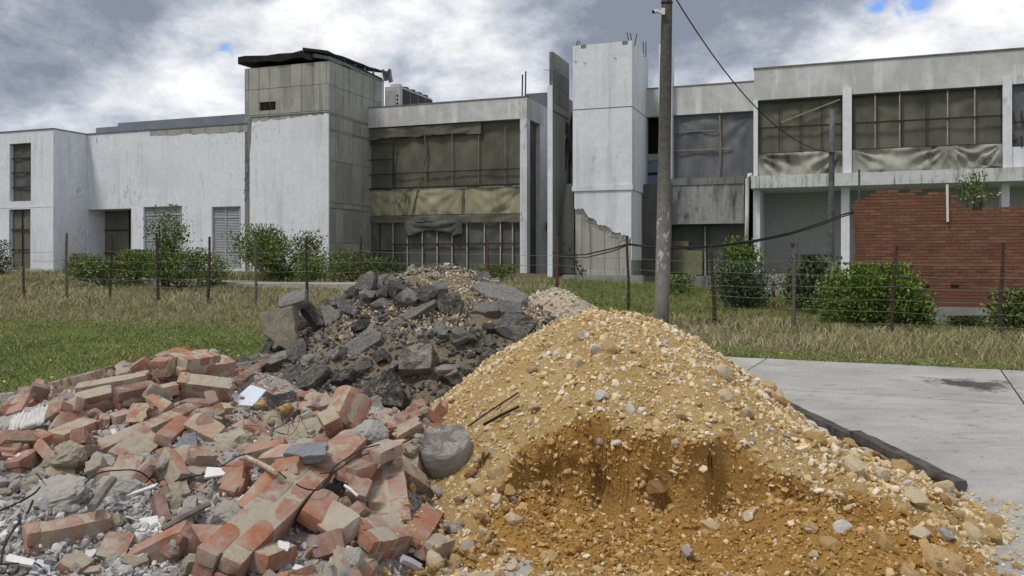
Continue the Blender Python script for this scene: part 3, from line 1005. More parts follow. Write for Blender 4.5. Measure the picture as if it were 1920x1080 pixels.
def build_fin():
    t0 = T_TOW
    s0, s1 = ps(1030, t0), ps(1037, t0)
    t1 = tproj(s1, 1067)
    H = pz(1033, 97, t0)[1]
    base = root('fin_wall', 'tall thin bare concrete wall standing edge on between the sheeted block and white tower', 'wall', W(s0, t0, 0.9))
    zs = pz(1033, 208, t0)[1]
    MB().box(s0, s1, t0, t1, zs, H).build('upper_wall', M['raw_dark'], base)
    t2 = tproj(s1, 1061)
    MB().box(s0 - .03, s1 - .03, t0 + .02, t2, -.2, zs - .003).build('lower_wall', M['raw_mid'], base)
    MB().box(s0 - .07, s1 - .02, t0 - .03, t0 + .02, pz(1033, 518, t0)[1] - .3, pz(1033, 160, t0)[1]).build('painted_edge', M['white_clean'], base)
    # formwork panels on the flank
    rg = random.Random(4)
    tt = [t0 + .03 + (t1 - t0 - .04) * q for q in (0, .13, .4, .68, 1)]
    zz = [zs + .35, pz(1040, 160, t0)[1], H - .75, H]
    for i in range(4):
        for j in range(3):
            MB().box(s1 - .01, s1 + rg.uniform(.008, .022), tt[i] + .012, tt[i + 1] - .012, zz[j] + .015, zz[j + 1] - .015).build('panel', M['raw_dark'] if j < 2 else M['raw_mid'], base)
    MB().box(s1 - .01, s1 + .03, t0 + .05, t1 - .02, zs + .02, zs + .30).build('panel', M['raw_mid'], base)
    MB().tube([W(s0 - .3, t0 + .1, pz(1033, 129, t0)[1]), W(s1 + .12, t0 + .5, pz(1033, 127, t0)[1])], .012, 5).build('tie_rod', M['rust'], base)
    # dark gap between the wall and the tower, with torn sheets hanging in it
    gap = root('torn_sheets', 'black torn sheets hanging in the gap beside the white tower', 'torn sheet', W(s1 + .5, t1 + .6, 5))
    for k in range(26):
        px = rg.uniform(1052, 1075); y0 = rg.uniform(205, 260); L = rg.uniform(60, 190)
        tt_ = t1 + rg.uniform(.25, .6)
        a = pz(px, y0, tt_); b = pz(px - rg.uniform(2, 14), y0 + L, tt_)
        w = rg.uniform(.04, .13)
        V = []
        for q in range(5):
            u = q / 4
            sx = a[0] + (b[0] - a[0]) * u + .05 * math.sin(5 * u + k); z = a[1] + (b[1] - a[1]) * u
            ww = w * (1 - .8 * u)
            V += [W(sx - ww, tt_ + .03 * math.sin(7 * u + k), z), W(sx + ww, tt_, z)]
        MB().add(V, [(2 * q, 2 * q + 1, 2 * q + 3, 2 * q + 2) for q in range(4)]).build('strip', M['tar'] if k % 4 else M['tarp_dark'], gap)
    pas = root('passage_block', 'dark set back passage wall between the sheeted block and white tower', 'building', W(s1, 41.6, 1))
    MB().box(S_M2 - .02, ps(1110, 41.6), 41.6, 42, -.3, 7.2).build('wall', M['raw_dark'], pas)
    MB().box(S_M2 + .05, S_M2 + 1.8, 38.9, 41.5, 3.1, 3.5).build('canopy_slab', M['bar_dark'], pas)
    # sheet leaning from the wall to the ground
    sh = root('leaning_sheet', 'dark mesh sheet stretched between the thin concrete wall and white tower', 'mesh sheet', W(s1 + .3, t0 + .6, .9))
    A = [pz(1062, 345, t0 + .7), pz(1040, 512, t0 + .5), pz(1076, 512, t0 + .5), pz(1076, 345, t0 + .7)]
    V, F = [], []
    n = 10
    for i in range(n + 1):
        for j in range(n + 1):
            u, v = i / n, j / n
            s = (A[1][0] * (1 - v) + A[0][0] * v) * (1 - u) + (A[2][0] * (1 - v) + A[3][0] * v) * u
            z = (A[1][1] * (1 - v) + A[0][1] * v)
            V.append(W(s, t0 + .6 + .06 * float(vnoise(s * 3 - z * .8, z * .4, 0, 90)), z))
    for i in range(n):
        for j in range(n):
            a = i * (n + 1) + j; F.append((a, a + n + 1, a + n + 2, a + 1))
    MB().add(V, F).build('sheet', M['tarp_dark'], sh, smooth=True)


build_fin()


def build_white_tower():
    t0, t1 = T_TOW, T_LINK + .3
    s0, s1 = ps(1074, t0), ps(1185, t0)
    base = root('white_tower', 'tall plain white painted tower with plaster fallen from its lower corner', 'building', W((s0 + s1) / 2, t0 + 1.4, .9))
    H = pz(1130, 81, t0)[1]
    zj = pz(1130, 203, t0)[1]; zl = pz(1130, 347, t0)[1]; zb = pz(1130, 357, t0)[1]
    MB().box(s0, s1, t0, t1, zj + .02, H).build('upper_wall', M['white_clean'], base)
    MB().box(s0 + .02, s1 - .02, t0 + .03, t1 - .02, zj - .02, zj + .02).build('groove', M['raw_dark'], base)
    MB().box(s0, s1, t0, t1, zl, zj - .02).build('middle_wall', M['white_clean'], base)
    MB().box(s0 - .03, s1 + .03, t0 - .03, t1, zb, zl - .003).build('band', M['white_clean'], base)
    MB().box(s0 + .09, s1 - .05, t0 + .07, t1, -.3, zb - .003).build('core', M['raw'], base)
    zp = pz(1130, 516, t0)[1]
    # the plaster that is left, over the bare concrete
    rg = random.Random(21)
    key = [(1074, 390), (1082, 392), (1092, 394), (1100, 404), (1112, 413), (1124, 419), (1134, 426), (1146, 431), (1158, 437), (1168, 441), (1180, 444)]
    edge = []
    for i in range(len(key) - 1):
        for q in (0, .33, .66):
            x = key[i][0] + (key[i + 1][0] - key[i][0]) * q; y = key[i][1] + (key[i + 1][1] - key[i][1]) * q
            edge.append(pz(x + rg.uniform(-2, 2) * (i > 0), y + rg.uniform(-4, 4), t0))
    edge.append((s1 - .09, edge[-1][1] - .1))
    edge[0] = (s0 + .06, edge[0][1])
    ring = [(s0 + .06, zb - .006)] + edge + [(s1 - .04, edge[-1][1]), (s1 - .04, zb - .006)]
    MB().prism([W(a, t0 + .025, b) for a, b in ring], [W(a, t0 + .075, b) for a, b in ring]).build('plaster', M['white_clean'], base)
    # ragged lip of mortar along the break
    mb = MB()
    for a, b in edge:
        for q in range(4):
            r = rg.uniform(.03, .085); x, z = min(max(a + rg.uniform(-.1, .1), s0 + .09 + r), s1 - .06 - r), b - rg.uniform(-.01, .16)
            R = [(x + r * math.cos(k * 1.2566 + q) * rg.uniform(.6, 1.2), z + r * math.sin(k * 1.2566 + q) * rg.uniform(.6, 1.2)) for k in range(5)]
            mb.prism([W(c, t0 + .045, d) for c, d in R], [W(c, t0 + .09, d) for c, d in R])
    mb.build('broken_lip', M['raw'], base, kind='stuff')
    # board joints of the bare concrete
    for x in (1090, 1106, 1133, 1160):
        a = ps(x, t0)
        MB().box(a - .012, a + .012, t0 + .06, t0 + .08, zp, min(pz(x, 400, t0)[1], zb)).build('seam', M['raw_dark'], base)
    MB().box(s0 - .35, s1 + .5, t0 - .35, t0 + .06, -.3, zp).build('plinth', M['raw_mid'], base)
    # side plaster
    MB().box(s1 - .05, s1 - .02, t0 + .07, t1, zp + .6, zb - .003).build('side_plaster', M['white_clean'], base)
    # rods and loose blocks on top
    for x0, y0, x1, y1 in ((1078, 85, 1083, 76), (1082, 85, 1087, 77), (1181, 78, 1176, 61), (1186, 78, 1182, 62), (1190, 79, 1194, 63), (1207, 95, 1206, 78), (1211, 100, 1211, 79)):
        tt = t0 + .3 if x0 < 1200 else t0 + 2.3
        a, b = pz(x0, y0, tt), pz(x1, y1, tt)
        MB().tube([W(a[0], tt, H - .15), W(b[0], tt, b[1])], .02, 5).build('rebar', M['rust'], base)
    for x, y in ((1094, 87), (1172, 80)):
        a = pz(x, y, t0)
        MB().box(a[0] - .11, a[0] + .11, t0 - .012, t0 + .05, H - .13, H + .012).build('block', M['raw_dark'], base)
    for x, y in ((1082, 116), (1100, 119), (1157, 110)):
        a = pz(x, y, t0)
        MB().tube([W(a[0], t0 + .02, a[1]), W(a[0] - .12, t0 - .08, a[1] + .04)], .012, 5).build('tie_rod', M['rust'], base)
    # climber on the bare corner is a plant of its own (see plants)


build_white_tower()


def build_link():
    t = T_LINK
    s0, s1 = ps(1150, t), ps(1416, t)
    H = 9.0
    base = root('link_block', 'recessed block with grey plastic sheeted windows above a stained concrete spandrel', 'building', W((s0 + s1) / 2, t + 3, .9))
    zp = pz(1300, 214, t)[1]
    MB().box(s0, s1, t, t + .35, zp, H).build('parapet', M['parapet'], base)
    MB().box(s0, s1, t - .03, t + .3, H + .003, H + .045).build('coping', M['raw_dark'], base)
    z_s1, z_s0, z_f = pz(1300, 337, t)[1], pz(1300, 421, t)[1], pz(1300, 517, t)[1]
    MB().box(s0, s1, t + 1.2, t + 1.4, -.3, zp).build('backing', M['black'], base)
    MB().box(s0, s1, t + .36, 46, zp + .1, zp + .3).build('roof', M['raw_dark'], base)
    sa = ps(1236, t)
    MB().box(ps(1238, t), ps(1262, t), t - .35, t + .3, z_s1, pz(1250, 82, t - .35)[1]).build('column', M['white_clean'], base)
    MB().box(ps(1256, t), ps(1397, t), t - .55, t + .8, z_s0, z_s1).build('spandrel', M['stained'], base)
    MB().box(ps(1255, t), ps(1398, t), t - .59, t - .552, pz(1300, 349, t)[1], z_s1 + .02).build('ledge', M['raw_dark'], base)
    MB().box(ps(1180, t), ps(1500, t), t - 1.0, t + .3, -.3, z_f).build('plinth', M['raw_dark'], base)
    # sheeted windows
    w = tarp('window', base, M['tarp_grey'], ps(1263, t), s1, z_s1 - .05, zp + .02, t + .18, 40, 22, 0.075, 110)
    zz = [pz(1300, 246, t)[1], pz(1300, 281, t)[1]]
    MB().box(ps(1264, t), ps(1350, t), t + .04, t + .08, zz[0] - .018, zz[0] + .018).build('batten', M['brace'], w)
    MB().box(ps(1264, t), ps(1372, t), t + .03, t + .07, zz[1] - .03, zz[1] + .03).build('batten', M['brace'], w)
    MB().tube([W(ps(x, t), t + .02, pz(x, y, t)[1]) for x, y in ((1349, 216), (1351, 260), (1350, 300), (1347, 334))], .035, 5).build('batten', M['brace'], w)
    # open window with its unlit inside painted as a black panel, glass at its foot
    o = MB().box(ps(1206, t), sa, t + .55, t + .6, z_s1, zp).build('black_inside_panel', M['black'], base)
    zg1, zg0 = pz(1220, 300, t)[1], pz(1220, 322, t)[1]
    MB().box(ps(1206, t), sa, t + .30, t + .34, zg0, zg1).build('pane', M['glass'], o)
    MB().box(ps(1206, t), sa, t + .28, t + .36, zg0 - .12, zg0 - .0).build('rail', M['bar_dark'], o)
    MB().box(ps(1206, t), sa, t + .30, t + .34, zg0 - .55, zg0 - .125).build('pane', M['glass'], o)
    MB().box(ps(1206, t), sa, t + .2, t + .5, zg1 + .0, zg1 + .28).build('shelf', M['inner'], o)
    # lower sheets
    w = tarp('window', base, M['tarp_dark'], ps(1250, t), ps(1402, t), z_f - .05, z_s0 + .02, t + .0, 34, 16, 0.07, 118)
    tarp('patch', w, M['tarp_green'], ps(1262, t), ps(1292, t), z_f + .1, pz(1280, 452, t)[1], t - .16, 8, 10, .03, 121)
    tarp('patch', w, M['tarp_green'], ps(1290, t), ps(1318, t), z_f + .05, pz(1300, 470, t)[1], t - .19, 8, 10, .03, 122)
    bars(w, M['bar_pale'], [ps(1323, t)], [], 0, 0, z_f, z_s0 - .1, t - .12, .05)
    bars(w, M['bar_dark'], [], [pz(1300, 462, t)[1]], ps(1255, t), ps(1397, t), 0, 0, t - .2, .03)
    # oblique mesh sheet beside the tower
    sh = root('hanging_sheet', 'dark grey mesh sheet hanging beside the white tower behind the concrete pole', 'mesh sheet', W(ps(1210, t), t - .8, .9))
    tt = t - .9
    V, F = [], []
    n = 14
    top = (pz(1207, 345, tt), pz(1262, 345, tt)); bot = (pz(1180, 516, tt), pz(1258, 516, tt))
    for i in range(n + 1):
        for j in range(n + 1):
            u, v = i / n, j / n
            s = (bot[0][0] * (1 - v) + top[0][0] * v) * (1 - u) + (bot[1][0] * (1 - v) + top[1][0] * v) * u
            z = bot[0][1] * (1 - v) + top[0][1] * v
            V.append(W(s, tt - .10 * abs(float(vnoise(s * 2.2 - z * .9, z * .4, 0, 131))), z))
    for i in range(n):
        for j in range(n):
            a = i * (n + 1) + j; F.append((a, a + n + 1, a + n + 2, a + 1))
    MB().add(V, F).build('sheet', M['tarp_dark'], sh, smooth=True)


M['glass'] = plain('painted_sky_glass', (0.20, 0.26, 0.38), 0.08, 0.1, 2.0, 0.8, bump=0.0)  # blue base colour paints the sky's reflection into the panes
build_link()


def build_right():
    t = T_RIGHT
    s0 = ps(1414, t); s1 = ps(2030, t)
    base = root('gallery_building', 'two storey wing with long sheeted upper windows and an open ground floor', 'building', W((s0 + s1) / 2, t + 3, .4))
    H = pz(1415, 130, t)[1]
    zp = pz(1422, 188, t)[1]
    zk1 = pz(1422, 290, t)[1]; zs1 = pz(1415, 331, t)[1]; zs0 = pz(1415, 354, t)[1]
    zf = pz(1450, 514, t)[1]
    MB().box(s0, s1, t, t + .4, zp, H).build('parapet', M['parapet'], base)
    MB().box(s0, s0 + .35, t + .4, t + 3.2, zp, H - .003).build('parapet', M['parapet'], base)
    MB().box(s0 - .03, s1, t - .04, t + .35, H + .003, H + .05).build('coping', M['raw_dark'], base)
    MB().box(s0 + .4, s1, t + .45, 46, zp + .1, zp + .3).build('roof', M['raw_dark'], base)
    MB().box(s0 + .003, s0 + .34, t + .45, 46, zs1, zp - .003).build('wall', M['white'], base)
    # slab edge and upper columns
    MB().box(ps(1408, t - .25), s1, t - .25, 46, zs0, zs1).build('floor_slab', M['slab_edge'], base)
    for a, b in ((1413, 1421), (1580, 1597), (1880, 1897)):
        MB().box(ps(a, t), ps(b, t), t - .05, t + .4, zs1 + .003, zp + (.25 if a > 1500 else -.003)).build('column', M['white_clean'], base)
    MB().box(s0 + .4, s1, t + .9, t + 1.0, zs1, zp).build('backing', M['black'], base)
    # windows: sheet behind battens, and the canvas skirt below
    def win(a, b, xs_dark, xs_pale, seed):
        sa, sb = ps(a, t), ps(b, t)
        w = tarp('window', base, M['tarp_olive'], sa, sb, zk1 - .02, zp + .02, t + .24, 44, 20, 0.05, seed)
        zm = pz(1422, 240.5, t)[1]
        bars(w, M['bar_dark'], [], [zm, zk1 + .03, zp - .03], sa, sb, 0, 0, t + .06, .06)
        bars(w, M['bar_dark'], [ps(x, t) for x in xs_dark] + [sa + .03, sb - .03], [], 0, 0, zk1, zp, t + .09, .035)
        bars(w, M['bar_pale'], [ps(x, t) for x in xs_pale], [], 0, 0, zk1, zp, t + .085, .036)
        return w
    w = win(1421, 1580, (1461, 1500, 1540), (), 140)
    a, b = pz(1465, 229, t), pz(1575, 186, t)
    MB().hexa([W(a[0], t + .02, a[1] - .03), W(b[0], t + .02, b[1] - .03), W(b[0], t + .045, b[1] - .03), W(a[0], t + .045, a[1] - .03),
               W(a[0], t + .02, a[1] + .03), W(b[0], t + .02, b[1] + .03), W(b[0], t + .045, b[1] + .03), W(a[0], t + .045, a[1] + .03)]).build('brace', M['brace'], w)
    win(1597, 1880, (1642, 1690, 1737), (1641, 1687, 1777, 1828), 150)
    w = tarp('window', base, M['tarp_grey'], ps(1897, t), s1, pz(1900, 275, t)[1], zp + .02, t + .16, 20, 20, 0.06, 160)
    bars(w, M['bar_dark'], [ps(1960, t)], [pz(1900, 229, t)[1]], ps(1897, t), s1, pz(1900, 275, t)[1], zp, t + .08, .04)
    for x, y, h in ((1899, 209, 14), (1914, 208, 18), (1899, 252, 12), (1914, 255, 20), (1905, 258, 8)):
        a, b = pz(x, y, t), pz(x + 4, y + h, t)
        MB().box(a[0], b[0], t + .02, t + .07, b[1], a[1]).build('tear', M['rust'], w)
    MB().box(ps(1897, t), s1, t + .05, t + .4, zs1 + .003, pz(1900, 275, t)[1] - .003).build('sill_wall', M['white_clean'], base)
    tarp('skirt', base, M['tarp_skirt'], ps(1416, t), ps(1580, t), zs1 - .15, zk1 + .02, t - .02, 70, 16, 0.15, 170, hang=.28)
    tarp('skirt', base, M['tarp_skirt'], ps(1598, t), ps(1779, t), zs1 - .05, zk1 + .02, t - .02, 70, 16, 0.13, 171, hang=.22)
    tarp('skirt', base, M['tarp_skirt'], ps(1779, t), ps(1880, t), zs1 + .02, zk1 + .02, t - .03, 50, 16, 0.13, 172, hang=.12)
    # open ground floor
    MB().box(ps(1424, t) , s1, t + 2.6, t + 2.8, zf - .1, zs0 - .003).build('back_wall', M['inner'], base)
    MB().box(ps(1411, t), ps(1424, t) - .003, t + .25, t + 2.8, zf - .1, zs0 - .003).build('return_wall', M['white_clean'], base)
    for a, b in ((1577, 1593), (1878, 1893)):
        MB().box(ps(a, t + .3), ps(b, t + .3), t + .3, t + .75, zf - .1, zs0 - .003).build('column', M['white_clean'], base)
    MB().box(ps(1400, t), s1, t - .1, t + 2.9, -.3, zf).build('plinth', M['raw_mid'], base)
    MB().box(ps(1385, t), s1, t - 1.1, t - .1, -.3, zf - .55).build('step', M['raw_mid'], base)
    MB().box(ps(1483, t + 2.6), ps(1491, t + 2.6), t + 2.57, t + 2.6, pz(1487, 464, t + 2.6)[1], pz(1487, 456, t + 2.6)[1]).build('notice', M['sign_blue'], base)
    # drain pipe with an elbow
    tt = t - .1
    P = [W(ps(1399, tt), tt, pz(1399, 470, tt)[1]), W(ps(1400.5, tt), tt, pz(1400, 400, tt)[1]), W(ps(1401.5, tt), tt, pz(1401, 336, tt)[1]), W(ps(1404, tt), tt, pz(1404, 328, tt)[1]), W(ps(1408, tt), tt + .1, pz(1408, 327, tt)[1])]
    MB().tube(P, .075, 8).build('drain_pipe', M['pvc'], base, smooth=True)


M['sign_blue'] = plain('small_blue_notice', (0.10, 0.16, 0.32), 0.6, 0.5, 20)
build_right()


def build_hvac():
    t = 39.5
    s0, s1 = ps(722, t), ps(750, t)
    t1 = tproj(s1, 811)
    zt = pz(750, 161, t)[1]; zb = 8.9
    base = root('air_conditioner', 'long grey rooftop cooling unit with a row of fans beside the concrete tower', 'cooling unit', W(s0, t, zb))
    MB().box(s0, s1, t, t1, zb, zt).build('casing', M['hvac'], base)
    n = 4
    for k in range(n):
        a = t + .25 + (t1 - t - .25) * k / n; b = t + .25 + (t1 - t - .25) * (k + 1) / n
        MB().box(s1 - .02, s1 + .02, a + .04, b - .04, zb + .12, zt - .1).build('coil', M['coil'], base)
    for k in range(n + 1):
        tc = t + .4 + (t1 - t - .8) * k / n
        ring = lambda r, z: [W((s0 + s1) / 2 + r * math.cos(q * math.pi / 8), tc + r * math.sin(q * math.pi / 8), z) for q in range(16)]
        MB().prism(ring(.34, zt), ring(.31, zt + .16)).build('fan', M['coil'] if k else M['hvac'], base)
    MB().box(s0 + .05, s1 - .25, t - .02, t, zb + .4, zt - .2).build('panel', M['louvre'], base)
    for k in range(3):
        z = zt - .55 - k * .2
        MB().box(s1 - .2, s1 - .1, t - .012, t + .01, z, z + .1).build('gauge', M['black'], base)
    MB().tube([W(s0 - .05, t - .1, zb - .2), W(s0 - .05, t - .1, zt + .35)], .03, 5).build('pipe', M['steel'], base)


build_hvac()


# ------------------------------------------------------------------ ruined brick wall
def brick_mat(name, cols, dirt, scale=3.0, rough=0.88):
    m, nt, b = new_mat(name); g = G(nt)
    v = g.coord(rnd=True)
    r = g.rnd()
    col = g.ramp(r, [(i / (len(cols) - 1), c) for i, c in enumerate(cols)])
    n = g.noise(v, scale * 4, 8, 0.7); n2 = g.noise(v, scale, 6, 0.6)
    col = g.mix(g.mr(n, 0.42, 0.68, 0, 0.45), col, dirt)
    col = g.mix(g.mr(n2, 0.52, 0.75, 0, 0.45), col, tuple(c * 0.5 for c in cols[0]))
    return finish(m, g, b, col, rough, g.bump(n, 0.5, 0.006), 0.2)


M['wall_brick'] = brick_mat('wall_brick', [(0.130, 0.060, 0.038), (0.19, 0.086, 0.052), (0.235, 0.115, 0.068), (0.155, 0.068, 0.043), (0.21, 0.098, 0.058)], (0.135, 0.085, 0.064), 3.0)
M['wall_mortar'] = plain('dull_mortar', (0.185, 0.105, 0.075), 0.95, 0.3, 3)


def build_brick_wall():
    t = 24.1
    px2t = lambda x: ps(x, t)
    s0, s1 = px2t(1600), px2t(2010)
    base = root('brick_wall', 'ruined red brick wall with a broken top and a jagged end', 'brick wall', W((s0 + s1) / 2, t, 0.1))
    top_px = [(1598, 375), (1612, 374), (1622, 371), (1630, 366), (1640, 361), (1655, 358), (1700, 357), (1745, 358), (1786, 357), (1789, 368), (1797, 382), (1812, 386), (1850, 386), (2010, 388)]
    tops = [(px2t(x), pz(x, y, t)[1]) for x, y in top_px]
    ztop = lambda s: float(np.interp(s, [a for a, _ in tops], [b for _, b in tops]))
    z0 = 0.42
    bl, ch, jt = 0.272, 0.082, 0.013
    rg = random.Random(12)
    ring = [(s0 + .05, z0 - .5)] + [(s1, z0 - .5), (s1, tops[-1][1] - .16)] + [(a, b - .16) for a, b in tops[::-1][1:-1]] + [(s0 + .05, tops[0][1] - .16)]
    MB().prism([W(a, t + .010, b) for a, b in ring], [W(a, t + .23, b) for a, b in ring]).build('mortar_bed', M['wall_mortar'], base)
    cells = []
    r = 0
    while True:
        z = z0 + r * ch
        if z > 4.5: break
        s = s0 - (bl / 2 if r % 2 else 0) + rg.uniform(-.01, .01)
        while s < s1:
            a, b = max(s, s0 + rg.uniform(-.03, .05)), min(s + bl - jt, s1)
            mid = (a + b) / 2
            if b - a > .06 and z + ch - jt < ztop(mid) + .03 - (.09 if rg.random() < .14 else 0): cells.append((a, b, z, z + ch - jt))
            s += bl
        r += 1
    def px_area(c):
        p = W((c[0] + c[1]) / 2, t, c[2]); px = 960 + FPX * p[0] / p[1]; py = HOR - (p[2] - EYE) / p[1] * FPX
        vis = px < 1918
        if 1535 < px < 1735 and py > 500: vis = False
        return (0 if not vis else 1, (c[1] - c[0]) * (1 if py < 545 else .7), rg.random())
    order = sorted(range(len(cells)), key=lambda i: px_area(cells[i]), reverse=True)
    big = set(order[:300])
    shared = {}
    rest = MB()
    for i, (a, b, z, zt_) in enumerate(cells):
        off = rg.uniform(-.006, .005)
        if i in big:
            key = round(b - a, 2)
            if key not in shared:
                w = key
                m = MB().hexa([W(-w / 2, 0, 0), W(w / 2, 0, 0), W(w / 2, .1, 0), W(-w / 2, .1, 0),
                               W(-w / 2, 0, ch - jt), W(w / 2, 0, ch - jt), W(w / 2, .1, ch - jt), W(-w / 2, .1, ch - jt)])
                me = bpy.data.meshes.new('brick'); me.from_pydata(m.v, [], m.f); me.materials.append(M['wall_brick'])
                shared[key] = me
            o = bpy.data.objects.new('brick', shared[key])
            link(o, base)
            o.location = Vector(W((a + b) / 2, t + off, z)) - Vector(base.location)
        else:
            rest.box(a, b, t + off, t + .1, z, zt_)
    rest.build('more_bricks', M['wall_brick'], base, kind='stuff')
    # the grey footing and a dull course, black blocks painted as the dark of two vents
    MB().box(px2t(1712), s1, t - .10, t + .05, -.3, z0 + .02).build('footing', M['raw_mid'], base)
    for x in (1735, 1790):
        a = pz(x, 536, t)
        MB().box(a[0] - .09, a[0] + .09, t - .02, t + .01, a[1] - .03, a[1] + .03).build('hole', M['black'], base)
    # rods and pipe fixed to it
    a, b = pz(1777, 416, t - .08), pz(1776, 346, t - .08)
    MB().tube([W(a[0], t - .08, a[1]), W(b[0], t - .08, b[1])], .032, 8).build('vent_pipe', M['pvc'], base)
    a, b = pz(1611, 378, t + .1), pz(1611, 318, t + .1)
    MB().tube([W(a[0], t + .1, a[1] - .1), W(b[0], t + .1, b[1])], .028, 6).build('rod', M['steel'], base)


build_brick_wall()


# ------------------------------------------------------------------ fence, poles, cables
T_F = 20.6
M['post'] = plain('weathered_post', (0.060, 0.045, 0.036), 0.9, 0.45, 14, bump=.5)
M['post_grey'] = plain('grey_weathered_post', (0.12, 0.105, 0.09), 0.9, 0.4, 14, bump=.5)
M['post_red'] = plain('red_painted_post', (0.105, 0.050, 0.044), 0.9, 0.5, 14, bump=.5)
M['wire'] = plain('fence_wire', (0.20, 0.20, 0.19), 0.6, 0.2, 10, 0.4)


def build_fence():
    base = root('wire_fence', 'old wire fence on crooked dark posts running across the dry grass', 'fence', W(-6, T_F, 0.3))
    rg = random.Random(2)
    posts = [(-70, 440, 0), (45, 503, -1), (127, 437, 6), (206, 440, -4), (297, 437, 6), (391, 444, -3), (479, 437, 2), (574, 443, -3), (679, 443, 3), (796, 446, 1), (914, 455, 0), (1043, 443, -3), (1178, 443, 2), (1339, 460, 4), (1485, 445, -9), (1671, 461, -8), (1877, 455, -1), (2040, 450, 3)]
    pts = []
    for i, (px, py, lean) in enumerate(posts):
        s, zt = pz(px, py, T_F)
        sb = ps(px + lean * -.0, T_F)
        x, y, _ = W(sb, T_F, 0)
        zb = float(gz(x, y)) - .25
        st = s + (-lean) * .012 * -1 * -1
        path, rr = [], []
        for k in range(7):
            q = k / 6
            path.append(W(sb + (st - sb) * q + .02 * math.sin(5 * q + i) + rg.uniform(-.008, .008), T_F + .02 * math.sin(3 * q + 2 * i), zb + (zt - zb) * q))
            rr.append((.048 if i % 3 else .042) * (1.05 - .3 * q) * rg.uniform(.9, 1.1))
        mt = M['post_red'] if px in (914, 1043, 45) else (M['post_grey'] if i % 4 == 2 else M['post'])
        MB().tube(path, rr, 7).build('post', mt, base)
        pts.append((sb, zb + .25, zt))
    for w in range(6):
        path = []
        for i in range(len(pts)):
            s, zb, zt = pts[i]
            z = zb + .18 + .27 * w + rg.uniform(-.03, .03)
            path.append(W(s, T_F - .05, z))
            if i < len(pts) - 1:
                s2, zb2, zt2 = pts[i + 1]
                path.append(W((s + s2) / 2, T_F - .05, (z + zb2 + .18 + .27 * w) / 2 - rg.uniform(.01, .05)))
        MB().tube(path, .0045, 4).build('wire', M['wire'], base)


build_fence()


def pole_mat():
    m, nt, b = new_mat('old_pole_concrete'); g = G(nt)
    v = g.coord(); vs = g.coord((1, 1, .12))
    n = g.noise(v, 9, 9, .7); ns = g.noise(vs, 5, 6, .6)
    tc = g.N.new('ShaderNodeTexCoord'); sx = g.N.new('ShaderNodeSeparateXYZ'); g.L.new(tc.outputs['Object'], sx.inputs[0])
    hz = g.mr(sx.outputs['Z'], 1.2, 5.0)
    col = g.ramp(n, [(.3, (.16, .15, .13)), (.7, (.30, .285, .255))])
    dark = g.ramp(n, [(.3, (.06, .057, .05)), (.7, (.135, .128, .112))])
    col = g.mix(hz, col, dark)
    col = g.mix(g.mr(ns, .55, .7, 0, .6), col, (.07, .065, .058))
    # scraped poster remains at hand height
    np_ = g.noise(g.coord((1, 1, .5), off=(2, 2, 2)), 9, 6, .6, .6)
    band = g.math('MULTIPLY', g.mr(sx.outputs['Z'], 1.15, 1.5), g.mr(sx.outputs['Z'], 3.0, 2.5))
    col = g.mix(g.math('MULTIPLY', band, g.mr(np_, .56, .60)), col, (.46, .48, .52))
    return finish(m, g, b, col, .92, g.bump(n, .6, .015), .2)


M['pole'] = pole_mat()


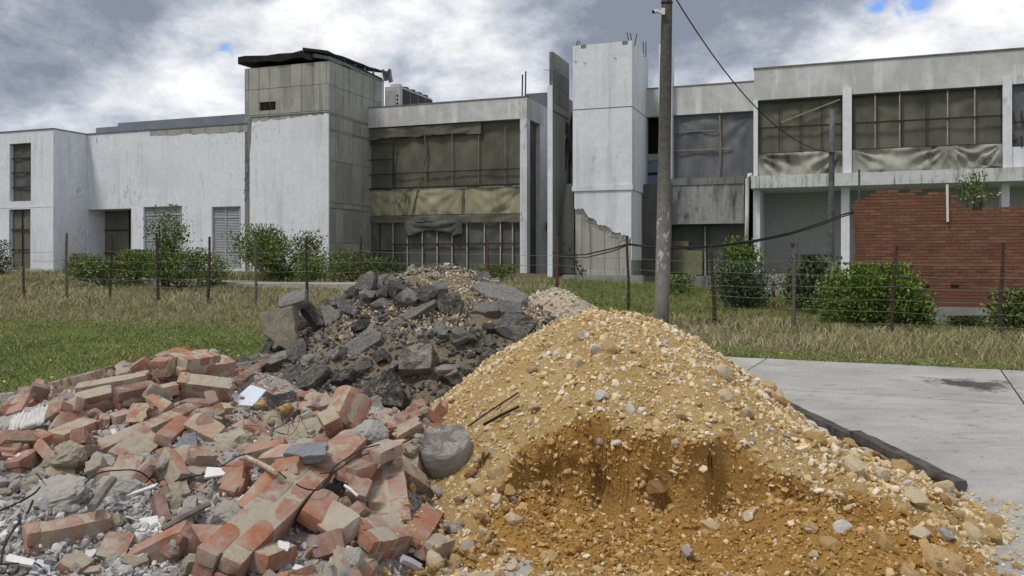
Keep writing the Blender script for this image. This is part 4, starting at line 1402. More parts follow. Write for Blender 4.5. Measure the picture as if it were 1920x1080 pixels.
def build_poles():
    d = 19.4
    xb = (1240.5 - 960) / FPX * d; zb = float(gz(xb, d))
    xt0 = (1250.5 - 960) / FPX * d; zt0 = EYE + 490 * d / FPX
    top = 9.6
    k = (top - zb) / (zt0 - zb)
    base = tag(bpy.data.objects.new('utility_pole', None), 'tall thick weathered concrete utility pole carrying a security camera', 'utility pole')
    base.location = (xb, d, zb); C.objects.link(base)
    n = 14
    path = [(xb + (xt0 - xb) * k * q, d, zb - .4 * (q == 0) + (top - zb) * q) for q in [i / n for i in range(n + 1)]]
    rr = [.168 - .06 * i / n for i in range(n + 1)]
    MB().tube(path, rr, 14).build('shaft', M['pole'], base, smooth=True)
    z = EYE + (HOR - 18) * d / FPX
    xx = xb + (xt0 - xb) * (z - zb) / (zt0 - zb)
    MB().tube([(xx + .13 * math.cos(a), d + .13 * math.sin(a), z + .16 + .03 * math.sin(a)) for a in [i * 6.2832 / 16 for i in range(17)]], .016, 5).build('strap', M['cable'], base)
    # camera
    cz = EYE + (HOR - 26) * d / FPX; cx = (1234 - 960) / FPX * d
    cb = root('security_camera', 'white bullet security camera with its junction box on the concrete pole', 'security camera', (xx - .12, d - .1, cz))
    MB().wbox(xx - .155, xx - .075, d - .20, d - .10, cz - .065, cz + .075).build('junction_box', M['pvc'], cb)
    MB().tube([(xx - .15, d - .15, cz - .02), (xx - .22, d - .16, cz - .01), (xx - .25, d - .17, cz)], [.03, .025, .03], 8).build('bracket', M['pvc'], cb)
    MB().tube([(xx - .22, d - .13, cz + .02), (xx - .345, d - .24, cz - .025)], .043, 12).build('housing', M['pvc'], cb, smooth=False)
    MB().tube([(xx - .3452, d - .2402, cz - .0251), (xx - .352, d - .246, cz - .028)], .036, 12).build('lens', M['black'], cb)
    # slender dark pole
    dd = 27.0
    x0 = (1557 - 960) / FPX * dd; z0 = float(gz(x0, dd)); zt = EYE + (HOR - 205) * dd / FPX; x1 = (1560 - 960) / FPX * dd
    p2 = root('slender_pole', 'slender dark grey pole standing before the open ground floor', 'pole', (x0, dd, z0))
    MB().tube([(x0 + (x1 - x0) * q, dd, z0 - .3 + (zt - z0 + .3) * q) for q in (0, .25, .5, .75, 1)], [.115, .108, .098, .088, .075], 10).build('shaft', M['pole_grey'], p2, smooth=True)
    zz = EYE + (HOR - 287) * dd / FPX
    MB().tube([(x0 - .1 + .02, dd - .09, zz), (x0 + .12, dd - .09, zz + .02)], .03, 6).build('clamp', M['steel'], p2)
    # cable between the two poles
    A = Vector((xt0 + .13, d, zt0 + .15)); Bp = Vector((x0 + .02, dd - .12, zz))
    path = []
    for i in range(25):
        q = i / 24
        p = A.lerp(Bp, q); p.z -= 1.35 * 4 * q * (1 - q) * (0.62 + .0 * q)
        path.append(p)
    o = MB().tube(path, .016, 5).build('overhead_cable', M['cable'], None, loc=A)
    tag(o, 'thin black cable sagging from the concrete pole down to the slender pole', 'cable')
    A2 = Vector((xt0 - .1, d - .05, zt0 + .02))
    p = [A2 + Vector((.14, -.1, -.06)), A2, A2 + Vector((-.25, .2, .08)), A2 + Vector((-4, 3, 1.0))]
    o = MB().tube(p, .012, 5).build('overhead_cable', M['cable'], None, loc=A2)
    tag(o, 'short black wire leaving the head of the concrete pole', 'cable')
    # two loose cables sagging from the brick wall over a fence post to the thin wall
    for j in range(2):
        P = [(1600, 397 + 3 * j, 24.0), (1575, 404 + 4 * j, 23.8), (1540, 418 + 4 * j, 23.4), (1480, 437 + 3 * j, 22.8), (1410, 452 + 3 * j, 22.0), (1340, 461 + 2 * j, 21.2), (1260, 465 + j, 20.7), (1215, 462 + j, 20.6), (1180, 457 + 2 * j, 20.6),
             (1150, 466 + 5 * j, 23), (1100, 477 + 6 * j, 27.5), (1060, 479 + 4 * j, 31), (1030, 470 + 2 * j, 33.2)]
        path = []
        for k in range(len(P) - 1):
            for q in (0, .25, .5, .75):
                e = [P[k][m] + (P[k + 1][m] - P[k][m]) * q for m in range(3)]
                s, z = pz(e[0], e[1], e[2]); path.append(W(s, e[2] - .08, z))
        o = MB().tube(path, .022 if j == 0 else .018, 5).build('slack_cable', M['cable'], None, loc=path[0])
        tag(o, ('upper' if j == 0 else 'lower') + ' of two slack black cables strung from brick wall to thin concrete wall', 'cable')
    # red and white marker post
    dd = 24.5
    xm = (1450 - 960) / FPX * dd; z0 = float(gz(xm, dd)); zt = EYE + (HOR - 517) * dd / FPX
    r = root('marker_post', 'small faded red and white marker post in the weeds', 'marker post', (xm, dd, z0))
    n = 7
    for k in range(n):
        a, b = z0 - .05 + (zt - z0 + .05) * k / n, z0 - .05 + (zt - z0 + .05) * (k + 1) / n
        MB().tube([(xm, dd, a), (xm, dd, b)], .045, 8).build('band', M['band_red'] if k % 2 else M['band_white'], r)
    MB().tube([(xm, dd, zt), (xm, dd, zt + .05)], [.045, .015], 8).build('cap', M['band_red'], r)


M['pole_grey'] = plain('grey_steel_pole', (0.10, 0.105, 0.108), 0.7, 0.45, 5, 0.35)
M['band_red'] = plain('faded_red_band', (0.33, 0.10, 0.08), 0.8)
M['band_white'] = plain('faded_white_band', (0.50, 0.42, 0.38), 0.8)
build_poles()
# ------------------------------------------------------------------ heaps: shapes of the ground they make
RNG = np.random.default_rng(77)


def LIPY(x):
    return np.interp(x, [-.45, -.25, -.1, .05, .22, .40, .58, .72, .85, 1.0, 1.2, 1.36, 1.5, 1.75, 2.05, 2.3, 2.6],
                     [4.3, 4.75, 5.05, 5.28, 5.42, 5.44, 5.36, 5.20, 5.12, 5.14, 5.16, 5.13, 4.98, 4.90, 4.78, 4.6, 4.3])


def h_dirt(x, y, moist=False):
    x = np.asarray(x, float); y = np.asarray(y, float)
    dx, dy = x - .80, y - 7.15
    ang = np.arctan2(dy, dx)
    Rx = np.where(dx > 0, 1.88, 1.82); Ry = np.where(dy > 0, 2.5, 2.95)
    wob = 1 + .05 * vnoise(ang * 1.6, 0, 0, 3) + .03 * vnoise(ang * 5, 0, 0, 4)
    r = np.sqrt((dx / Rx) ** 2 + (dy / Ry) ** 2) / wob
    z = 1.17 * (1 - r ** 1.62) + .03 * np.exp(-(r * 5) ** 2)
    lx, ly = x - 1.85, y - 5.55
    lobe = .36 * (1 - (np.sqrt((lx / 1.12) ** 2 + (ly / 1.35) ** 2)) ** 1.5)
    z = np.maximum(z, 0.5 * (z + lobe) + 0.5 * np.sqrt((z - lobe) ** 2 + .02))
    z = z + .035 * fbm(x * 2.2, y * 2.2, 0, 11, 4)
    lip = LIPY(x) + .07 * vnoise(x * 4.5, 0, 0, 8) + .05 * vnoise(x * 11, y * 3, 0, 9)
    k = (lip - y)
    side = sstep(-.42, -.12, x) * (1 - sstep(2.15, 2.6, x))
    w = sstep(-.03, .09 + .05 * vnoise(x * 3, y * 2, 0, 23), k) * side
    deep = np.exp(-((x - .22) / .42) ** 2)
    talus = (.13 + .09 * vnoise(x * 2.5, 1, 0, 21)) * (1 - np.clip((k - .1) / .95, 0, 1.15)) + .045 * fbm(x * 5, y * 5, 0, 31, 5) + .03
    zc = np.minimum(z, talus - .05 * deep * np.exp(-((k - .2) / .2) ** 2))
    rough = .03 * fbm(x * 7, y * 7, 0, 37, 5, .62) * np.exp(-((k - .08) / .22) ** 2) * side
    out = z * (1 - w) + zc * w + rough
    sand = .024 + .012 * fbm(x * 4, y * 4, 0, 39, 3) - .25 * np.clip(np.sqrt(((x - .9) / 1.7) ** 2 + ((y - 4.3) / 1.1) ** 2) - .85, 0, 1)
    out = np.maximum(out, sand)
    if moist: return out, np.clip(sstep(-.05, .03, k) * side * (1 - .55 * sstep(.7, 1.1, k)) + .35 * sstep(-.22, .05, k) * side * (1 - w), 0, 1)
    return out


def bank_shift(X, Y, Z):
    k = LIPY(X) - Y
    msk = np.exp(-((k - .05) / .10) ** 2) * sstep(-.42, -.12, X) * (1 - sstep(2.1, 2.5, X))
    nn = fbm(X * 5, Y * 3, Z * 5, 83, 5, .6)
    return X + msk * .025 * fbm(X * 6, Y * 3, Z * 6 + 9, 85, 4), Y + msk * (.035 * nn - .16 * np.clip(Z - .22, 0, .3))


def h_asph(x, y):
    x = np.asarray(x, float); y = np.asarray(y, float)
    dx, dy = x + .80, y - 10.5
    Rx = np.where(dx > 0, 2.35, 2.95); Ry = np.where(dy > 0, 2.2, 2.75)
    ang = np.arctan2(dy, dx)
    r = np.sqrt((dx / Rx) ** 2 + (dy / Ry) ** 2) / (1 + .06 * vnoise(ang * 1.7, 0, 0, 41))
    z = 1.50 * (1 - r ** 1.45)
    return z + .06 * fbm(x * 1.6, y * 1.6, 0, 44, 4) * (r < 1.15)


def h_grav(x, y):
    x = np.asarray(x, float); y = np.asarray(y, float)
    dx, dy = x - .62, y - 12.2
    r = np.sqrt((dx / np.where(dx > 0, 1.75, 2.1)) ** 2 + (dy / 2.0) ** 2)
    return 1.22 * (1 - r ** 1.25) + .02 * fbm(x * 3, y * 3, 0, 55, 3)


def h_rubb(x, y):
    x = np.asarray(x, float); y = np.asarray(y, float)
    b = np.interp(y, [2.4, 3.0, 3.6, 4.2, 5.0, 6.2, 7.2, 8.2, 9.1, 9.8], [.10, .10, .13, .20, .30, .38, .40, .34, .16, -.12])
    e = 1 - sstep(-1.05, -.22, x + .12 * vnoise(y * 1.5, 0, 0, 61))
    e = e * (1 - .55 * sstep(-3.6, -5.0, x) * sstep(6.0, 7.5, y)) * (1 - .35 * sstep(-2.8, -1.4, x) * sstep(6.6, 7.6, y))
    z = b * e - .10 * (1 - e)
    z = z + .20 * np.exp(-((x + 2.75) / .75) ** 2 - ((y - 7.7) / .75) ** 2) + .10 * np.exp(-((x + 3.9) / .7) ** 2 - ((y - 7.6) / .6) ** 2)
    return z + .075 * fbm(x * 1.1, y * 1.1, 0, 66, 4) * e


HX0, HX1, HY0, HY1, HR = -8.2, 4.8, 2.4, 15.2, 0.035
gx = np.arange(HX0, HX1, HR); gy = np.arange(HY0, HY1, HR)
GX, GY = np.meshgrid(gx, gy)
HM = np.maximum.reduce([np.where(in_road(GX, GY), 0.012, gz(GX, GY)), h_dirt(GX, GY), h_asph(GX, GY), h_grav(GX, GY), h_rubb(GX, GY)])


def hm(x, y):
    fx = np.clip((np.asarray(x, float) - HX0) / HR, 0, len(gx) - 1.001); fy = np.clip((np.asarray(y, float) - HY0) / HR, 0, len(gy) - 1.001)
    i = fx.astype(int); j = fy.astype(int); u = fx - i; v = fy - j
    return HM[j, i] * (1 - u) * (1 - v) + HM[j, i + 1] * u * (1 - v) + HM[j + 1, i] * (1 - u) * v + HM[j + 1, i + 1] * u * v


def hit(px, py):
    d = np.arange(2.8, 16, .02)
    x = (px - 960) / FPX * d; z = EYE + d * (HOR - py) / FPX
    h = np.where((x > HX0) & (x < HX1) & (d < HY1), hm(x, d), 0)
    k = np.nonzero(z <= h)[0]
    i = k[0] if len(k) else len(d) - 1
    return Vector((x[i], d[i], z[i]))


def proj(p):
    return 960 + FPX * p[0] / p[1], HOR - (p[2] - EYE) / p[1] * FPX


# ------------------------------------------------------------------ heap materials
def dirt_mat():
    m, nt, b = new_mat('ochre_dirt'); g = G(nt)
    v = g.coord(); w = g.attr('moist')
    n1 = g.noise(v, 2.2, 9, .66, .3); n2 = g.noise(v, 30, 9, .75); n3 = g.noise(v, 110, 5, .7)
    vo = g.voro(v, 42, 'F1', 'Distance')
    dry = g.ramp(n1, [(.28, (.345, .225, .085)), (.5, (.44, .305, .128)), (.72, (.53, .40, .20))])
    dry = g.mix(g.mr(n2, .52, .7, 0, .6), dry, (.66, .54, .34))
    wet = g.ramp(n1, [(.3, (.33, .175, .045)), (.6, (.43, .25, .075)), (.8, (.48, .305, .115))])
    wet = g.mix(g.mr(n2, .56, .72, 0, .55), wet, (.50, .35, .165))
    wf = g.mr(g.math('ADD', w, g.math('MULTIPLY', g.math('SUBTRACT', n1, .5), .8)), .25, .75)
    col = g.mix(wf, dry, wet)
    col = g.mix(g.mr(n3, .58, .75, 0, .35), col, (.68, .56, .38))
    h = g.math('ADD', g.math('MULTIPLY', n2, 1.0), g.math('ADD', g.math('MULTIPLY', n3, .35), g.math('MULTIPLY', vo, -.5)))
    return finish(m, g, b, col, .95, g.bump(h, .9, .025), .12)


def tone_mat(name, stops, bump=.5, scale=30, rough=.9, attr='tone', dirt=None, dirt_amt=.5):
    """many small pieces in one mesh, each with its own colour from the attribute"""
    m, nt, b = new_mat(name); g = G(nt)
    v = g.coord()
    n = g.noise(v, scale, 7, .7)
    col = g.ramp(g.attr(attr), stops)
    col = g.mix(g.mr(n, .45, .75, 0, dirt_amt), col, dirt) if dirt else g.mix(g.mr(n, .35, .7, .35, 0), col, (.1, .09, .07), 'MULTIPLY')
    return finish(m, g, b, col, rough, g.bump(n, bump, .008), .2)


OCHRE = [(0.0, (.40, .24, .085)), (.25, (.50, .34, .145)), (.45, (.60, .46, .24)), (.65, (.68, .56, .36)), (.86, (.74, .67, .54)), (.95, (.50, .46, .47)), (1.0, (.70, .68, .64))]
M['dirt'] = dirt_mat()
M['pebble'] = tone_mat('ochre_pebbles', OCHRE, dirt=(.46, .31, .13), dirt_amt=.55)
M['gravel'] = tone_mat('pale_gravel', [(0, (.30, .20, .10)), (.3, (.46, .36, .23)), (.6, (.56, .48, .36)), (.85, (.66, .61, .52)), (1, (.25, .23, .21))], dirt=(.40, .30, .18), dirt_amt=.4)
M['crumb'] = tone_mat('rubble_crumbs', [(0, (.29, .125, .082)), (.12, (.37, .20, .14)), (.2, (.47, .39, .27)), (.35, (.36, .34, .30)), (.6, (.34, .335, .325)), (.85, (.47, .46, .45)), (1, (.70, .69, .68))], dirt=(.33, .30, .26), dirt_amt=.5)
M['black_crumb'] = tone_mat('asphalt_crumbs', [(0, (.05, .05, .05)), (.5, (.12, .118, .115)), (.8, (.20, .19, .175)), (1, (.40, .33, .23))], dirt=(.22, .195, .16), dirt_amt=.4)


def soil_mat(name, cols, bump=.9):
    m, nt, b = new_mat(name); g = G(nt)
    v = g.coord(); n1 = g.noise(v, 3, 9, .68, .3); n2 = g.noise(v, 28, 9, .75); vo = g.ramp(g.voro(v, 30, 'F1', 'Distance'), [(0, (.45, .45, .45)), (.8, (1, 1, 1))])
    col = g.ramp(n1, [(.3, cols[0]), (.7, cols[1])])
    col = g.mix(.5, col, g.mix(1.0, vo, cols[2], 'MULTIPLY'))
    col = g.mix(g.mr(n2, .5, .72, 0, .6), col, cols[2])
    return finish(m, g, b, col, .95, g.bump(n2, bump, .03), .12)


M['asph_soil'] = soil_mat('dirty_gravel_bed', [(.075, .062, .048), (.17, .135, .092), (.36, .295, .205)])
M['grav_soil'] = soil_mat('gravel_bed', [(.36, .28, .18), (.48, .40, .28), (.58, .52, .42)])
M['rub_soil'] = soil_mat('grey_rubble_dust', [(.29, .27, .24), (.42, .40, .37), (.56, .545, .515)])


def heap_mesh(name, hf, x0, x1, y0, y1, res, mat, disp, seed, moist=False):
    xs = np.arange(x0, x1, res); ys = np.arange(y0, y1, res)
    if moist: ys = np.concatenate([np.arange(y0, 4.5, res), np.arange(4.5, 5.65, .007), np.arange(5.65, y1, res)])
    X, Y = np.meshgrid(xs, ys)
    if moist: Z, Wt = hf(X, Y, True)
    else: Z, Wt = hf(X, Y), None
    Z = Z + disp * fbm(X * 6, Y * 6, 0, seed, 5, .6)
    if moist:      # the bank: an uneven crumbling face that leans out a little under its lip
        X, Y = bank_shift(X, Y, Z)
    n = len(xs)
    i = (np.arange(len(ys) - 1)[:, None] * n + np.arange(n - 1)).ravel()
    F = np.stack([i, i + 1, i + n + 1, i + n], 1)
    keep = (Z.ravel()[F] > -.06).any(1)
    F = F[keep]
    used = np.unique(F); mp = np.zeros(X.size, np.int64); mp[used] = np.arange(len(used))
    V = np.stack([X.ravel(), Y.ravel(), Z.ravel()], 1)[used]
    c = np.array([(x0 + x1) / 2, (y0 + y1) / 2, 0])
    m = np_mesh(name, V - c, mp[F], mat, True, attrs={'moist': Wt.ravel()[used]} if moist else None)
    return m, c


def heap(name, label, cat, body, *a, **k):
    m, c = heap_mesh(body, *a, **k)
    r = root(name, label, cat, tuple(c))
    child(body, m, r)
    return r


DIRT = heap('dirt_heap', 'tall heap of ochre yellow dirt and stones with a dug out hollow at its foot', 'dirt heap', 'dirt', h_dirt, -1.7, 3.7, 3.4, 10.2, .020, M['dirt'], .016, 71, moist=True)
ASPH = heap('asphalt_heap', 'dark heap of broken asphalt and gravelly soil behind the yellow dirt', 'asphalt heap', 'soil', h_asph, -4.2, 2.1, 7.2, 13.2, .035, M['asph_soil'], .03, 72)
GRAV = heap('gravel_heap', 'smaller pale gravel heap behind dirt and asphalt heaps', 'gravel heap', 'gravel', h_grav, -1.8, 2.7, 9.9, 14.6, .035, M['grav_soil'], .02, 73)
RUBB = heap('rubble_heap', 'wide low heap of broken bricks, mortar and concrete dust nearest the camera', 'rubble heap', 'dust', h_rubb, -8.0, .5, 2.4, 9.9, .035, M['rub_soil'], .03, 74)
# ------------------------------------------------------------------ piece shapes


def ico(level):
    import bmesh
    bm = bmesh.new(); bmesh.ops.create_icosphere(bm, subdivisions=level, radius=1)
    bm.verts.ensure_lookup_table()
    V = np.array([v.co[:] for v in bm.verts]); F = np.array([[v.index for v in f.verts] for f in bm.faces])
    bm.free(); return V, F


ICO1, ICO2, ICO3, ICO4 = ico(1), ico(2), ico(3), ico(4)


def rock(seed, lvl=ICO2, cuts=9, rough=.06, lo=.55, hi=.9):
    r = np.random.default_rng(seed)
    V = lvl[0].copy()
    for _ in range(cuts):
        n = r.normal(size=3); n /= np.linalg.norm(n)
        o = r.uniform(lo, hi)
        e = V @ n - o
        V = V - np.clip(e, 0, None)[:, None] * n
    V = V * (1 + rough * fbm(V[:, 0] * 2.3, V[:, 1] * 2.3, V[:, 2] * 2.3 + seed, seed, 3)[:, None])
    V = V / np.abs(V).max(0) * .5
    return V, lvl[1]


def lump(seed, rough=.28):
    V = ICO4[0].copy()
    k = 1 + rough * fbm(V[:, 0] * 1.4, V[:, 1] * 1.4, V[:, 2] * 1.4 + seed * 3, seed, 4, .55)
    r = np.random.default_rng(seed)
    V = V * k[:, None]
    for _ in range(4):
        n = r.normal(size=3); n /= np.linalg.norm(n)
        V = V - np.clip(V @ n - r.uniform(.6, .9), 0, None)[:, None] * n * .9
    V = V * (1 + .07 * fbm(V[:, 0] * 6, V[:, 1] * 6, V[:, 2] * 6, seed + 50, 4, .65)[:, None])
    return V / np.abs(V).max(0) * .5, ICO4[1]


def slab_shape(seed, n=9, rough=.05):
    """broken flat piece: irregular outline, rough broken sides, nearly flat faces; unit size"""
    r = np.random.default_rng(seed)
    a = np.sort(r.uniform(0, 1, n) * .5 / n * 2 + np.arange(n) / n) * 2 * np.pi
    sq = np.maximum(np.abs(np.cos(a)), np.abs(np.sin(a)))
    rad = (1 / sq) * r.uniform(.78, 1.0, n)
    P = np.stack([np.cos(a) * rad, np.sin(a) * rad], 1)
    # doubled outline
    Q = []
    for i in range(n):
        p, q = P[i], P[(i + 1) % n]
        Q += [p, (p + q) / 2 * r.uniform(.93, 1.03)]
    Q = np.array(Q); Q = Q / np.abs(Q).max(0) * .5
    m = len(Q)
    rings = []
    for z, sc, j in ((.5, .96, .01), (.40, 1.0, .02), (.0, 1.0, rough), (-.38, .98, rough), (-.5, .92, .03)):
        R = Q * sc * (1 + r.uniform(-j, j, (m, 1)))
        rings.append(np.concatenate([R, np.full((m, 1), z) + r.uniform(-.05, .05, (m, 1))], 1))
    V = np.concatenate(rings + [np.array([[0, 0, .5 + r.uniform(-.03, .05)], [0, 0, -.5]])])
    inner_t = np.concatenate([Q * .55, np.full((m, 1), .5) + r.uniform(-.05, .05, (m, 1))], 1)
    base = len(V)
    V = np.concatenate([V, inner_t])
    F = []
    for k in range(4):
        for i in range(m):
            a_, b_ = k * m + i, k * m + (i + 1) % m
            F += [(b_, a_, a_ + m), (b_, a_ + m, b_ + m)]
    for i in range(m):
        j = (i + 1) % m
        F += [(i, j, base + j), (i, base + j, base + i), (base + i, base + j, 5 * m), (4 * m + j, 4 * m + i, 5 * m + 1)]
    return V, np.array(F)


def roughen(VF, seed, amt=.035):
    """split each face in four and push the points about"""
    V, F = list(map(tuple, VF[0])), VF[1]
    mid = {}
    def m(a, b):
        k = (min(a, b), max(a, b))
        if k not in mid:
            mid[k] = len(V); V.append(tuple((np.array(V[a]) + np.array(V[b])) / 2))
        return mid[k]
    G_ = []
    for a, b, c in F:
        x, y, z = m(a, b), m(b, c), m(c, a)
        G_ += [(a, x, z), (x, b, y), (z, y, c), (x, y, z)]
    V = np.array(V)
    d = np.stack([fbm(V[:, 0] * 4.5 + q, V[:, 1] * 4.5, V[:, 2] * 2.0 + seed, seed + q, 3) for q in (1, 5, 9)], 1)
    return V + d * np.array([amt, amt, amt * 2.2]), np.array(G_)


def brick_shape(seed, L=.25, Wd=.12, T=.065, b0=0.0, b1=0.0, chip=.004):
    """a brick in metres, ends broken by b0 / b1"""
    r = np.random.default_rng(seed)
    nx, ny, nz = 8, 4, 3
    pts, idx, F = [], {}, []
    def vid(i, j, k):
        if (i, j, k) not in idx:
            idx[(i, j, k)] = len(pts); pts.append((i / nx - .5, j / ny - .5, k / nz - .5))
        return idx[(i, j, k)]
    for j in range(ny):
        for k in range(nz):
            F += [(vid(0, j, k), vid(0, j, k + 1), vid(0, j + 1, k + 1), vid(0, j + 1, k)), (vid(nx, j, k), vid(nx, j + 1, k), vid(nx, j + 1, k + 1), vid(nx, j, k + 1))]
    for i in range(nx):
        for k in range(nz):
            F += [(vid(i, 0, k), vid(i + 1, 0, k), vid(i + 1, 0, k + 1), vid(i, 0, k + 1)), (vid(i, ny, k), vid(i, ny, k + 1), vid(i + 1, ny, k + 1), vid(i + 1, ny, k))]
        for j in range(ny):
            F += [(vid(i, j, 0), vid(i, j + 1, 0), vid(i + 1, j + 1, 0), vid(i + 1, j, 0)), (vid(i, j, nz), vid(i + 1, j, nz), vid(i + 1, j + 1, nz), vid(i, j + 1, nz))]
    V = np.array(pts)
    e = (np.abs(np.abs(V) - .5) < 1e-6).sum(1)
    P = V * np.array([L, Wd, T])
    sh = np.where(e == 3, .0045, np.where(e == 2, .0022, 0.0))
    P = P - np.sign(V) * np.minimum(sh, .01)[:, None] * (e >= 2)[:, None]
    P = P + r.normal(size=P.shape) * chip * np.where(e >= 1, .16, 0)[:, None]
    nv = vnoise(V[:, 1] * 3.1, V[:, 2] * 3.1, 0, seed) * .6 + r.uniform(-.4, .4, len(V))
    if b1: P[:, 0] -= np.where(V[:, 0] > .2, (V[:, 0] - .2) / .3 * b1 * (.5 + .5 * nv), 0)
    if b0: P[:, 0] += np.where(V[:, 0] < -.2, (-V[:, 0] - .2) / .3 * b0 * (.5 + .5 * np.roll(nv, 7)), 0)
    # a chipped corner
    c = np.array([r.choice([-.5, .5]) * L, r.choice([-.5, .5]) * Wd, r.choice([-.5, .5]) * T])
    dd = np.linalg.norm(P - c, axis=1)
    P = P + np.clip(1 - dd / .05, 0, 1)[:, None] * (-c / np.linalg.norm(c)) * .022
    return P, np.array(F)


def shape_mesh(name, VF, mat, smooth=False):
    return np_mesh(name, VF[0], VF[1], mat, smooth)


def rubble_brick_mat(name, cols, dirt, mortar, amt, bed=0.0, dusty=.30):
    """brick with mortar left on its bed faces (bed) and in patches (amt), dulled by dust"""
    m, nt, b = new_mat(name); g = G(nt)
    v = g.coord(rnd=True); r = g.rnd()
    col = g.ramp(r, [(i / (len(cols) - 1), c) for i, c in enumerate(cols)])
    n = g.noise(v, 70, 10, .75); n2 = g.noise(v, 8, 10, .68, .3); n3 = g.noise(v, 22, 9, .7); n5 = g.noise(v, 4, 6, .6)
    col = g.mix(g.mr(n3, .40, .66, 0, .6), col, dirt)
    col = g.mix(g.mr(n, .50, .70, 0, .55), col, tuple(c * .5 for c in cols[0]))
    if mortar:
        tc = g.N.new('ShaderNodeTexCoord'); sx = g.N.new('ShaderNodeSeparateXYZ'); g.L.new(tc.outputs['Normal'], sx.inputs[0])
        face = g.mr(g.math('ABSOLUTE', sx.outputs['Z']), .6, .85, 0, bed)
        k = g.math('ADD', g.math('ADD', n2, g.math('MULTIPLY', g.math('SUBTRACT', n, .5), .22)), face)
        mc = g.mix(g.mr(n3, .35, .68), mortar, tuple(c * .70 for c in mortar))
        mc = g.mix(g.mr(n, .52, .70, 0, .5), mc, tuple(c * .5 for c in mortar))
        col = g.mix(g.mr(k, .60 - amt, .66 - amt), col, mc)
    col = g.mix(g.mr(g.math('ADD', n5, g.math('MULTIPLY', n, .3)), .52, .82, 0, dusty * 1.6), col, (.40, .36, .31))
    h = g.math('ADD', g.math('MULTIPLY', n, .8), g.math('MULTIPLY', n3, 1.2))
    return finish(m, g, b, col, .93, g.bump(h, .85, .009), .12)


MORTAR = (.475, .415, .30)
M['brick_red'] = rubble_brick_mat('fresh_red_brick', [(.33, .115, .06), (.38, .145, .08), (.35, .155, .10), (.41, .16, .08)], (.40, .26, .19), MORTAR, -.04, .06, .44)
M['brick_pink'] = rubble_brick_mat('dusty_pink_brick', [(.34, .175, .12), (.38, .21, .15), (.31, .15, .105), (.41, .25, .185)], (.46, .36, .285), MORTAR, -.02, .14, .50)
M['brick_crust'] = rubble_brick_mat('mortar_crusted_brick', [(.36, .15, .09), (.40, .20, .13), (.33, .13, .075)], (.42, .28, .19), MORTAR, .04, .18, .36)
M['brick_dark'] = rubble_brick_mat('dull_dark_brick', [(.19, .085, .06), (.24, .11, .08), (.21, .10, .08)], (.30, .20, .15), MORTAR, -.05, .08)
M['mortar'] = rubble_brick_mat('beige_mortar', [(.46, .41, .30), (.42, .365, .26), (.50, .45, .345)], (.34, .29, .20), (.54, .50, .41), .0, 0, .4)
M['concrete_lump'] = rubble_brick_mat('grey_concrete', [(.47, .455, .42), (.54, .525, .49), (.40, .39, .36)], (.30, .29, .265), (.62, .605, .575), .02, 0, .3)
M['tile_white'] = plain('white_tile', (.68, .68, .66), .35, .08, 8, .5)
M['board_blue'] = plain('pale_blue_board', (.60, .66, .74), .5, .05, 3, .4)
M['slate'] = plain('blue_grey_slate', (.20, .21, .225), .7, .25, 10)
M['timber'] = plain('grey_timber', (.19, .165, .145), .85, .35, 14, bump=.5)
M['timber_pale'] = plain('pale_timber', (.42, .36, .27), .85, .3, 14, bump=.5)
M['kerb_wood'] = plain('dark_weathered_beam', (.075, .069, .063), .85, .6, 9, bump=.8)


def asphalt_mat(name, base, dust, dust_amt, agg):
    m, nt, b = new_mat(name); g = G(nt)
    v = g.coord(which='Object', rnd=True)
    # sizes differ: keep the grain the same in metres
    n = g.noise(v, 14, 10, .78); n2 = g.noise(v, 2.6, 10, .72, .3); vo = g.voro(v, 22, 'F1', 'Color'); n4 = g.noise(v, 34, 6, .75)
    sp = g.N.new('ShaderNodeSeparateColor'); g.L.new(vo, sp.inputs[0])
    tone = g.mr(g.rnd(), 0, 1, .7, 1.5)
    col = g.ramp(n, [(.32, tuple(c * .45 for c in base)), (.5, base), (.68, tuple(c * 2.0 for c in base))])
    tn = g.N.new('ShaderNodeCombineColor')
    for i in range(3): g.L.new(tone, tn.inputs[i])
    col = g.mix(1.0, col, tn.outputs[0], 'MULTIPLY')
    col = g.mix(g.math('MULTIPLY', g.mr(sp.outputs[0], .70, .95, 0, agg), g.mr(n2, .35, .6)), col, (.36, .34, .30))
    dk = g.mr(g.math('ADD', n2, g.math('MULTIPLY', g.math('SUBTRACT', n4, .5), .35)), .58 - dust_amt, .70 - dust_amt * .5, 0, .9)
    col = g.mix(dk, col, g.mix(g.mr(n, .35, .65), dust, tuple(c * .5 for c in dust)))
    h = g.math('ADD', g.math('MULTIPLY', n, 1.3), g.math('ADD', g.math('MULTIPLY', sp.outputs[1], .35), n4))
    return finish(m, g, b, col, .93, g.bump(h, .8, .018), .15)


M['asphalt'] = asphalt_mat('black_asphalt', (.088, .085, .080), (.28, .26, .225), .08, .75)
M['asphalt_grey'] = asphalt_mat('worn_grey_asphalt', (.162, .157, .147), (.34, .32, .285), .08, .7)
M['asphalt_dusty'] = asphalt_mat('dusty_asphalt', (.18, .172, .16), (.50, .46, .39), .17, .85)
M['slab_tan'] = asphalt_mat('tan_stained_slab', (.25, .23, .19), (.38, .34, .255), .25, .1)


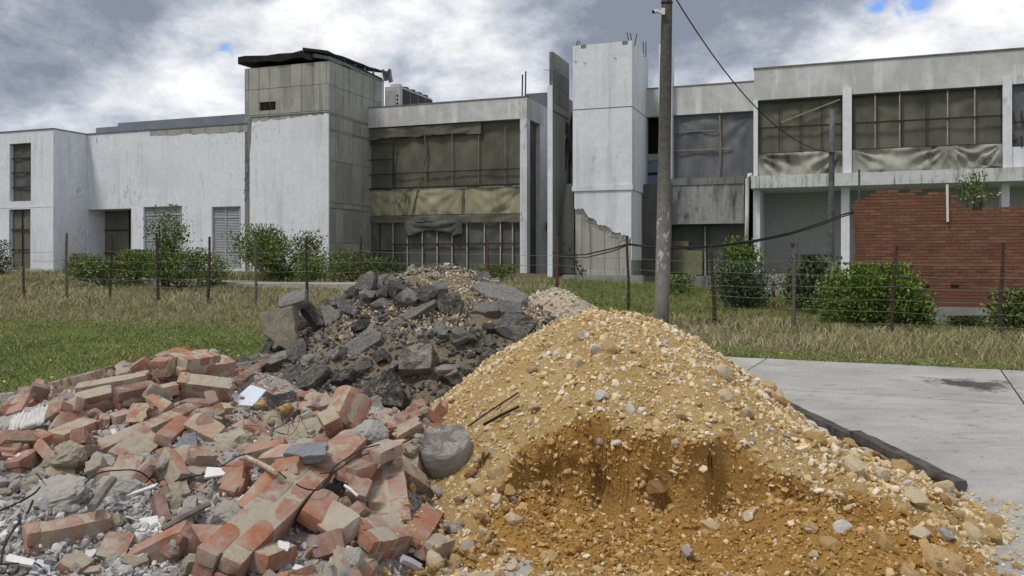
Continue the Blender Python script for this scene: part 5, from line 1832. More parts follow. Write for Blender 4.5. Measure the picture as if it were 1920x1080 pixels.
def stone_mat(name, cols, dirt):
    m, nt, b = new_mat(name); g = G(nt)
    v = g.coord(rnd=True); n = g.noise(v, 26, 8, .7); n2 = g.noise(v, 7, 7, .62, .4)
    col = g.ramp(g.rnd(), [(i / (len(cols) - 1), c) for i, c in enumerate(cols)])
    col = g.mix(g.mr(n2, .45, .7, 0, .65), col, dirt)
    col = g.mix(g.mr(n, .35, .62, .45, 0), col, tuple(c * .6 for c in dirt))
    return finish(m, g, b, col, .88, g.bump(g.math('ADD', n, n2), .7, .012), .2)


M['stone_ochre'] = stone_mat('ochre_stone', [(.44, .28, .115), (.52, .36, .165), (.47, .33, .17), (.56, .41, .21), (.40, .24, .09)], (.36, .225, .09))
M['stone_pale'] = stone_mat('pale_buff_stone', [(.60, .50, .34), (.66, .57, .42), (.56, .46, .30), (.68, .62, .50)], (.52, .40, .22))
M['stone_white'] = stone_mat('white_quartz', [(.70, .68, .65), (.62, .59, .57)], (.55, .46, .35))
M['stone_mauve'] = stone_mat('mauve_grey_stone', [(.36, .33, .35), (.43, .40, .41), (.33, .31, .31)], (.40, .32, .22))
M['stone_rust'] = stone_mat('rusty_brown_stone', [(.30, .14, .055), (.35, .19, .085), (.26, .13, .06)], (.38, .24, .11))

# ------------------------------------------------------------------ placing


def basis(n, roll=0.0):
    """rotation whose Z is n and whose X starts level, towards the right of the view, then turns by roll"""
    n = Vector(n).normalized()
    u = Vector((1, 0, 0)); u = (u - n * u.dot(n))
    if u.length < 1e-3: u = Vector((0, 1, 0)) - n * n.y
    u.normalize(); v = n.cross(u)
    a = math.radians(roll)
    x = u * math.cos(a) + v * math.sin(a); y = n.cross(x)
    return Matrix((x, y, n)).transposed()


def raise_hm(p, R, dims, k=1.0, keep=False):
    """lift the height map under a placed piece"""
    L, Wd, T = dims
    r = .5 * math.sqrt(L * L + Wd * Wd + T * T)
    i0, i1 = int((p[0] - r - HX0) / HR), int((p[0] + r - HX0) / HR) + 2
    j0, j1 = int((p[1] - r - HY0) / HR), int((p[1] + r - HY0) / HR) + 2
    i0, j0 = max(i0, 0), max(j0, 0); i1, j1 = min(i1, len(gx)), min(j1, len(gy))
    if i1 <= i0 or j1 <= j0: return
    q = np.array([(a, b, c) for a in np.linspace(-.5, .5, max(3, int(L / HR * 1.3))) for b in np.linspace(-.5, .5, max(3, int(Wd / HR * 1.3))) for c in (-.5, .5)]) * np.array(dims)
    Rm = np.array(R); w = q @ Rm.T + np.array(p)
    ii = np.round((w[:, 0] - HX0) / HR).astype(int); jj = np.round((w[:, 1] - HY0) / HR).astype(int)
    ok = (ii >= 0) & (ii < len(gx)) & (jj >= 0) & (jj < len(gy))
    np.maximum.at(HM, (jj[ok], ii[ok]), w[ok, 2] * k + (1 - k) * HM[jj[ok], ii[ok]])
    if keep:
        MASK[jj[ok], ii[ok]] = True
        px = 960 + FPX * w[:, 0] / w[:, 1]; py = HOR - (w[:, 2] - EYE) / w[:, 1] * FPX
        BOXES.append((np.percentile(px, 4), np.percentile(px, 96), np.percentile(py, 4), np.percentile(py, 96) + 14, p[1]))


def taken(x, y, z=None):
    """is this spot under, or right in front of, a piece that stands out"""
    i, j = int(round((x - HX0) / HR)), int(round((y - HY0) / HR))
    if MASK[min(max(j, 0), len(gy) - 1), min(max(i, 0), len(gx) - 1)]: return True
    px, py = proj((x, y, float(hm(x, y)) if z is None else z))
    return any(a < px < b and c < py < d and e > y - .1 for a, b, c, d, e in BOXES)


def local_plane(x, y, r):
    a = np.linspace(-r, r, 5); X, Y = np.meshgrid(a, a)
    Z = hm(x + X, y + Y)
    A = np.stack([X.ravel(), Y.ravel(), np.ones(25)], 1)
    c, *_ = np.linalg.lstsq(A, Z.ravel(), rcond=None)
    return Vector((-c[0], -c[1], 1)).normalized(), float(c[2])


def obj_at(name, mesh, p, R, scale=(1, 1, 1), mat=None, label=None, cat=None, group=None):
    o = bpy.data.objects.new(name, mesh)
    C.objects.link(o)
    Mx = R.to_4x4(); Mx.translation = Vector(p)
    o.matrix_world = Mx @ Matrix.Diagonal((*scale, 1))
    if mat is not None:
        o.material_slots[0].link = 'OBJECT'; o.material_slots[0].material = mat
    return tag(o, label, cat, group)


LAND = []          # landmarks in the heaps: (point, phrase)
USED = {}
MASK = np.zeros(HM.shape, bool)      # where the pieces that stand out lie
BOXES = []
PEND = []          # pieces waiting for a label: (object, description, extra words)


def land(p, phrase): LAND.append((proj(p), phrase))


REL_NEAR = 'beside'


def label_pending():
    for o, head, extra in PEND:
        px, py = proj(o.matrix_world.translation if o.parent is None else parent_loc(o))
        near = sorted(LAND, key=lambda l: (l[0][0] - px) ** 2 + (1.6 * (l[0][1] - py)) ** 2)
        def rel(l):
            dx, dy = px - l[0][0], py - l[0][1]
            if math.hypot(dx, dy) < 45: return 'touching'
            if abs(dy) > .9 * abs(dx): return 'behind' if dy < 0 else 'in front of'
            return 'beside'
        a, b, c, e = near[:4]
        cands = [f'{head} {rel(a)} the {a[1]}', f'{extra} {head} {rel(a)} the {a[1]}',
                 f'{head} between the {a[1]} and the {b[1]}', f'{extra} {head} between the {a[1]} and the {b[1]}',
                 f'{head} between the {a[1]} and the {c[1]}', f'{extra} {head} between the {b[1]} and the {c[1]}', f'{extra} {head} {rel(b)} the {b[1]}', f'{extra} {head} {rel(c)} the {c[1]}', f'{head} {rel(b)} the {b[1]}', f'{head} {rel(c)} the {c[1]}', f'{head} between the {a[1]} and the {e[1]}', f'{head} {rel(e)} the {e[1]}', f'{extra} {head} {rel(e)} the {e[1]}']
        ok = [q for q in cands if len(q.split()) <= 16] or [f'{extra} {head}']
        free = [q for q in ok if q.lower() not in USED]
        lab = free[0] if free else ok[0]
        USED[lab.lower()] = 1
        o['label'] = lab


def hero(name, mesh, px, py, dims, n, roll=0, mat=None, label=None, cat=None, group=None, lift=0.35, back=0.0, phrase=None, unit=True, raise_=True, d=None):
    """a piece whose middle is seen at a pixel of the heap; lift: share of its thickness above the ground there"""
    p = hit(px, py) if d is None else pd(px, py, d)
    R = basis(n, roll)
    v = (p - Vector((0, 0, EYE))).normalized()
    p = p - v * 0.02 + R.col[2] * dims[2] * (lift - .5) * .0 + Vector((0, 0, 0)) + v * back
    p = p - v * (dims[2] * lift * .5)
    o = obj_at(name, mesh, p, R, dims if unit else (1, 1, 1), mat, label, cat, group)
    if raise_: raise_hm(p, R, dims, .9, True)
    if phrase: land(p, phrase)
    return o


SLABS = [shape_mesh('asphalt_chunk', roughen(slab_shape(100 + i, 6 + i % 4), i), M['asphalt']) for i in range(10)]
CHUNKS = [shape_mesh('asphalt_chunk', rock(200 + i, ICO3, 11, .16, .5, .85), M['asphalt']) for i in range(10)]
ROCKS = [shape_mesh('stone', rock(300 + i, ICO2, 12, .05, .5, .88), M['stone_ochre']) for i in range(14)]
LUMPS = [shape_mesh('mortar_lump', lump(400 + i), M['mortar']) for i in range(9)]
BR = {}
for i in range(4):
    BR['whole', i] = (shape_mesh('brick', brick_shape(500 + i), M['brick_red']), .25)
    BR['half', i] = (shape_mesh('brick', brick_shape(520 + i, .14, b1=.07), M['brick_red']), .13)
    BR['three', i] = (shape_mesh('brick', brick_shape(540 + i, .20, b1=.06, b0=.02), M['brick_red']), .19)
    BR['bit', i] = (shape_mesh('brick', brick_shape(560 + i, .10, .10, .06, b1=.06, b0=.05, chip=.007), M['brick_red']), .09)


def between(A, B, n, up=0.0, dA=None, dB=None):
    """axis of a long piece from the spot of the heap seen at pixel A to that at B"""
    a = hit(*A) if dA is None else pd(*A, dA)
    b = hit(*B) if dB is None else pd(*B, dB)
    L = (b - a).length
    x = (b - a) / L
    n = Vector(n); n = (n - x * n.dot(x)).normalized()
    R = Matrix((x, n.cross(x), n)).transposed()
    return (a + b) / 2 + n * up, R, L


def single(label, A, B, n, tone, kind='whole', i=0, wd=.13, th=.08, lift=.6, phrase=None, dA=None, dB=None):
    """one loose brick lying between two spots of the heap"""
    p, R, L = between(A, B, n, th * .5 * lift, dA, dB)
    me, l0 = BR[kind, i]
    o = obj_at('brick', me, p, R, (L / l0, wd / .12, th / .065), M[tone], label, 'brick', 'loose bricks in the rubble')
    raise_hm(p, R, (L, wd, th), .95, True)
    if phrase: land(p, phrase)
    return o


def chunk(label, A, B, ny, nz, n, mats=('brick_pink',), lift=.8, phrase=None, seed=0, ends=.02, bl=.25, w=.125, t=.073, dA=None, dB=None, name='brick_chunk', group='bonded lumps of brickwork in the rubble'):
    """several bricks still bonded by mortar, lying between two spots of the heap: each brick a part, the mortar a part"""
    Wd, T = ny * w, nz * t
    p, R, L = between(A, B, n, T * .5 * lift, dA, dB)
    nx = max(1, round(L / bl)); bl = L / nx
    r = root(name, label, 'brickwork chunk', p, group)
    r.rotation_euler = R.to_euler()
    rg = random.Random(seed + 900)
    for k in range(nz):
        for j in range(ny):
            off = -(bl / 2) if (k + j) % 2 and nx > 1 else 0
            x = -L / 2 + off
            while x < L / 2 - .05:
                a = max(x, -L / 2 + rg.uniform(-ends, ends)); b = min(x + bl - .012, L / 2 + rg.uniform(-ends, ends))
                if b - a > .06:
                    kind = 'whole' if b - a > .2 else ('three' if b - a > .14 else 'half')
                    me, l0 = BR[kind, rg.randrange(4)]
                    o = bpy.data.objects.new('brick', me)
                    link(o, r)
                    o.location = ((a + b) / 2, (j - (ny - 1) / 2) * w + rg.uniform(-.004, .004), (k - (nz - 1) / 2) * t + rg.uniform(-.003, .003))
                    o.rotation_euler = (rg.choice([0, math.pi]), 0, 0)
                    o.scale = ((b - a) / l0, (w - .007) / .12, (t - .006) / .065)
                    o.material_slots[0].link = 'OBJECT'; o.material_slots[0].material = M[rg.choice(mats)]
                x += bl
    V, F = brick_shape(seed + 40, L - .03, Wd - .012, max(T - .012, .05), b0=.05, b1=.05, chip=.006)
    child('mortar', np_mesh('mortar', V, F, M['mortar']), r)
    raise_hm(p, R, (L, Wd, T), .95, True)
    if phrase: land(p, phrase)
    return r
M['clod'] = tone_mat('moist_clods', [(0, (.27, .14, .035)), (.4, (.39, .23, .07)), (.8, (.48, .31, .125)), (1, (.58, .43, .22))], dirt=(.42, .26, .09), dirt_amt=.5)


# ------------------------------------------------------------------ asphalt heap: the pieces that stand out
def slabpiece(i, px, py, dims, n, roll, mat, label, phrase=None, lift=.5, back=0.0, d=None):
    return hero('asphalt_chunk', SLABS[i % 10], px, py, dims, n, roll, M[mat], label, 'asphalt chunk', 'pieces of broken asphalt', lift, back, phrase, d=d)


slabpiece(0, 528, 622, (.43, .52, .15), (-.15, -1, .22), 6, 'slab_tan', 'tall tan stained slab standing on edge at the end of the asphalt heap', 'tall tan slab', .2, 0, 9.45)
slabpiece(1, 553, 565, (.36, .24, .13), (-.2, -.55, .8), 14, 'asphalt_grey', 'grey angular slab perched on top of the tall tan slab', 'perched grey slab', .2, 0, 9.6)
slabpiece(2, 586, 590, (.40, .17, .12), (.45, -.6, .6), -42, 'asphalt', 'black slab leaning steeply down beside the tall tan slab', None, .2, 0, 9.75)
slabpiece(3, 622, 596, (.36, .22, .10), (-.25, -.8, .5), -58, 'asphalt_grey', 'flat dark slab leaning on the black slab near the heap crest', None, .2, 0, 9.75)
slabpiece(4, 655, 585, (.42, .14, .13), (-.3, -.6, .7), -50, 'asphalt', 'long black block sloping down below the heap crest', 'long black block')
slabpiece(5, 778, 590, (.52, .12, .10), (-.1, -.7, .6), 28, 'asphalt_grey', 'long narrow grey bar lying aslant across the heap face', 'slanting grey bar', .8)
slabpiece(6, 842, 577, (.30, .33, .2), (.1, -.8, .5), 80, 'asphalt', 'large square pitch black block near the heap top', 'square black block', .8)
slabpiece(7, 936, 553, (.66, .34, .11), (.12, -.55, .8), -17, 'asphalt_grey', 'largest cracked grey road slab tilted on the heap shoulder', 'large cracked slab', .9)
slabpiece(8, 915, 584, (.34, .22, .12), (-.1, -.5, .85), 8, 'asphalt_grey', 'smaller cracked slab wedged under the largest road slab', None, .9)
slabpiece(9, 953, 583, (.36, .24, .12), (.15, -.5, .85), 10, 'asphalt_grey', 'broken slab end poking out under the largest road slab', None, .9)
slabpiece(1, 965, 620, (.40, .34, .25), (.1, -.85, .45), -30, 'asphalt', 'rough black block above the flank of the yellow dirt', 'rough black block', .7)
slabpiece(2, 684, 646, (.42, .27, .14), (-.3, -.75, .55), 32, 'asphalt_grey', 'smooth grey oval slab in the middle of the heap face', 'oval grey slab', .7)
slabpiece(3, 558, 663, (.24, .30, .12), (.1, -.9, .3), 12, 'asphalt_grey', 'upright dark grey slab at the foot of the tall tan slab', None, .7)
slabpiece(4, 516, 680, (.36, .20, .14), (-.1, -.6, .7), 4, 'asphalt_dusty', 'dusty block lying under the tall tan slab', 'dusty block', .6)
slabpiece(5, 480, 672, (.30, .18, .10), (-.2, -.5, .8), 12, 'asphalt_grey', 'flat grey piece at the outer end of the asphalt heap', None, .6)
slabpiece(6, 540, 712, (.45, .22, .13), (.25, -.7, .6), 35, 'asphalt', 'black slanting slab below the pale speckled lump', None, .6)
slabpiece(7, 590, 712, (.36, .2, .16), (-.2, -.7, .6), 40, 'asphalt_grey', 'grey slab leaning towards the brick rubble', None, .6)
slabpiece(8, 525, 765, (.42, .22, .12), (.1, -.6, .7), 28, 'asphalt', 'black slab with dusty top beside the pale blue board', None, .5)
slabpiece(9, 745, 762, (.40, .13, .06), (.5, -.75, .35), 48, 'asphalt_grey', 'thin grey slab standing on edge above the bonded brick column', 'thin standing slab', .9)
slabpiece(0, 722, 748, (.42, .40, .28), (-.1, -.85, .5), 25, 'asphalt', 'biggest rough asphalt lump at the foot of the heap', 'biggest asphalt lump', .8)
slabpiece(1, 783, 678, (.38, .30, .2), (0, -.75, .6), 5, 'asphalt_dusty', 'wide dusty speckled block in the lower heap face', 'wide dusty block', .8)
slabpiece(2, 640, 760, (.32, .2, .13), (-.2, -.6, .7), 30, 'asphalt_grey', 'grey rounded slab at the heap foot', None, .5)
slabpiece(3, 690, 765, (.34, .14, .1), (.2, -.6, .7), 34, 'asphalt_dusty', 'narrow dusty slab beside the biggest asphalt lump', None, .5)
for i, (px, py, w, h, mt, lb, ph) in enumerate([
        (581, 677, .20, .18, 'asphalt_dusty', 'pale speckled round lump above the black slanting slab', 'pale speckled lump'),
        (678, 690, .20, .16, 'asphalt_grey', 'small light grey lump under the oval grey slab', None),
        (636, 660, .2, .18, 'asphalt_dusty', 'dusty white flecked lump beside the oval grey slab', None),
        (790, 520, .24, .17, 'asphalt_dusty', 'grey dusty lump on the very crest of the asphalt heap', 'crest lump'),
        (775, 512, .2, .14, 'asphalt_grey', 'grey lump behind the dusty crest lump', None),
        (836, 528, .2, .15, 'asphalt_grey', 'grey angular lump beside the dusty crest lump', None),
        (845, 535, .18, .12, 'asphalt', 'small black lump below the crest', None),
        (715, 668, .22, .18, 'asphalt', 'black pitted lump beside the wide dusty block', None)]):
    hero('asphalt_chunk', CHUNKS[i], px, py, (w, w * .8, h), (.1, -.5, .8), 20 * i, M[mt], lb, 'asphalt chunk', 'pieces of broken asphalt', .6, 0, ph, d=10.35 if py < 540 else None)

# ------------------------------------------------------------------ rubble heap: the pieces that stand out
UPF = (0, -.35, 1)
PK, CR, RE, DK = 'brick_pink', 'brick_crust', 'brick_red', 'brick_dark'
chunk('dusty bonded bricks along the far back edge of the rubble by the lawn', (100, 742), (215, 722), 1, 2, (0, -.4, .9), (DK, PK), .9, 'dull back bricks', 12, t=.09)
chunk('row of bonded dusty bricks in front of the far back edge bricks', (155, 756), (292, 732), 1, 2, (0, -.3, .95), (PK, CR, RE), 1.0, 'dusty brick row', 11, t=.085)
chunk('long bonded slab of bricks under the topmost brick chunk', (290, 726), (432, 704), 2, 2, (.05, -.25, .95), (CR, RE, DK), 1.0, 'long bonded slab', 8, t=.085)
chunk('topmost chunk of brickwork with orange edge bricks on the back of the heap', (325, 704), (398, 692), 2, 2, (.1, -.15, .98), (RE, CR), 1.1, 'topmost brick chunk', 6, .03, bl=.13, t=.075)
chunk('small orange ended chunk beside the topmost brick chunk', (293, 706), (332, 706), 1, 2, (-.15, -.2, .95), (RE, CR), 1.1, None, 7, .02, bl=.2)
chunk('panel of clean pink bricks in three courses beside the pale blue board', (440, 735), (484, 700), 3, 1, (-.25, -.85, .45), (PK,), 1.3, 'pink brick panel', 9, .012, bl=.2, w=.10)
chunk('mortar topped long brick chunk behind the pale blue board', (332, 738), (436, 750), 1, 2, (-.05, -.45, .88), (CR,), 1.1, 'mortar topped chunk', 10, .01, t=.08, w=.16)
chunk('pale mortar faced chunk behind the square mortar faced brick', (148, 778), (222, 760), 1, 2, (0, -.5, .85), (CR,), 1.0, 'pale mortar faced chunk', 13, .02, t=.09)
chunk('bonded bricks with grooved faces between pale chunk and square brick', (218, 768), (292, 752), 1, 2, (0, -.4, .9), (DK, RE), 1.0, None, 14, .02, t=.085)
chunk('long dark wedge of bonded brick pointing up towards the pale blue board', (172, 866), (372, 778), 1, 1, (-.1, -.75, .65), (DK, PK), 1.2, 'dark wedge', 15, .02, t=.10)
chunk('tilted pink wedge of two bricks before the dark wedge', (226, 872), (284, 818), 2, 1, (.35, -.6, .7), (PK, CR), 1.0, 'tilted pink wedge', 16, .02, w=.11)
chunk('pair of bonded dull bricks beside the flat white brick', (157, 848), (196, 838), 1, 2, (.0, -.8, .6), (DK,), 1.3, None, 17, .01, t=.10)
chunk('bonded stack of bricks leaning up against the asphalt heap', (655, 822), (686, 752), 1, 2, (-.62, -.72, .3), (CR, PK), .9, 'leaning brick stack', 2, .01, t=.11, w=.17, dA=5.55, dB=5.75)
chunk('dusty mortar faced block of brickwork behind the tilted whole brick', (608, 812), (648, 792), 1, 2, (.1, -.6, .8), (PK, CR), 1.0, None, 18, .02)
chunk('half buried long red brick beam with a mortar covered end', (42, 1040), (208, 1004), 1, 2, (0, -.25, .97), (RE, PK, RE), .75, 'half buried beam', 5, .01, t=.075)
chunk('red brick beam end peeping out under the longest brick beam', (352, 1012), (432, 1016), 1, 1, (0, -.5, .9), (RE,), .6, None, 19, .01)
chunk('longest bonded brick beam lying aslant across the front of the rubble', (398, 1078), (588, 893), 2, 2, (.32, -.30, .9), (PK, CR, RE), .2, 'longest brick beam', 1, .02, w=.105, t=.08, dA=3.72, dB=4.75)
chunk('bonded column of bricks with grey mortar seams and a knot of string', (734, 1012), (722, 884), 2, 1, (.05, -.55, .84), (RE, PK, RE), 1.8, 'stringed brick column', 3, .015, w=.115, t=.085)
chunk('short square block of bonded red bricks with mortar seam', (652, 1048), (742, 1030), 2, 2, (.1, -.55, .8), (RE, CR), 1.3, 'square red block', 4, .02, bl=.12, w=.10)
chunk('slanting bonded pair of bricks above the concrete stump side of the brick column', (712, 868), (786, 918), 1, 1, (.2, -.6, .8), (PK, CR), 1.1, 'slanting pair', 20, .01, t=.09)

single('whole pink brick tilted up in the middle of the rubble', (612, 884), (672, 828), (.15, -.62, .77), PK, 'whole', 1, .18, .09, 1.0, 'tilted whole brick')
single('pale brick with pressed hollow face beside the brick column', (612, 978), (664, 1012), (.1, -.72, .7), PK, 'whole', 2, .17, .09, 1.0, 'hollow faced brick')
single('square mortar faced brick with an orange heart', (264, 786), (306, 784), (0, -.85, .5), CR, 'half', 0, .15, .12, 1.2, 'square mortar brick')
single('flat brick with a whitish top beside the corrugated sheet', (102, 838), (172, 808), (-.05, -.4, .92), CR, 'whole', 0, .17, .10, 1.0, 'flat white brick')
single('broad pink brick behind the longest brick beam', (508, 872), (572, 868), (-.1, -.5, .86), PK, 'whole', 3, .17, .10, .9)
single('bright orange red brick in front of the broad pink brick', (524, 892), (578, 884), (0, -.75, .65), RE, 'three', 3, .11, .09, 1.1)
single('rough orange brick before the largest mortar boulder', (424, 904), (480, 890), (0, -.7, .7), RE, 'three', 1, .13, .09, 1.0, 'rough orange brick')
single('broken orange brick corner under the rough orange brick', (424, 920), (464, 930), (.2, -.5, .85), RE, 'half', 2, .12, .07, 1.0)
single('smooth red brick standing between beam and hollow faced brick', (572, 992), (606, 942), (.35, -.72, .6), RE, 'whole', 1, .13, .08, 1.2, 'smooth standing brick')
single('chipped orange brick below the leaning pair of bricks', (640, 905), (690, 888), (0, -.75, .65), RE, 'three', 2, .12, .09, 1.0)
single('dull pink brick propped beside the stringed brick column', (662, 945), (678, 908), (.2, -.7, .7), PK, 'three', 0, .12, .08, 1.0)
single('pale pink brick lying before the concrete stump', (694, 868), (738, 848), (-.1, -.55, .85), PK, 'whole', 2, .13, .08, .9)
single('red brick on edge below the dark wedge', (300, 838), (344, 800), (.3, -.6, .75), RE, 'whole', 3, .12, .08, 1.1)
single('pinkish brick slab with a crusted side above the tilted pink wedge', (362, 800), (418, 828), (.1, -.6, .8), PK, 'whole', 1, .15, .09, 1.0)
single('broken orange brick lying below the mortar lumps', (104, 888), (156, 890), (0, -.6, .8), RE, 'three', 0, .12, .08, 1.0)
single('upright bright orange brick stub beside the flat white brick', (60, 848), (86, 838), (.0, -.85, .5), RE, 'half', 1, .12, .12, 1.2)
single('long dusty brick half sunk at the outer edge', (20, 890), (66, 862), (-.1, -.6, .8), PK, 'whole', 0, .13, .09, .8)
single('mortar topped brick behind the largest concrete lump', (84, 905), (140, 900), (0, -.5, .87), CR, 'whole', 2, .12, .08, .9)
single('dark red brick at the foot of the square red block', (590, 1040), (650, 1020), (.0, -.7, .7), DK, 'whole', 3, .12, .08, .8)
single('mortar crusted brick at the front edge beside the longest beam', (478, 1070), (535, 1048), (-.1, -.5, .86), CR, 'whole', 1, .12, .09, .8)
single('smooth red brick plate sunk among ochre stones', (770, 1020), (806, 968), (.25, -.7, .65), RE, 'whole', 2, .14, .07, .8)
single('pinkish brick stub among ochre stones at the front', (790, 1050), (834, 1034), (.0, -.6, .8), PK, 'three', 3, .11, .10, .9)

hero('mortar_boulder', LUMPS[0], 433, 842, (.36, .28, .24), (0, -.4, .9), 5, M['mortar'], 'largest rounded mortar boulder in the middle of the rubble', 'mortar lump', 'lumps of mortar in the rubble', .9, 0, 'largest mortar boulder')
hero('concrete_lump', LUMPS[1], 108, 935, (.38, .28, .20), (-.1, -.5, .85), 30, M['concrete_lump'], 'largest grey concrete lump behind the half buried beam', 'concrete lump', 'lumps of concrete in the rubble', .9, 0, 'largest concrete lump')
hero('concrete_lump', LUMPS[2], 225, 920, (.34, .24, .15), (.1, -.5, .85), 10, M['concrete_lump'], 'wide crumbling grey lump under the black cable', 'concrete lump', 'lumps of concrete in the rubble', .6)
hero('concrete_lump', LUMPS[3], 440, 965, (.28, .22, .14), (.1, -.5, .85), 30, M['concrete_lump'], 'knobbly grey lump behind the longest brick beam', 'concrete lump', 'lumps of concrete in the rubble', .7)
hero('concrete_lump', LUMPS[4], 695, 815, (.26, .2, .16), (.1, -.5, .85), 10, M['concrete_lump'], 'knobbly grey lump beside the leaning brick stack', 'concrete lump', 'lumps of concrete in the rubble', .7)
hero('mortar_lump', LUMPS[5], 130, 855, (.24, .2, .2), (.2, -.5, .85), 60, M['mortar'], 'knobbly mortar lump in front of the flat white brick', 'mortar lump', 'lumps of mortar in the rubble', .8)
hero('mortar_lump', LUMPS[6], 480, 765, (.2, .13, .10), (0, -.5, .85), 8, M['concrete_lump'], 'small grey wiry lump before the pale blue board', 'concrete lump', 'lumps of concrete in the rubble', .7)
hero('mortar_slab', SLABS[3], 560, 820, (.36, .27, .08), (.05, -.6, .8), 10, M['mortar'], 'broad flat mortar plate behind the broad pink brick', 'mortar plate', 'lumps of mortar in the rubble', .9, 0, 'broad mortar plate')
hero('mortar_slab', SLABS[5], 525, 790, (.34, .2, .10), (-.2, -.7, .6), 24, M['mortar'], 'beige mortar block behind the broad mortar plate', 'mortar plate', 'lumps of mortar in the rubble', .8)
hero('mortar_slab', SLABS[7], 25, 795, (.45, .22, .10), (-.15, -.5, .85), 24, M['concrete_lump'], 'long grey mortar slab at the outer back of the rubble', 'mortar plate', 'lumps of mortar in the rubble', .8, 0, 'long grey mortar slab')
hero('slate_piece', SLABS[6], 352, 838, (.16, .20, .03), (.1, -.8, .5), 20, M['slate'], 'smooth blue grey slate plate before the dark wedge', 'slate', None, 1.2)
hero('slate_piece', SLABS[8], 580, 850, (.26, .11, .06), (.1, -.5, .8), 12, M['slate'], 'grey slate wedge beside the tilted whole brick', 'slate', None, 1.0)
for px, py in ((455, 745), (455, 760)): pass
hero('yellow_stone', ROCKS[2], 487, 760, (.12, .10, .09), UPF, 0, M['stone_ochre'], 'yellow stone just in front of the pale blue board', 'stone', None, .8)
hero('yellow_stone', ROCKS[3], 533, 770, (.14, .11, .10), UPF, 40, M['stone_ochre'], 'larger yellow stone behind the broad mortar plate', 'stone', None, .8)
hero('yellow_stone', ROCKS[4], 745, 835, (.18, .14, .08), UPF, 20, M['stone_pale'], 'flat yellowish stone beside the concrete stump', 'stone', None, .8)
hero('yellow_stone', ROCKS[5], 582, 827, (.1, .09, .06), UPF, 20, M['stone_ochre'], 'small yellow stone upon the broad mortar plate', 'stone', None, .8)


def plate(name, pts, th, mat, label, cat, lift=.03, phrase=None, n=(0, -.42, .9)):
    """a flat sheet or tile whose outline corners lie over the heap"""
    eye = Vector((0, 0, EYE))
    mx, my = sum(q[0] for q in pts) / len(pts), sum(q[1] for q in pts) / len(pts)
    h = hit(mx, my); c = h - (h - eye).normalized() * lift
    n = Vector(n).normalized()
    Q = []
    for px, py, _ in pts:
        v = pixdir(px, py)
        Q.append(eye + v * ((c - eye).dot(n) / v.dot(n)))
    c = sum(Q, Vector()) / len(Q)
    o = MB().prism([q - n * th for q in Q], Q).build(name, mat, None, loc=c)
    _px = [q[0] for q in pts]; _py = [q[1] for q in pts]
    BOXES.append((min(_px) - 10, max(_px) + 10, min(_py) - 4, max(_py) + 28, c.y))
    tag(o, label, cat)
    if phrase: land(c, phrase)
    return o


plate('flat_board', [(428, 757, .03), (474, 761, .03), (499, 731, .0), (470, 721, .0)], .012, M['board_blue'], 'pale blue white board lying on the back of the rubble', 'board', .24, 'pale blue board')
plate('white_tile', [(251, 1004, 0), (309, 993, .0), (312, 963, .03), (262, 972, .03)], .012, M['tile_white'], 'large square white tile lying in the grey dust', 'tile', .06, 'large white tile')
plate('white_tile', [(383, 895, 0), (420, 890, 0), (428, 878, .02), (388, 875, .02)], .010, M['tile_white'], 'small white tile beside the rough orange brick', 'tile', .05)
plate('white_tile', [(0, 1010, 0), (14, 1000, 0), (12, 975, .02), (0, 978, .02)], .010, M['tile_white'], 'white tile scrap at the outer front of the rubble', 'tile', .05)
plate('white_tile', [(17, 988, 0), (44, 984, 0), (45, 977, .02), (17, 978, .02)], .010, M['tile_white'], 'thin white tile strip beside the largest concrete lump', 'tile', .05)
plate('white_tile', [(1, 1050, 0), (60, 1060, 0), (66, 1050, .03), (18, 1038, .03)], .014, M['tile_white'], 'long pale tile edge in front of the half buried beam', 'tile', .06)
plate('tile_scrap', [(235, 930, 0), (290, 912, 0), (296, 905, .02), (255, 920, .02)], .012, M['tile_white'], 'whitish cracked plaster sheet beneath the small white tile', 'plaster sheet', .05)
hero('flat_tile', SLABS[2], 190, 701, (.13, .11, .014), (-.2, -.9, .35), 14, M['mortar'], 'small beige tile propped upright on the back edge by the grass', 'tile', None, .2, d=8.5)
hero('mortar_lump', LUMPS[3], 188, 722, (.17, .12, .10), UPF, 10, M['concrete_lump'], 'whitish lump under the propped beige tile', 'mortar lump', 'lumps of mortar in the rubble', .3, d=8.5)
plate('ribbed_tile', [(350, 912, 0), (376, 922, 0), (388, 908, .02), (362, 902, .02)], .02, M['brick_pink'], 'ribbed brown and white tile behind the knobbly grey lump', 'tile', .05)
plate('ribbed_tile', [(150, 1075, 0), (185, 1070, 0), (190, 1058, .02), (158, 1064, .02)], .02, M['brick_pink'], 'ribbed brown and white tile at the front edge', 'tile', .05)
plate('purple_scrap', [(240, 1078, 0), (280, 1078, 0), (282, 1068, .01), (248, 1066, .01)], .01, plain('purple_plastic', (.07, .06, .13), .5, .2, 8), 'dark purple plastic scrap at the front edge', 'plastic scrap', .04)
plate('plastic_bag', [(55, 1074, 0), (95, 1078, .0), (92, 1052, .05), (70, 1048, .06)], .02, plain('pale_grey_plastic', (.50, .52, .58), .35, .25, 14, .5, bump=.6), 'crumpled pale plastic bag at the front beside the long pale tile', 'plastic bag', .05)
plate('green_scrap', [(93, 1070, 0), (106, 1068, 0), (100, 1058, .03), (94, 1060, .02)], .012, plain('green_plastic', (.06, .22, .15), .5, .3, 14), 'green plastic scrap next to the pale plastic bag', 'plastic scrap', .05)

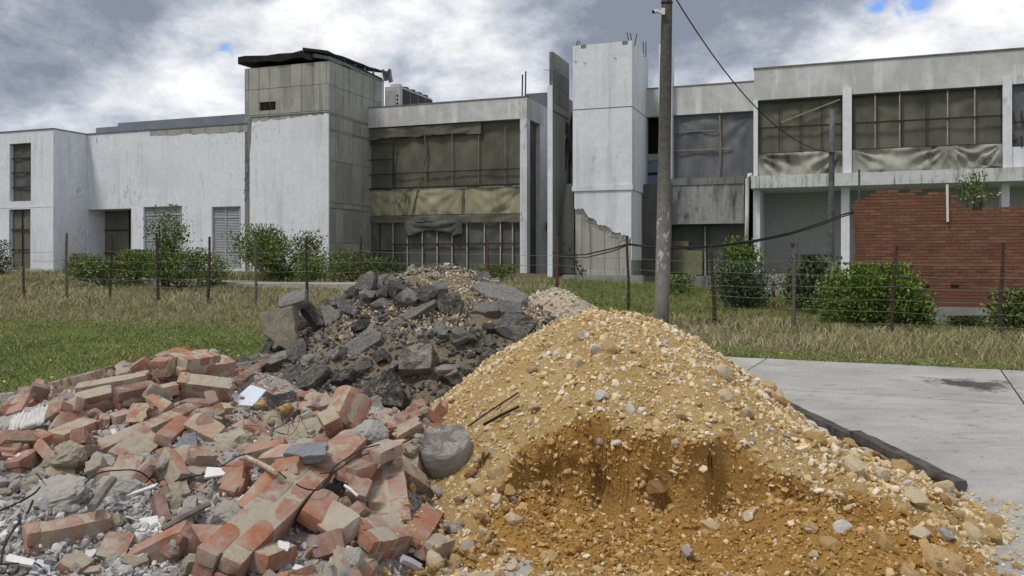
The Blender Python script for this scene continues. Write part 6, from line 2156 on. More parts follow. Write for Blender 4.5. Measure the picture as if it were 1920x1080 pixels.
# corrugated sheet fragment
def corrugated():
    p = hit(72, 792); R = basis((-.15, -.6, .8), 14)
    V, F = [], []
    nu, nv = 44, 6
    for i in range(nu + 1):
        for j in range(nv + 1):
            u, v = i / nu - .5, j / nv - .5
            ed = .03 * float(vnoise(i * .6, 2, 0, 7)) * (abs(v) > .45)
            V.append((u * .30, v * .20 + ed, .011 * math.sin(i * 1.25) + .02 * float(vnoise(u * 4, v * 4, 0, 3))))
    for i in range(nu):
        for j in range(nv): a = i * (nv + 1) + j; F.append((a, a + nv + 1, a + nv + 2, a + 1))
    m = np_mesh('corrugated_fragment', V, F, plain('whitish_fibre_cement', (.56, .55, .54), .8, .2, 18, bump=.5), True)
    o = obj_at('corrugated_fragment', m, p + Vector((0, -.12, .06)), R, (.9, .95, .7), None, 'white corrugated roofing fragment behind the flat white brick', 'roofing sheet')
    md = o.modifiers.new('thickness', 'SOLIDIFY'); md.thickness = .008
    land(p, 'corrugated fragment'); raise_hm(p + Vector((0, -.12, .06)), R, (.33, .22, .02), .9, True)


corrugated()


def stump():
    """concrete core lying tilted, its broken face up"""
    p = hit(836, 850); v = (p - Vector((0, 0, EYE))).normalized(); p = p - v * .12
    R = basis((-.10, -.42, .90), 0)
    rg = np.random.default_rng(9)
    V, F = [], []
    n = 64
    prof = [(.0, -.115), (.05, -.118), (.10, -.112), (.135, -.09), (.150, -.05), (.157, .0), (.158, .05), (.155, .085), (.148, .10), (.135, .102), (.122, .080), (.10, .075), (.07, .085), (.035, .10), (.0, .095)]
    for a in range(n):
        q = 2 * math.pi * a / n
        for k, (r, z) in enumerate(prof):
            x, y = r * math.cos(q), r * math.sin(q)
            top = k >= 9
            w = .018 * float(fbm(x * 14, y * 14, z * 14, 4, 4)) + (.040 * float(fbm(x * 22, y * 22, 3, 6, 4)) if top else 0)
            f = 1 + (.03 * float(fbm(x * 16, y * 16, z * 16, 14, 4))) + (.06 * float(vnoise(math.cos(q) * 1.5, math.sin(q) * 1.5, z * 6, 12)))
            V.append((x * f, y * f, z + w))
    K = len(prof)
    for a in range(n):
        b = (a + 1) % n
        for k in range(K - 1): F.append((a * K + k, b * K + k, b * K + k + 1, a * K + k + 1))
    m = np_mesh('concrete_stump', V, F, M['stump'], False)
    o = obj_at('concrete_stump', m, p, R, (1.12, 1.12, 1.12), None, 'round grey concrete stump with a rough broken top between rubble and dirt', 'concrete stump')
    raise_hm(p, R, (.32, .32, .24), .9, True); land(p, 'concrete stump')


M['stump'] = rubble_brick_mat('stump_concrete', [(.30, .30, .29), (.34, .335, .32)], (.20, .20, .19), (.47, .45, .36), .03)
stump()


def stick(name, a, b, r, mat, label, cat, lift=.05, n=6, up=0.0):
    A, B = hit(*a), hit(*b)
    A = A + Vector((0, -.03, lift)); B = B + Vector((0, -.03, lift + up))
    o = MB().tube([A, (A + B) / 2 + Vector((0, 0, .004)), B], r, n).build(name, mat, None, loc=(A + B) / 2)
    return tag(o, label, cat)


stick('timber_slat', (310, 1010), (398, 962), .016, M['timber'], 'grey weathered timber slat beside the large white tile', 'timber slat', .06)
stick('timber_slat', (178, 975), (216, 920), .024, M['timber'], 'short purple grey timber stub beside the largest concrete lump', 'timber slat', .07)
stick('timber_slat', (465, 877), (520, 908), .014, M['timber_pale'], 'pale timber batten between the orange bricks', 'timber slat', .07)
stick('plastic_pipe', (648, 928), (672, 948), .008, M['pvc'], 'thin white plastic tube before the brick column', 'pipe', .06)
stick('plastic_pipe', (755, 1062), (788, 1078), .022, plain('lilac_plastic', (.45, .43, .50), .45, .1, 6), 'lilac grey plastic pipe end at the front edge', 'pipe', .05)
stick('timber_slat', (640, 1078), (656, 1045), .02, plain('whitewashed_wood', (.55, .53, .49), .8, .2, 12), 'whitish wooden stake at the front edge beside the square red block', 'timber slat', .05)
stick('steel_rod', (878, 806), (972, 743), .006, M['cable'], 'upper thin black rod lying on the flank of the yellow dirt', 'rod', .03)
stick('steel_rod', (907, 803), (973, 769), .010, M['cable'], 'thicker black rod lying on the flank of the yellow dirt', 'rod', .03)

# timber beams along the edge of the dirt
def beam(a, b, label, z=.0):
    A, B = Vector(a), Vector(b)
    u = (B - A).normalized(); s = Vector((u.y, -u.x, 0)).normalized(); up = s.cross(u) * -1
    if up.z < 0: up = -up
    w, h = .055, .05
    rg = random.Random(int(A.x * 1000))
    n = 12
    mb = MB(); V, F = [], []
    for i in range(n + 1):
        c = A.lerp(B, i / n)
        for (p, q) in ((-1, 0), (1, 0), (1, .5), (.86, 1), (-.86, 1), (-1, .5)):
            V.append(c + s * (p * w + rg.uniform(-.005, .005)) + up * (q * h * 1.3 + rg.uniform(-.005, .005)))
    for i in range(n):
        for k in range(6): F.append((6 * i + k, 6 * i + (k + 1) % 6, 6 * i + 6 + (k + 1) % 6, 6 * i + 6 + k))
    F += [(5, 4, 3, 2, 1, 0), tuple(6 * n + k for k in range(6))]
    o = mb.add(V, F).build('timber_beam', M['kerb_wood'], None, loc=(A + B) / 2)
    return tag(o, label, 'timber beam')


def on_ground(px, py, z):
    d = (EYE - z) * FPX / (py - HOR)
    return Vector(((px - 960) / FPX * d, d, z))


b0, b1, b2, b3 = on_ground(1412, 735, .05), on_ground(1618, 838, .07), on_ground(1605, 826, .10), on_ground(1800, 920, .02)
beam(b0, b1, 'far dark weathered timber beam holding back the dirt on the paving')
beam(b2 + Vector((-.01, 0, .02)), b3, 'near dark weathered timber beam with a split end on the paving')
land(b3, 'split beam end'); land((b1 + b0) / 2, 'far timber beam'); land((b2 + b3) / 2, 'near timber beam')


# black cables in the rubble
def cable(pts, r, label, lift=.05, seed=0):
    P = []
    for px, py, up in pts:
        h = hit(px, py); v = (h - Vector((0, 0, EYE))).normalized()
        P.append(h - v * lift + Vector((0, 0, up)))
    # smooth
    Q = []
    for i in range(len(P) - 1):
        p0, p1, p2, p3 = P[max(i - 1, 0)], P[i], P[i + 1], P[min(i + 2, len(P) - 1)]
        for k in range(6):
            t = k / 6
            Q.append(.5 * ((2 * p1) + (p2 - p0) * t + (2 * p0 - 5 * p1 + 4 * p2 - p3) * t * t + (3 * p1 - p0 - 3 * p2 + p3) * t ** 3))
    Q.append(P[-1])
    o = MB().tube(Q, r * .68, 6).build('electric_cable', M['cable'], None, loc=Q[len(Q) // 2], smooth=True)
    return tag(o, label, 'cable')


def late_cables():
    cable([(315, 915, 0), (330, 908, .02), (350, 900, .01), (400, 892, .03), (445, 872, .05), (470, 860, .03)], .006, 'black cable curving past the small white tile')
    cable([(160, 905, .0), (185, 897, .03), (220, 895, .04), (260, 900, .05), (290, 913, .02)], .007, 'thick black cable arching over the largest concrete lump')
    cable([(5, 890, .02), (35, 886, .03), (60, 890, .03), (78, 902, .01)], .006, 'black cable loop at the outer edge beside the long grey mortar slab')
    cable([(0, 965, .02), (40, 950, .03), (65, 935, .03), (75, 920, .02)], .008, 'bunched black cable running to the largest concrete lump')
    cable([(2, 1070, .03), (8, 1040, .04), (30, 1005, .05), (50, 975, .03), (62, 945, .02)], .009, 'thick black cable climbing the outer front of the rubble')
    cable([(5, 1062, .01), (45, 1068, .03), (70, 1070, .03), (85, 1078, .01)], .006, 'black cable across the long pale tile')
    cable([(465, 865, .03), (490, 878, .03), (515, 890, .03), (537, 905, .02)], .006, 'black cable lying along the pale timber batten')
    cable([(555, 915, .02), (575, 928, .03), (600, 928, .03), (615, 915, .05), (625, 895, .05), (645, 880, .05), (680, 855, .04), (712, 840, .02)], .006, 'long black cable curling round the tilted whole brick')
    cable([(600, 895, .02), (630, 890, .02), (660, 872, .03), (692, 856, .02)], .006, 'second black cable crossing the tilted whole brick')
    cable([(735, 850, .02), (755, 840, .03), (778, 828, .03)], .007, 'short black cable pointing at the concrete stump')
    rg = random.Random(5)
    h = hit(500, 795)
    tang = root('wire_tangle', 'tangle of thin black wire loops behind the broad mortar plate', 'wire', h)
    for k in range(7):
        c = (500 + rg.uniform(-20, 20), 795 + rg.uniform(-12, 15))
        pts = []
        a0 = rg.random() * 6
        for i in range(8):
            a = a0 + i * .7
            pts.append((c[0] + (28 + 12 * math.sin(k)) * math.cos(a) + 4 * i, c[1] + 20 * math.sin(a) + 2 * i, .03 + .05 * rg.random()))
        o = cable(pts, .0028, 'x', .06)
        o.name = 'wire_loop'; l = o.location.copy(); o.parent = tang; o.location = l - h
        del o['category']; del o['label']


# ------------------------------------------------------------------ loose pieces filling the rubble
def in_view(x, y, m=.66): return abs(x / y) < m


def fill_rubble():
    rg = random.Random(31)
    n_b = 0
    tries = 0
    while n_b < 266 and tries < 9000:
        tries += 1
        y = 3.55 + 5.6 * rg.random() ** 1.25; x = rg.uniform(-.66 * y, -.25)
        px, py = proj((x, y, float(hm(x, y))))
        if h_rubb(x, y) < .09 or h_rubb(x, y) < h_asph(x, y) + .04 or py > 1120 or px < -40: continue
        # the grey dust zone at the front holds few bricks
        dusty = (px < 520 and py > 905) or (px < 200 and py > 880)
        if dusty and rg.random() < .93: continue
        if (px > 790 and rg.random() < .85) or taken(x, y): continue
        kind = rg.choices(['whole', 'three', 'half', 'bit'], [.42, .28, .20, .10])[0]
        if py > 930 and rg.random() < .4: kind = 'half'
        me, L = BR[kind, rg.randrange(4)]
        sc = rg.uniform(.95, 1.3)
        dims = (L * sc, .12 * sc, .065 * sc * rg.uniform(.9, 1.25))
        nrm, zc = local_plane(x, y, .4 * L)
        ti = rg.gauss(0, .33), rg.gauss(0, .33)
        nn = (nrm * 1.0 + Vector((ti[0], ti[1] - .1, 0))).normalized()
        roll = rg.uniform(0, 180)
        stand = rg.random()
        if stand < .30: # on its side or its end
            R = basis(nn, roll) @ Matrix.Rotation(rg.uniform(1.1, 1.7), 3, 'X')
            half = .5 * dims[1] * .8
        else:
            R = basis(nn, roll); half = dims[2] * .5
        p = Vector((x, y, zc + half * rg.uniform(.15, .9)))
        tone = rg.choices(['brick_red', 'brick_pink', 'brick_crust', 'brick_dark'], [.24, .36, .27, .13])[0]
        o = obj_at('brick', me, p, R, (dims[0] / L, dims[1] / .12, dims[2] / .065), M[tone], None, 'brick', 'loose bricks in the rubble')
        raise_hm(p, R, dims, .85)
        word = {'whole': 'whole', 'three': 'chipped', 'half': 'half', 'bit': 'small broken'}[kind]
        tw = {'brick_red': 'bright red', 'brick_pink': 'dusty pink', 'brick_crust': 'mortar crusted', 'brick_dark': 'dull brown'}[tone]
        PEND.append((o, f'{word} {tw} brick', 'edgewise' if stand < .30 else ('steep' if abs(ti[0]) + abs(ti[1]) > .5 else 'flat lying')))
        n_b += 1
    for (cnt, nm, meshes, mt, cat, grp, word, sz) in ((100, 'mortar_lump', LUMPS, 'mortar', 'mortar lump', 'lumps of mortar in the rubble', 'beige mortar lump', (.05, .13)),
                                                (150, 'concrete_lump', LUMPS, 'concrete_lump', 'concrete lump', 'lumps of concrete in the rubble', 'grey concrete lump', (.045, .13))):
        k = 0
        while k < cnt:
            y = 3.55 + 5.2 * rg.random() ** 1.5; x = rg.uniform(-.66 * y, -.2)
            if h_rubb(x, y) < .08 or h_rubb(x, y) < h_asph(x, y) + .04: continue
            px, py = proj((x, y, float(hm(x, y))))
            if px > 800 or py > 1110 or px < -40 or taken(x, y): continue
            if cat == 'concrete lump' and (px < 540 and py > 880) and rg.random() < .55: continue
            w = rg.uniform(*sz) * (1.25 if rg.random() < .15 else 1)
            dims = (w, w * rg.uniform(.6, .95), w * rg.uniform(.45, .8))
            nrm, zc = local_plane(x, y, w * .4)
            R = basis(nrm + Vector((rg.gauss(0, .3), rg.gauss(0, .3), 0)), rg.uniform(0, 360))
            p = Vector((x, y, zc + dims[2] * rg.uniform(.05, .35)))
            o = obj_at(nm, rg.choice(meshes) if rg.random() < .6 else rg.choice(SLABS), p, R, dims, M[mt], None, cat, grp)
            raise_hm(p, R, dims, .7)
            PEND.append((o, ('large ' if w > .14 else 'small ' if w < .09 else '') + word, 'flattish' if dims[2] < .55 * w else 'chunky'))
            k += 1
    for k in range(16):
        y = 3.6 + 3.0 * rg.random(); x = rg.uniform(-.6 * y, -.9)
        w = rg.uniform(.04, .09); nrm, zc = local_plane(x, y, .05)
        R = basis(nrm + Vector((rg.gauss(0, .4), rg.gauss(0, .4), 0)), rg.uniform(0, 180))
        o = obj_at('tile_shard', rg.choice(SLABS), (x, y, zc + .02), R, (w, w * rg.uniform(.4, .9), .010), M['tile_white'], None, 'tile shard', 'white tile shards in the rubble')
        PEND.append((o, 'small white tile shard', 'angular'))


fill_rubble()


def fill_asphalt():
    rg = random.Random(57)
    k = 0
    tries = 0
    while k < 272 and tries < 20000:
        tries += 1
        y = rg.uniform(7.9, 10.75); x = rg.uniform(-3.6, 1.1)
        h = float(h_asph(x, y))
        if h < .03 or float(h_dirt(x, y)) > h - .02 or float(h_rubb(x, y)) > h + .05 or float(h_grav(x, y)) > h: continue
        px, py = proj((x, y, h))
        # gravel shows on the shoulder below the crest
        if taken(x, y): continue
        if px > 830 and py < 640 and rg.random() < .72: continue
        if 740 < px < 930 and py < 560 and rg.random() < .35: continue
        big = rg.random()
        w = rg.uniform(.09, .17) if big < .60 else rg.uniform(.17, .30)
        slab = rg.random() < .5
        me = rg.choice(SLABS if slab else CHUNKS)
        dims = (w, w * rg.uniform(.55, .95), w * (rg.uniform(.25, .5) if slab else rg.uniform(.55, .85)))
        nrm, zc = local_plane(x, y, w * .4)
        R = basis(nrm + Vector((rg.gauss(0, .45), rg.gauss(-.1, .45), 0)), rg.uniform(0, 360))
        p = Vector((x, y, zc + dims[2] * rg.uniform(.0, .4)))
        tone = rg.choices(['asphalt', 'asphalt_grey', 'asphalt_dusty'], [.36, .40, .24])[0]
        o = obj_at('asphalt_chunk', me, p, R, dims, M[tone], None, 'asphalt chunk', 'pieces of broken asphalt')
        raise_hm(p, R, dims, .85)
        tw = {'asphalt': 'black', 'asphalt_grey': 'grey', 'asphalt_dusty': 'dust coated'}[tone]
        PEND.append((o, f"{'large ' if w > .2 else 'small ' if w < .11 else ''}{tw} asphalt {'plate' if slab else 'lump'}", rg.choice(['angular', 'tilted'])))
        k += 1


fill_asphalt()

# ------------------------------------------------------------------ stones of the dirt heap
for i, (px, py, w, h, mt, lb) in enumerate([
        (1118, 657, .115, .12, 'stone_white', 'white quartz stone near the top of the yellow dirt heap'),
        (1083, 684, .12, .13, 'stone_pale', 'large pale stone below the white quartz near the heap top'),
        (1090, 632, .09, .08, 'stone_mauve', 'round grey brown stone in a pocket at the heap top'),
        (1143, 655, .13, .09, 'stone_ochre', 'flat ochre stone beside the white quartz stone'),
        (1183, 767, .085, .075, 'stone_white', 'lone white stone in the middle of the dirt face'),
        (1125, 741, .10, .07, 'stone_white', 'white flat stone above the middle of the dirt face'),
        (1160, 828, .13, .06, 'stone_white', 'long white stone on the lip of the dug out hollow'),
        (1127, 826, .07, .05, 'stone_mauve', 'bluish stone on the lip of the dug out hollow'),
        (1268, 832, .08, .07, 'stone_pale', 'pale stone on the lip above the brown bank'),
        (1232, 915, .14, .09, 'stone_rust', 'reddish brown stone stuck in the brown bank'),
        (1328, 992, .12, .11, 'stone_pale', 'big angular buff stone standing on the floor of the hollow'),
        (1580, 990, .10, .09, 'stone_white', 'white stone among the rusty stones of the lower flank'),
        (1735, 900, .16, .14, 'stone_pale', 'big pale block against the near timber beam'),
        (1652, 890, .12, .14, 'stone_pale', 'upright pale stone below the near timber beam'),
        (1770, 1050, .26, .13, 'stone_ochre', 'largest flat ochre stone on the paving at the outer foot'),
        (1862, 1003, .12, .11, 'stone_ochre', 'square ochre stone lying alone on the paving'),
        (1530, 825, .16, .16, 'stone_ochre', 'large ochre boulder below the far timber beam'),
        (1360, 745, .13, .10, 'stone_pale', 'large pale stone on the outer edge of the dirt heap'),
        (1400, 775, .11, .12, 'stone_pale', 'pale lump standing out on the outer flank'),
        (1660, 1025, .15, .16, 'stone_ochre', 'dark ochre slab standing on the lower flank'),
        (1150, 1075 - 13, .0, .0, None, None),
        (1025, 1046, .13, .08, 'stone_ochre', 'flat ochre slab stone at the foot of the hollow'),
        (1000, 760, .09, .06, 'stone_pale', 'pale stone on the flank beside the black rods'),
        (930, 940, .09, .08, 'stone_pale', 'pale stone beside the foot of the hollow'),
        (1290, 1035, .08, .07, 'stone_mauve', 'grey stone on the sandy floor before the hollow'),
        (820, 920, .09, .08, 'stone_mauve', 'grey cube stone under the concrete stump'),
        (860, 935, .09, .09, 'stone_pale', 'pale stone in front of the concrete stump'),
        (920, 1035, .08, .13, 'stone_ochre', 'long upright ochre stone at the front foot of the dirt'),
        (850, 1055, .11, .08, 'stone_ochre', 'rounded brown stone at the front edge')]):
    if mt is None: continue
    o = hero('stone', ROCKS[i % 14], px, py, (w, w * .85, h), (.1 * ((i % 3) - 1), -.5, .85), 35 * i, M[mt], lb, 'stone', 'stones of the dirt heap', .5)
    if i in (0, 10, 12, 14, 16): land(o.matrix_world.translation, {0: 'white quartz stone', 10: 'big angular buff stone', 12: 'big pale block', 14: 'largest flat ochre stone', 16: 'large ochre boulder'}[i])
for px, py, ph in ((1130, 610, 'top of the dirt heap'), (1060, 900, 'dug out hollow'), (1000, 690, 'asphalt edged flank'), (1250, 700, 'upper dirt face'), (1280, 960, 'brown bank'), (1450, 880, 'outer dirt flank'), (880, 990, 'front foot of the dirt'), (1560, 1040, 'outer front stones'), (960, 820, 'stony shoulder')):
    land(hit(px, py), ph)


def fill_stones():
    rg = random.Random(91)
    k = 0
    while k < 268:
        u = rg.random()
        if u < .52:       # the coarse foot along the beams and at the outer front
            x, y = rg.uniform(1.3, 3.2), rg.uniform(4.2, 7.8)
            if x < 1.9 and y > 5.0 and rg.random() < .6: continue
        elif u < .80:     # the strip between rubble and dirt
            x, y = rg.uniform(-.62, .02), rg.uniform(3.85, 5.5)
        else:
            x, y = rg.uniform(-.9, 2.6), rg.uniform(4.0, 8.2)
        h = max(float(h_dirt(x, y)), 0)
        hr = float(hm(x, y))
        px, py = proj((x, y, hr))
        if px > 1935 or py > 1105 or hr > h + .12 or taken(x, y): continue
        if x > 2.75 and (h < .02 and rg.random() < .75): continue
        if u >= .82 and y < float(LIPY(x)) and -.1 < x < 1.4 and rg.random() < .7: continue
        # not on the far side of the beams
        if x > np.interp(y, [5.9, 7.3, 10], [3.02, 2.98, 2.85]) and y > 5.95: continue
        w = rg.uniform(.045, .085) if rg.random() < .58 else rg.uniform(.085, .16)
        if u >= .82: w *= .6
        elif u >= .52: w *= .85
        dims = (w, w * rg.uniform(.6, 1), w * rg.uniform(.45, .85))
        nrm, zc = local_plane(x, y, .05)
        R = basis(nrm + Vector((rg.gauss(0, .35), rg.gauss(0, .35), 0)), rg.uniform(0, 360))
        p = Vector((x, y, zc + dims[2] * rg.uniform(-.08, .35)))
        tone = rg.choices(['stone_ochre', 'stone_pale', 'stone_rust', 'stone_mauve', 'stone_white'], [.48, .30, .12, .06, .04])[0]
        o = obj_at('stone', rg.choice(ROCKS), p, R, dims, M[tone], None, 'stone', 'stones of the dirt heap')
        raise_hm(p, R, dims, .8)
        tw = {'stone_ochre': 'ochre', 'stone_pale': 'pale buff', 'stone_rust': 'rusty brown', 'stone_mauve': 'mauve grey', 'stone_white': 'white'}[tone]
        PEND.append((o, f"{'large ' if w > .1 else 'small ' if w < .055 else ''}{tw} stone", rg.choice(['angular', 'blocky'])))
        k += 1


fill_stones()
late_cables()
label_pending()


# ------------------------------------------------------------------ what nobody could count: pebbles, gravel, crumbs
def rand_rot(n):
    q = RNG.normal(size=(n, 4)); q /= np.linalg.norm(q, axis=1)[:, None]
    w, x, y, z = q.T
    return np.stack([np.stack([1 - 2 * (y * y + z * z), 2 * (x * y - z * w), 2 * (x * z + y * w)], -1),
                     np.stack([2 * (x * y + z * w), 1 - 2 * (x * x + z * z), 2 * (y * z - x * w)], -1),
                     np.stack([2 * (x * z - y * w), 2 * (y * z + x * w), 1 - 2 * (x * x + y * y)], -1)], 1)


SMALL = [rock(600 + i, ICO1, 6, .05, .5, .85) for i in range(8)]


SMALL2 = [rock(650 + i, ICO2, 9, .05, .5, .85) for i in range(8)]


def scatter(name, parent, P, size, mat, tone, flat=.75, lib=None):
    SMALL = lib or globals()['SMALL']
    n = len(P)
    which = RNG.integers(0, len(SMALL), n)
    R = rand_rot(n)
    S = size[:, None] * np.stack([np.ones(n), RNG.uniform(.6, 1, n), RNG.uniform(.4, .9, n) * flat], 1)
    Vs, Fs, Ts = [], [], []
    off = 0
    nv = len(SMALL[0][0])
    Vb = np.stack([s[0] for s in SMALL])[which]                  # n, nv, 3
    if parent is DIRT:
        bx, by = bank_shift(P[:, 0], P[:, 1], P[:, 2]); P = np.stack([bx, by, P[:, 2]], 1)
    V = np.einsum('nij,nvj->nvi', R, Vb * S[:, None, :]) + P[:, None, :]
    Fb = SMALL[0][1]
    F = (Fb[None] + (np.arange(n) * nv)[:, None, None]).reshape(-1, 3)
    T = np.repeat(tone, nv)
    c = np.array(parent_loc(parent)) if parent is not None else np.zeros(3)
    m = np_mesh(name, V.reshape(-1, 3) - c, F, mat, False, tone=T)
    return child(name, m, parent, 'stuff')


def pts_on(n, x0, x1, y0, y1, own, sink=.2, size=None, test=None):
    """random points on the heap surface where the heap function own is on top"""
    out = []
    while len(out) < n:
        x = RNG.uniform(x0, x1, n * 2); y = RNG.uniform(y0, y1, n * 2)
        ok = own(x, y) & (np.abs(x / y) < .68)
        if test is not None: ok &= test(x, y)
        out += list(zip(x[ok], y[ok]))
    a = np.array(out[:n])
    return a


def fill_small():
    # dirt
    own = lambda x, y: (h_dirt(x, y) > .0) & (h_dirt(x, y) > h_asph(x, y) - .05) & (h_dirt(x, y) > h_rubb(x, y) - .03) & (y < 8.6)
    n = 28000
    a = pts_on(n, -1.6, 3.4, 3.6, 8.6, own)
    sz = np.clip(RNG.lognormal(math.log(.0155), .62, n), .006, .07)
    _, wet = h_dirt(a[:, 0], a[:, 1], True)
    keep = RNG.random(n) > wet * .62
    a, sz, wet = a[keep], sz[keep], wet[keep]; n = len(a)
    P = np.stack([a[:, 0], a[:, 1], h_dirt(a[:, 0], a[:, 1]) + .016 * fbm(a[:, 0] * 6, a[:, 1] * 6, 0, 71, 5, .6) + sz * .12], 1)
    tone = np.clip(RNG.normal(.54, .24, n) - .24 * wet, 0, 1); tone = np.where(RNG.random(n) < .06, RNG.uniform(.88, 1, n), np.minimum(tone, .86))
    scatter('pebbles', DIRT, P, sz, M['pebble'], tone)
    # stones held in the cut face
    n = 1500
    x = RNG.uniform(-.3, 2.2, n); y = LIPY(x) + .05 * vnoise(x * 11, 1, 0, 9) - RNG.uniform(-.04, .12, n)
    sz = np.clip(RNG.lognormal(math.log(.017), .6, n), .007, .07)
    P = np.stack([x, y - .01, h_dirt(x, y) + .016 * fbm(x * 6, y * 6, 0, 71, 5, .6)], 1)
    scatter('pebbles', DIRT, P, sz, M['pebble'], np.clip(RNG.normal(.34, .22, n), 0, 1))
    # clods fallen from the bank
    n = 7500
    a = pts_on(n, -.4, 2.5, 3.9, 5.6, lambda x, y: (h_dirt(x, y, True)[1] > .35) & (h_dirt(x, y) > .02))
    sz = np.clip(RNG.lognormal(math.log(.015), .6, n), .006, .06)
    P = np.stack([a[:, 0], a[:, 1], h_dirt(a[:, 0], a[:, 1]) + .016 * fbm(a[:, 0] * 6, a[:, 1] * 6, 0, 71, 5, .6) + sz * .2], 1)
    scatter('clods', DIRT, P, sz, M['clod'], np.clip(RNG.normal(.4, .25, n), 0, 1))
    # coarse pale stones of the crust
    own2 = lambda x, y: (h_dirt(x, y) > .0) & (h_dirt(x, y) > h_asph(x, y) - .03) & (h_dirt(x, y) > h_rubb(x, y) + .02) & (y < 8.4) & (h_dirt(x, y, True)[1] < .3)
    n = 1500
    a = pts_on(n, -1.5, 3.1, 4.2, 8.4, own2, test=lambda x, y: RNG.random(len(x)) < .35 + .65 * (x > 1.2))
    sz = np.clip(RNG.lognormal(math.log(.042), .32, n), .025, .085)
    P = np.stack([a[:, 0], a[:, 1], h_dirt(a[:, 0], a[:, 1]) + sz * .10], 1)
    scatter('coarse_stones', DIRT, P, sz, M['pebble'], np.clip(RNG.normal(.55, .22, n), 0, .97), lib=SMALL2)
    # spill on the paving and at the front
    own = lambda x, y: (h_dirt(x, y) > -.16) & (h_dirt(x, y) < .05) & (h_rubb(x, y) < .06)
    n = 2600
    a = pts_on(n, -.6, 3.9, 3.4, 8.2, own)
    sz = np.clip(RNG.lognormal(math.log(.013), .6, n), .005, .05)
    P = np.stack([a[:, 0], a[:, 1], np.maximum(hm(a[:, 0], a[:, 1]), .012) + sz * .15], 1)
    scatter('pebbles', DIRT, P, sz, M['pebble'], np.clip(RNG.normal(.5, .25, n), 0, 1))
    # asphalt heap
    own = lambda x, y: (h_asph(x, y) > .0) & (h_asph(x, y) > h_dirt(x, y)) & (h_asph(x, y) > h_rubb(x, y) - .03) & (y < 11.4)
    n = 7500
    a = pts_on(n, -3.8, 1.9, 7.6, 11.4, own, test=lambda x, y: vnoise(x * 1.1, y * 1.1, 0, 98) + .55 * (x + .5) + .5 * (h_asph(x, y) > 1.05) > .0)
    sz = np.clip(RNG.lognormal(math.log(.022), .5, n), .01, .07)
    P = np.stack([a[:, 0], a[:, 1], h_asph(a[:, 0], a[:, 1]) + .03 * fbm(a[:, 0] * 6, a[:, 1] * 6, 0, 72, 5, .6) + sz * .2], 1)
    scatter('gravel', ASPH, P, sz, M['gravel'], np.clip(RNG.normal(.5, .25, n), 0, 1))
    n = 6500
    a = pts_on(n, -3.8, 1.9, 7.6, 11.4, own, test=lambda x, y: vnoise(x * 1.4, y * 1.4, 0, 99) + .45 * (x < -.4) > 0)
    sz = np.clip(RNG.lognormal(math.log(.042), .4, n), .02, .09)
    P = np.stack([a[:, 0], a[:, 1], h_asph(a[:, 0], a[:, 1]) + .03 * fbm(a[:, 0] * 6, a[:, 1] * 6, 0, 72, 5, .6) + sz * .25], 1)
    scatter('asphalt_crumbs', ASPH, P, sz, M['black_crumb'], RNG.random(n))
    # gravel lying between and on the chunks
    n = 7500
    a = pts_on(n, -3.4, 1.6, 7.8, 11.2, lambda x, y: (h_asph(x, y) > .02) & (h_asph(x, y) > h_dirt(x, y)) & (h_asph(x, y) > h_rubb(x, y)), test=lambda x, y: vnoise(x * 1.3, y * 1.3, 0, 97) + .4 * (x + .6) > -.25)
    sz = np.clip(RNG.lognormal(math.log(.020), .45, n), .01, .06)
    up = np.minimum(hm(a[:, 0], a[:, 1]) - h_asph(a[:, 0], a[:, 1]), .05)
    P = np.stack([a[:, 0], a[:, 1], h_asph(a[:, 0], a[:, 1]) + np.maximum(up, 0) * .9 + sz * .1], 1)
    scatter('gravel', ASPH, P, sz, M['gravel'], np.clip(RNG.normal(.5, .25, n), 0, 1))
    # gravel heap
    own = lambda x, y: (h_grav(x, y) > 0) & (h_grav(x, y) > h_asph(x, y) - .05) & (y < 13)
    n = 4200
    a = pts_on(n, -.8, 2.6, 10.0, 13, own)
    sz = np.clip(RNG.lognormal(math.log(.035), .4, n), .015, .09)
    P = np.stack([a[:, 0], a[:, 1], h_grav(a[:, 0], a[:, 1]) + .02 * fbm(a[:, 0] * 6, a[:, 1] * 6, 0, 73, 5, .6) + sz * .2], 1)
    scatter('stones', GRAV, P, sz, M['gravel'], np.clip(RNG.normal(.62, .2, n), 0, .93))
    # rubble
    own = lambda x, y: (h_rubb(x, y) > .02) & (y < 9)
    n = 13500
    a = pts_on(n, -6.0, .1, 3.4, 9, own, test=lambda x, y: RNG.random(len(x)) < np.clip(1.5 - y * .13, .2, 1))
    sz = np.clip(RNG.lognormal(math.log(.017), .6, n), .006, .07)
    P = np.stack([a[:, 0], a[:, 1], h_rubb(a[:, 0], a[:, 1]) + .03 * fbm(a[:, 0] * 6, a[:, 1] * 6, 0, 74, 5, .6) + sz * .25], 1)
    px = 960 + FPX * P[:, 0] / P[:, 1]; py = HOR - (P[:, 2] - EYE) / P[:, 1] * FPX
    grey = (px < 540) & (py > 900)
    tone = np.where(grey, np.clip(RNG.normal(.68, .17, n), .2, 1), RNG.random(n) ** 1.1)
    scatter('crumbs', RUBB, P, sz, M['crumb'], tone)
    # brick shards
    n = 1500
    a = pts_on(n, -5.6, -.3, 3.5, 8.6, own, test=lambda x, y: RNG.random(len(x)) < np.where((x / y < -.27) & (y < 4.9), .25, 1))
    sz = np.clip(RNG.lognormal(math.log(.042), .4, n), .018, .10)
    P = np.stack([a[:, 0], a[:, 1], h_rubb(a[:, 0], a[:, 1]) + .03 * fbm(a[:, 0] * 6, a[:, 1] * 6, 0, 74, 5, .6) + sz * .3], 1)
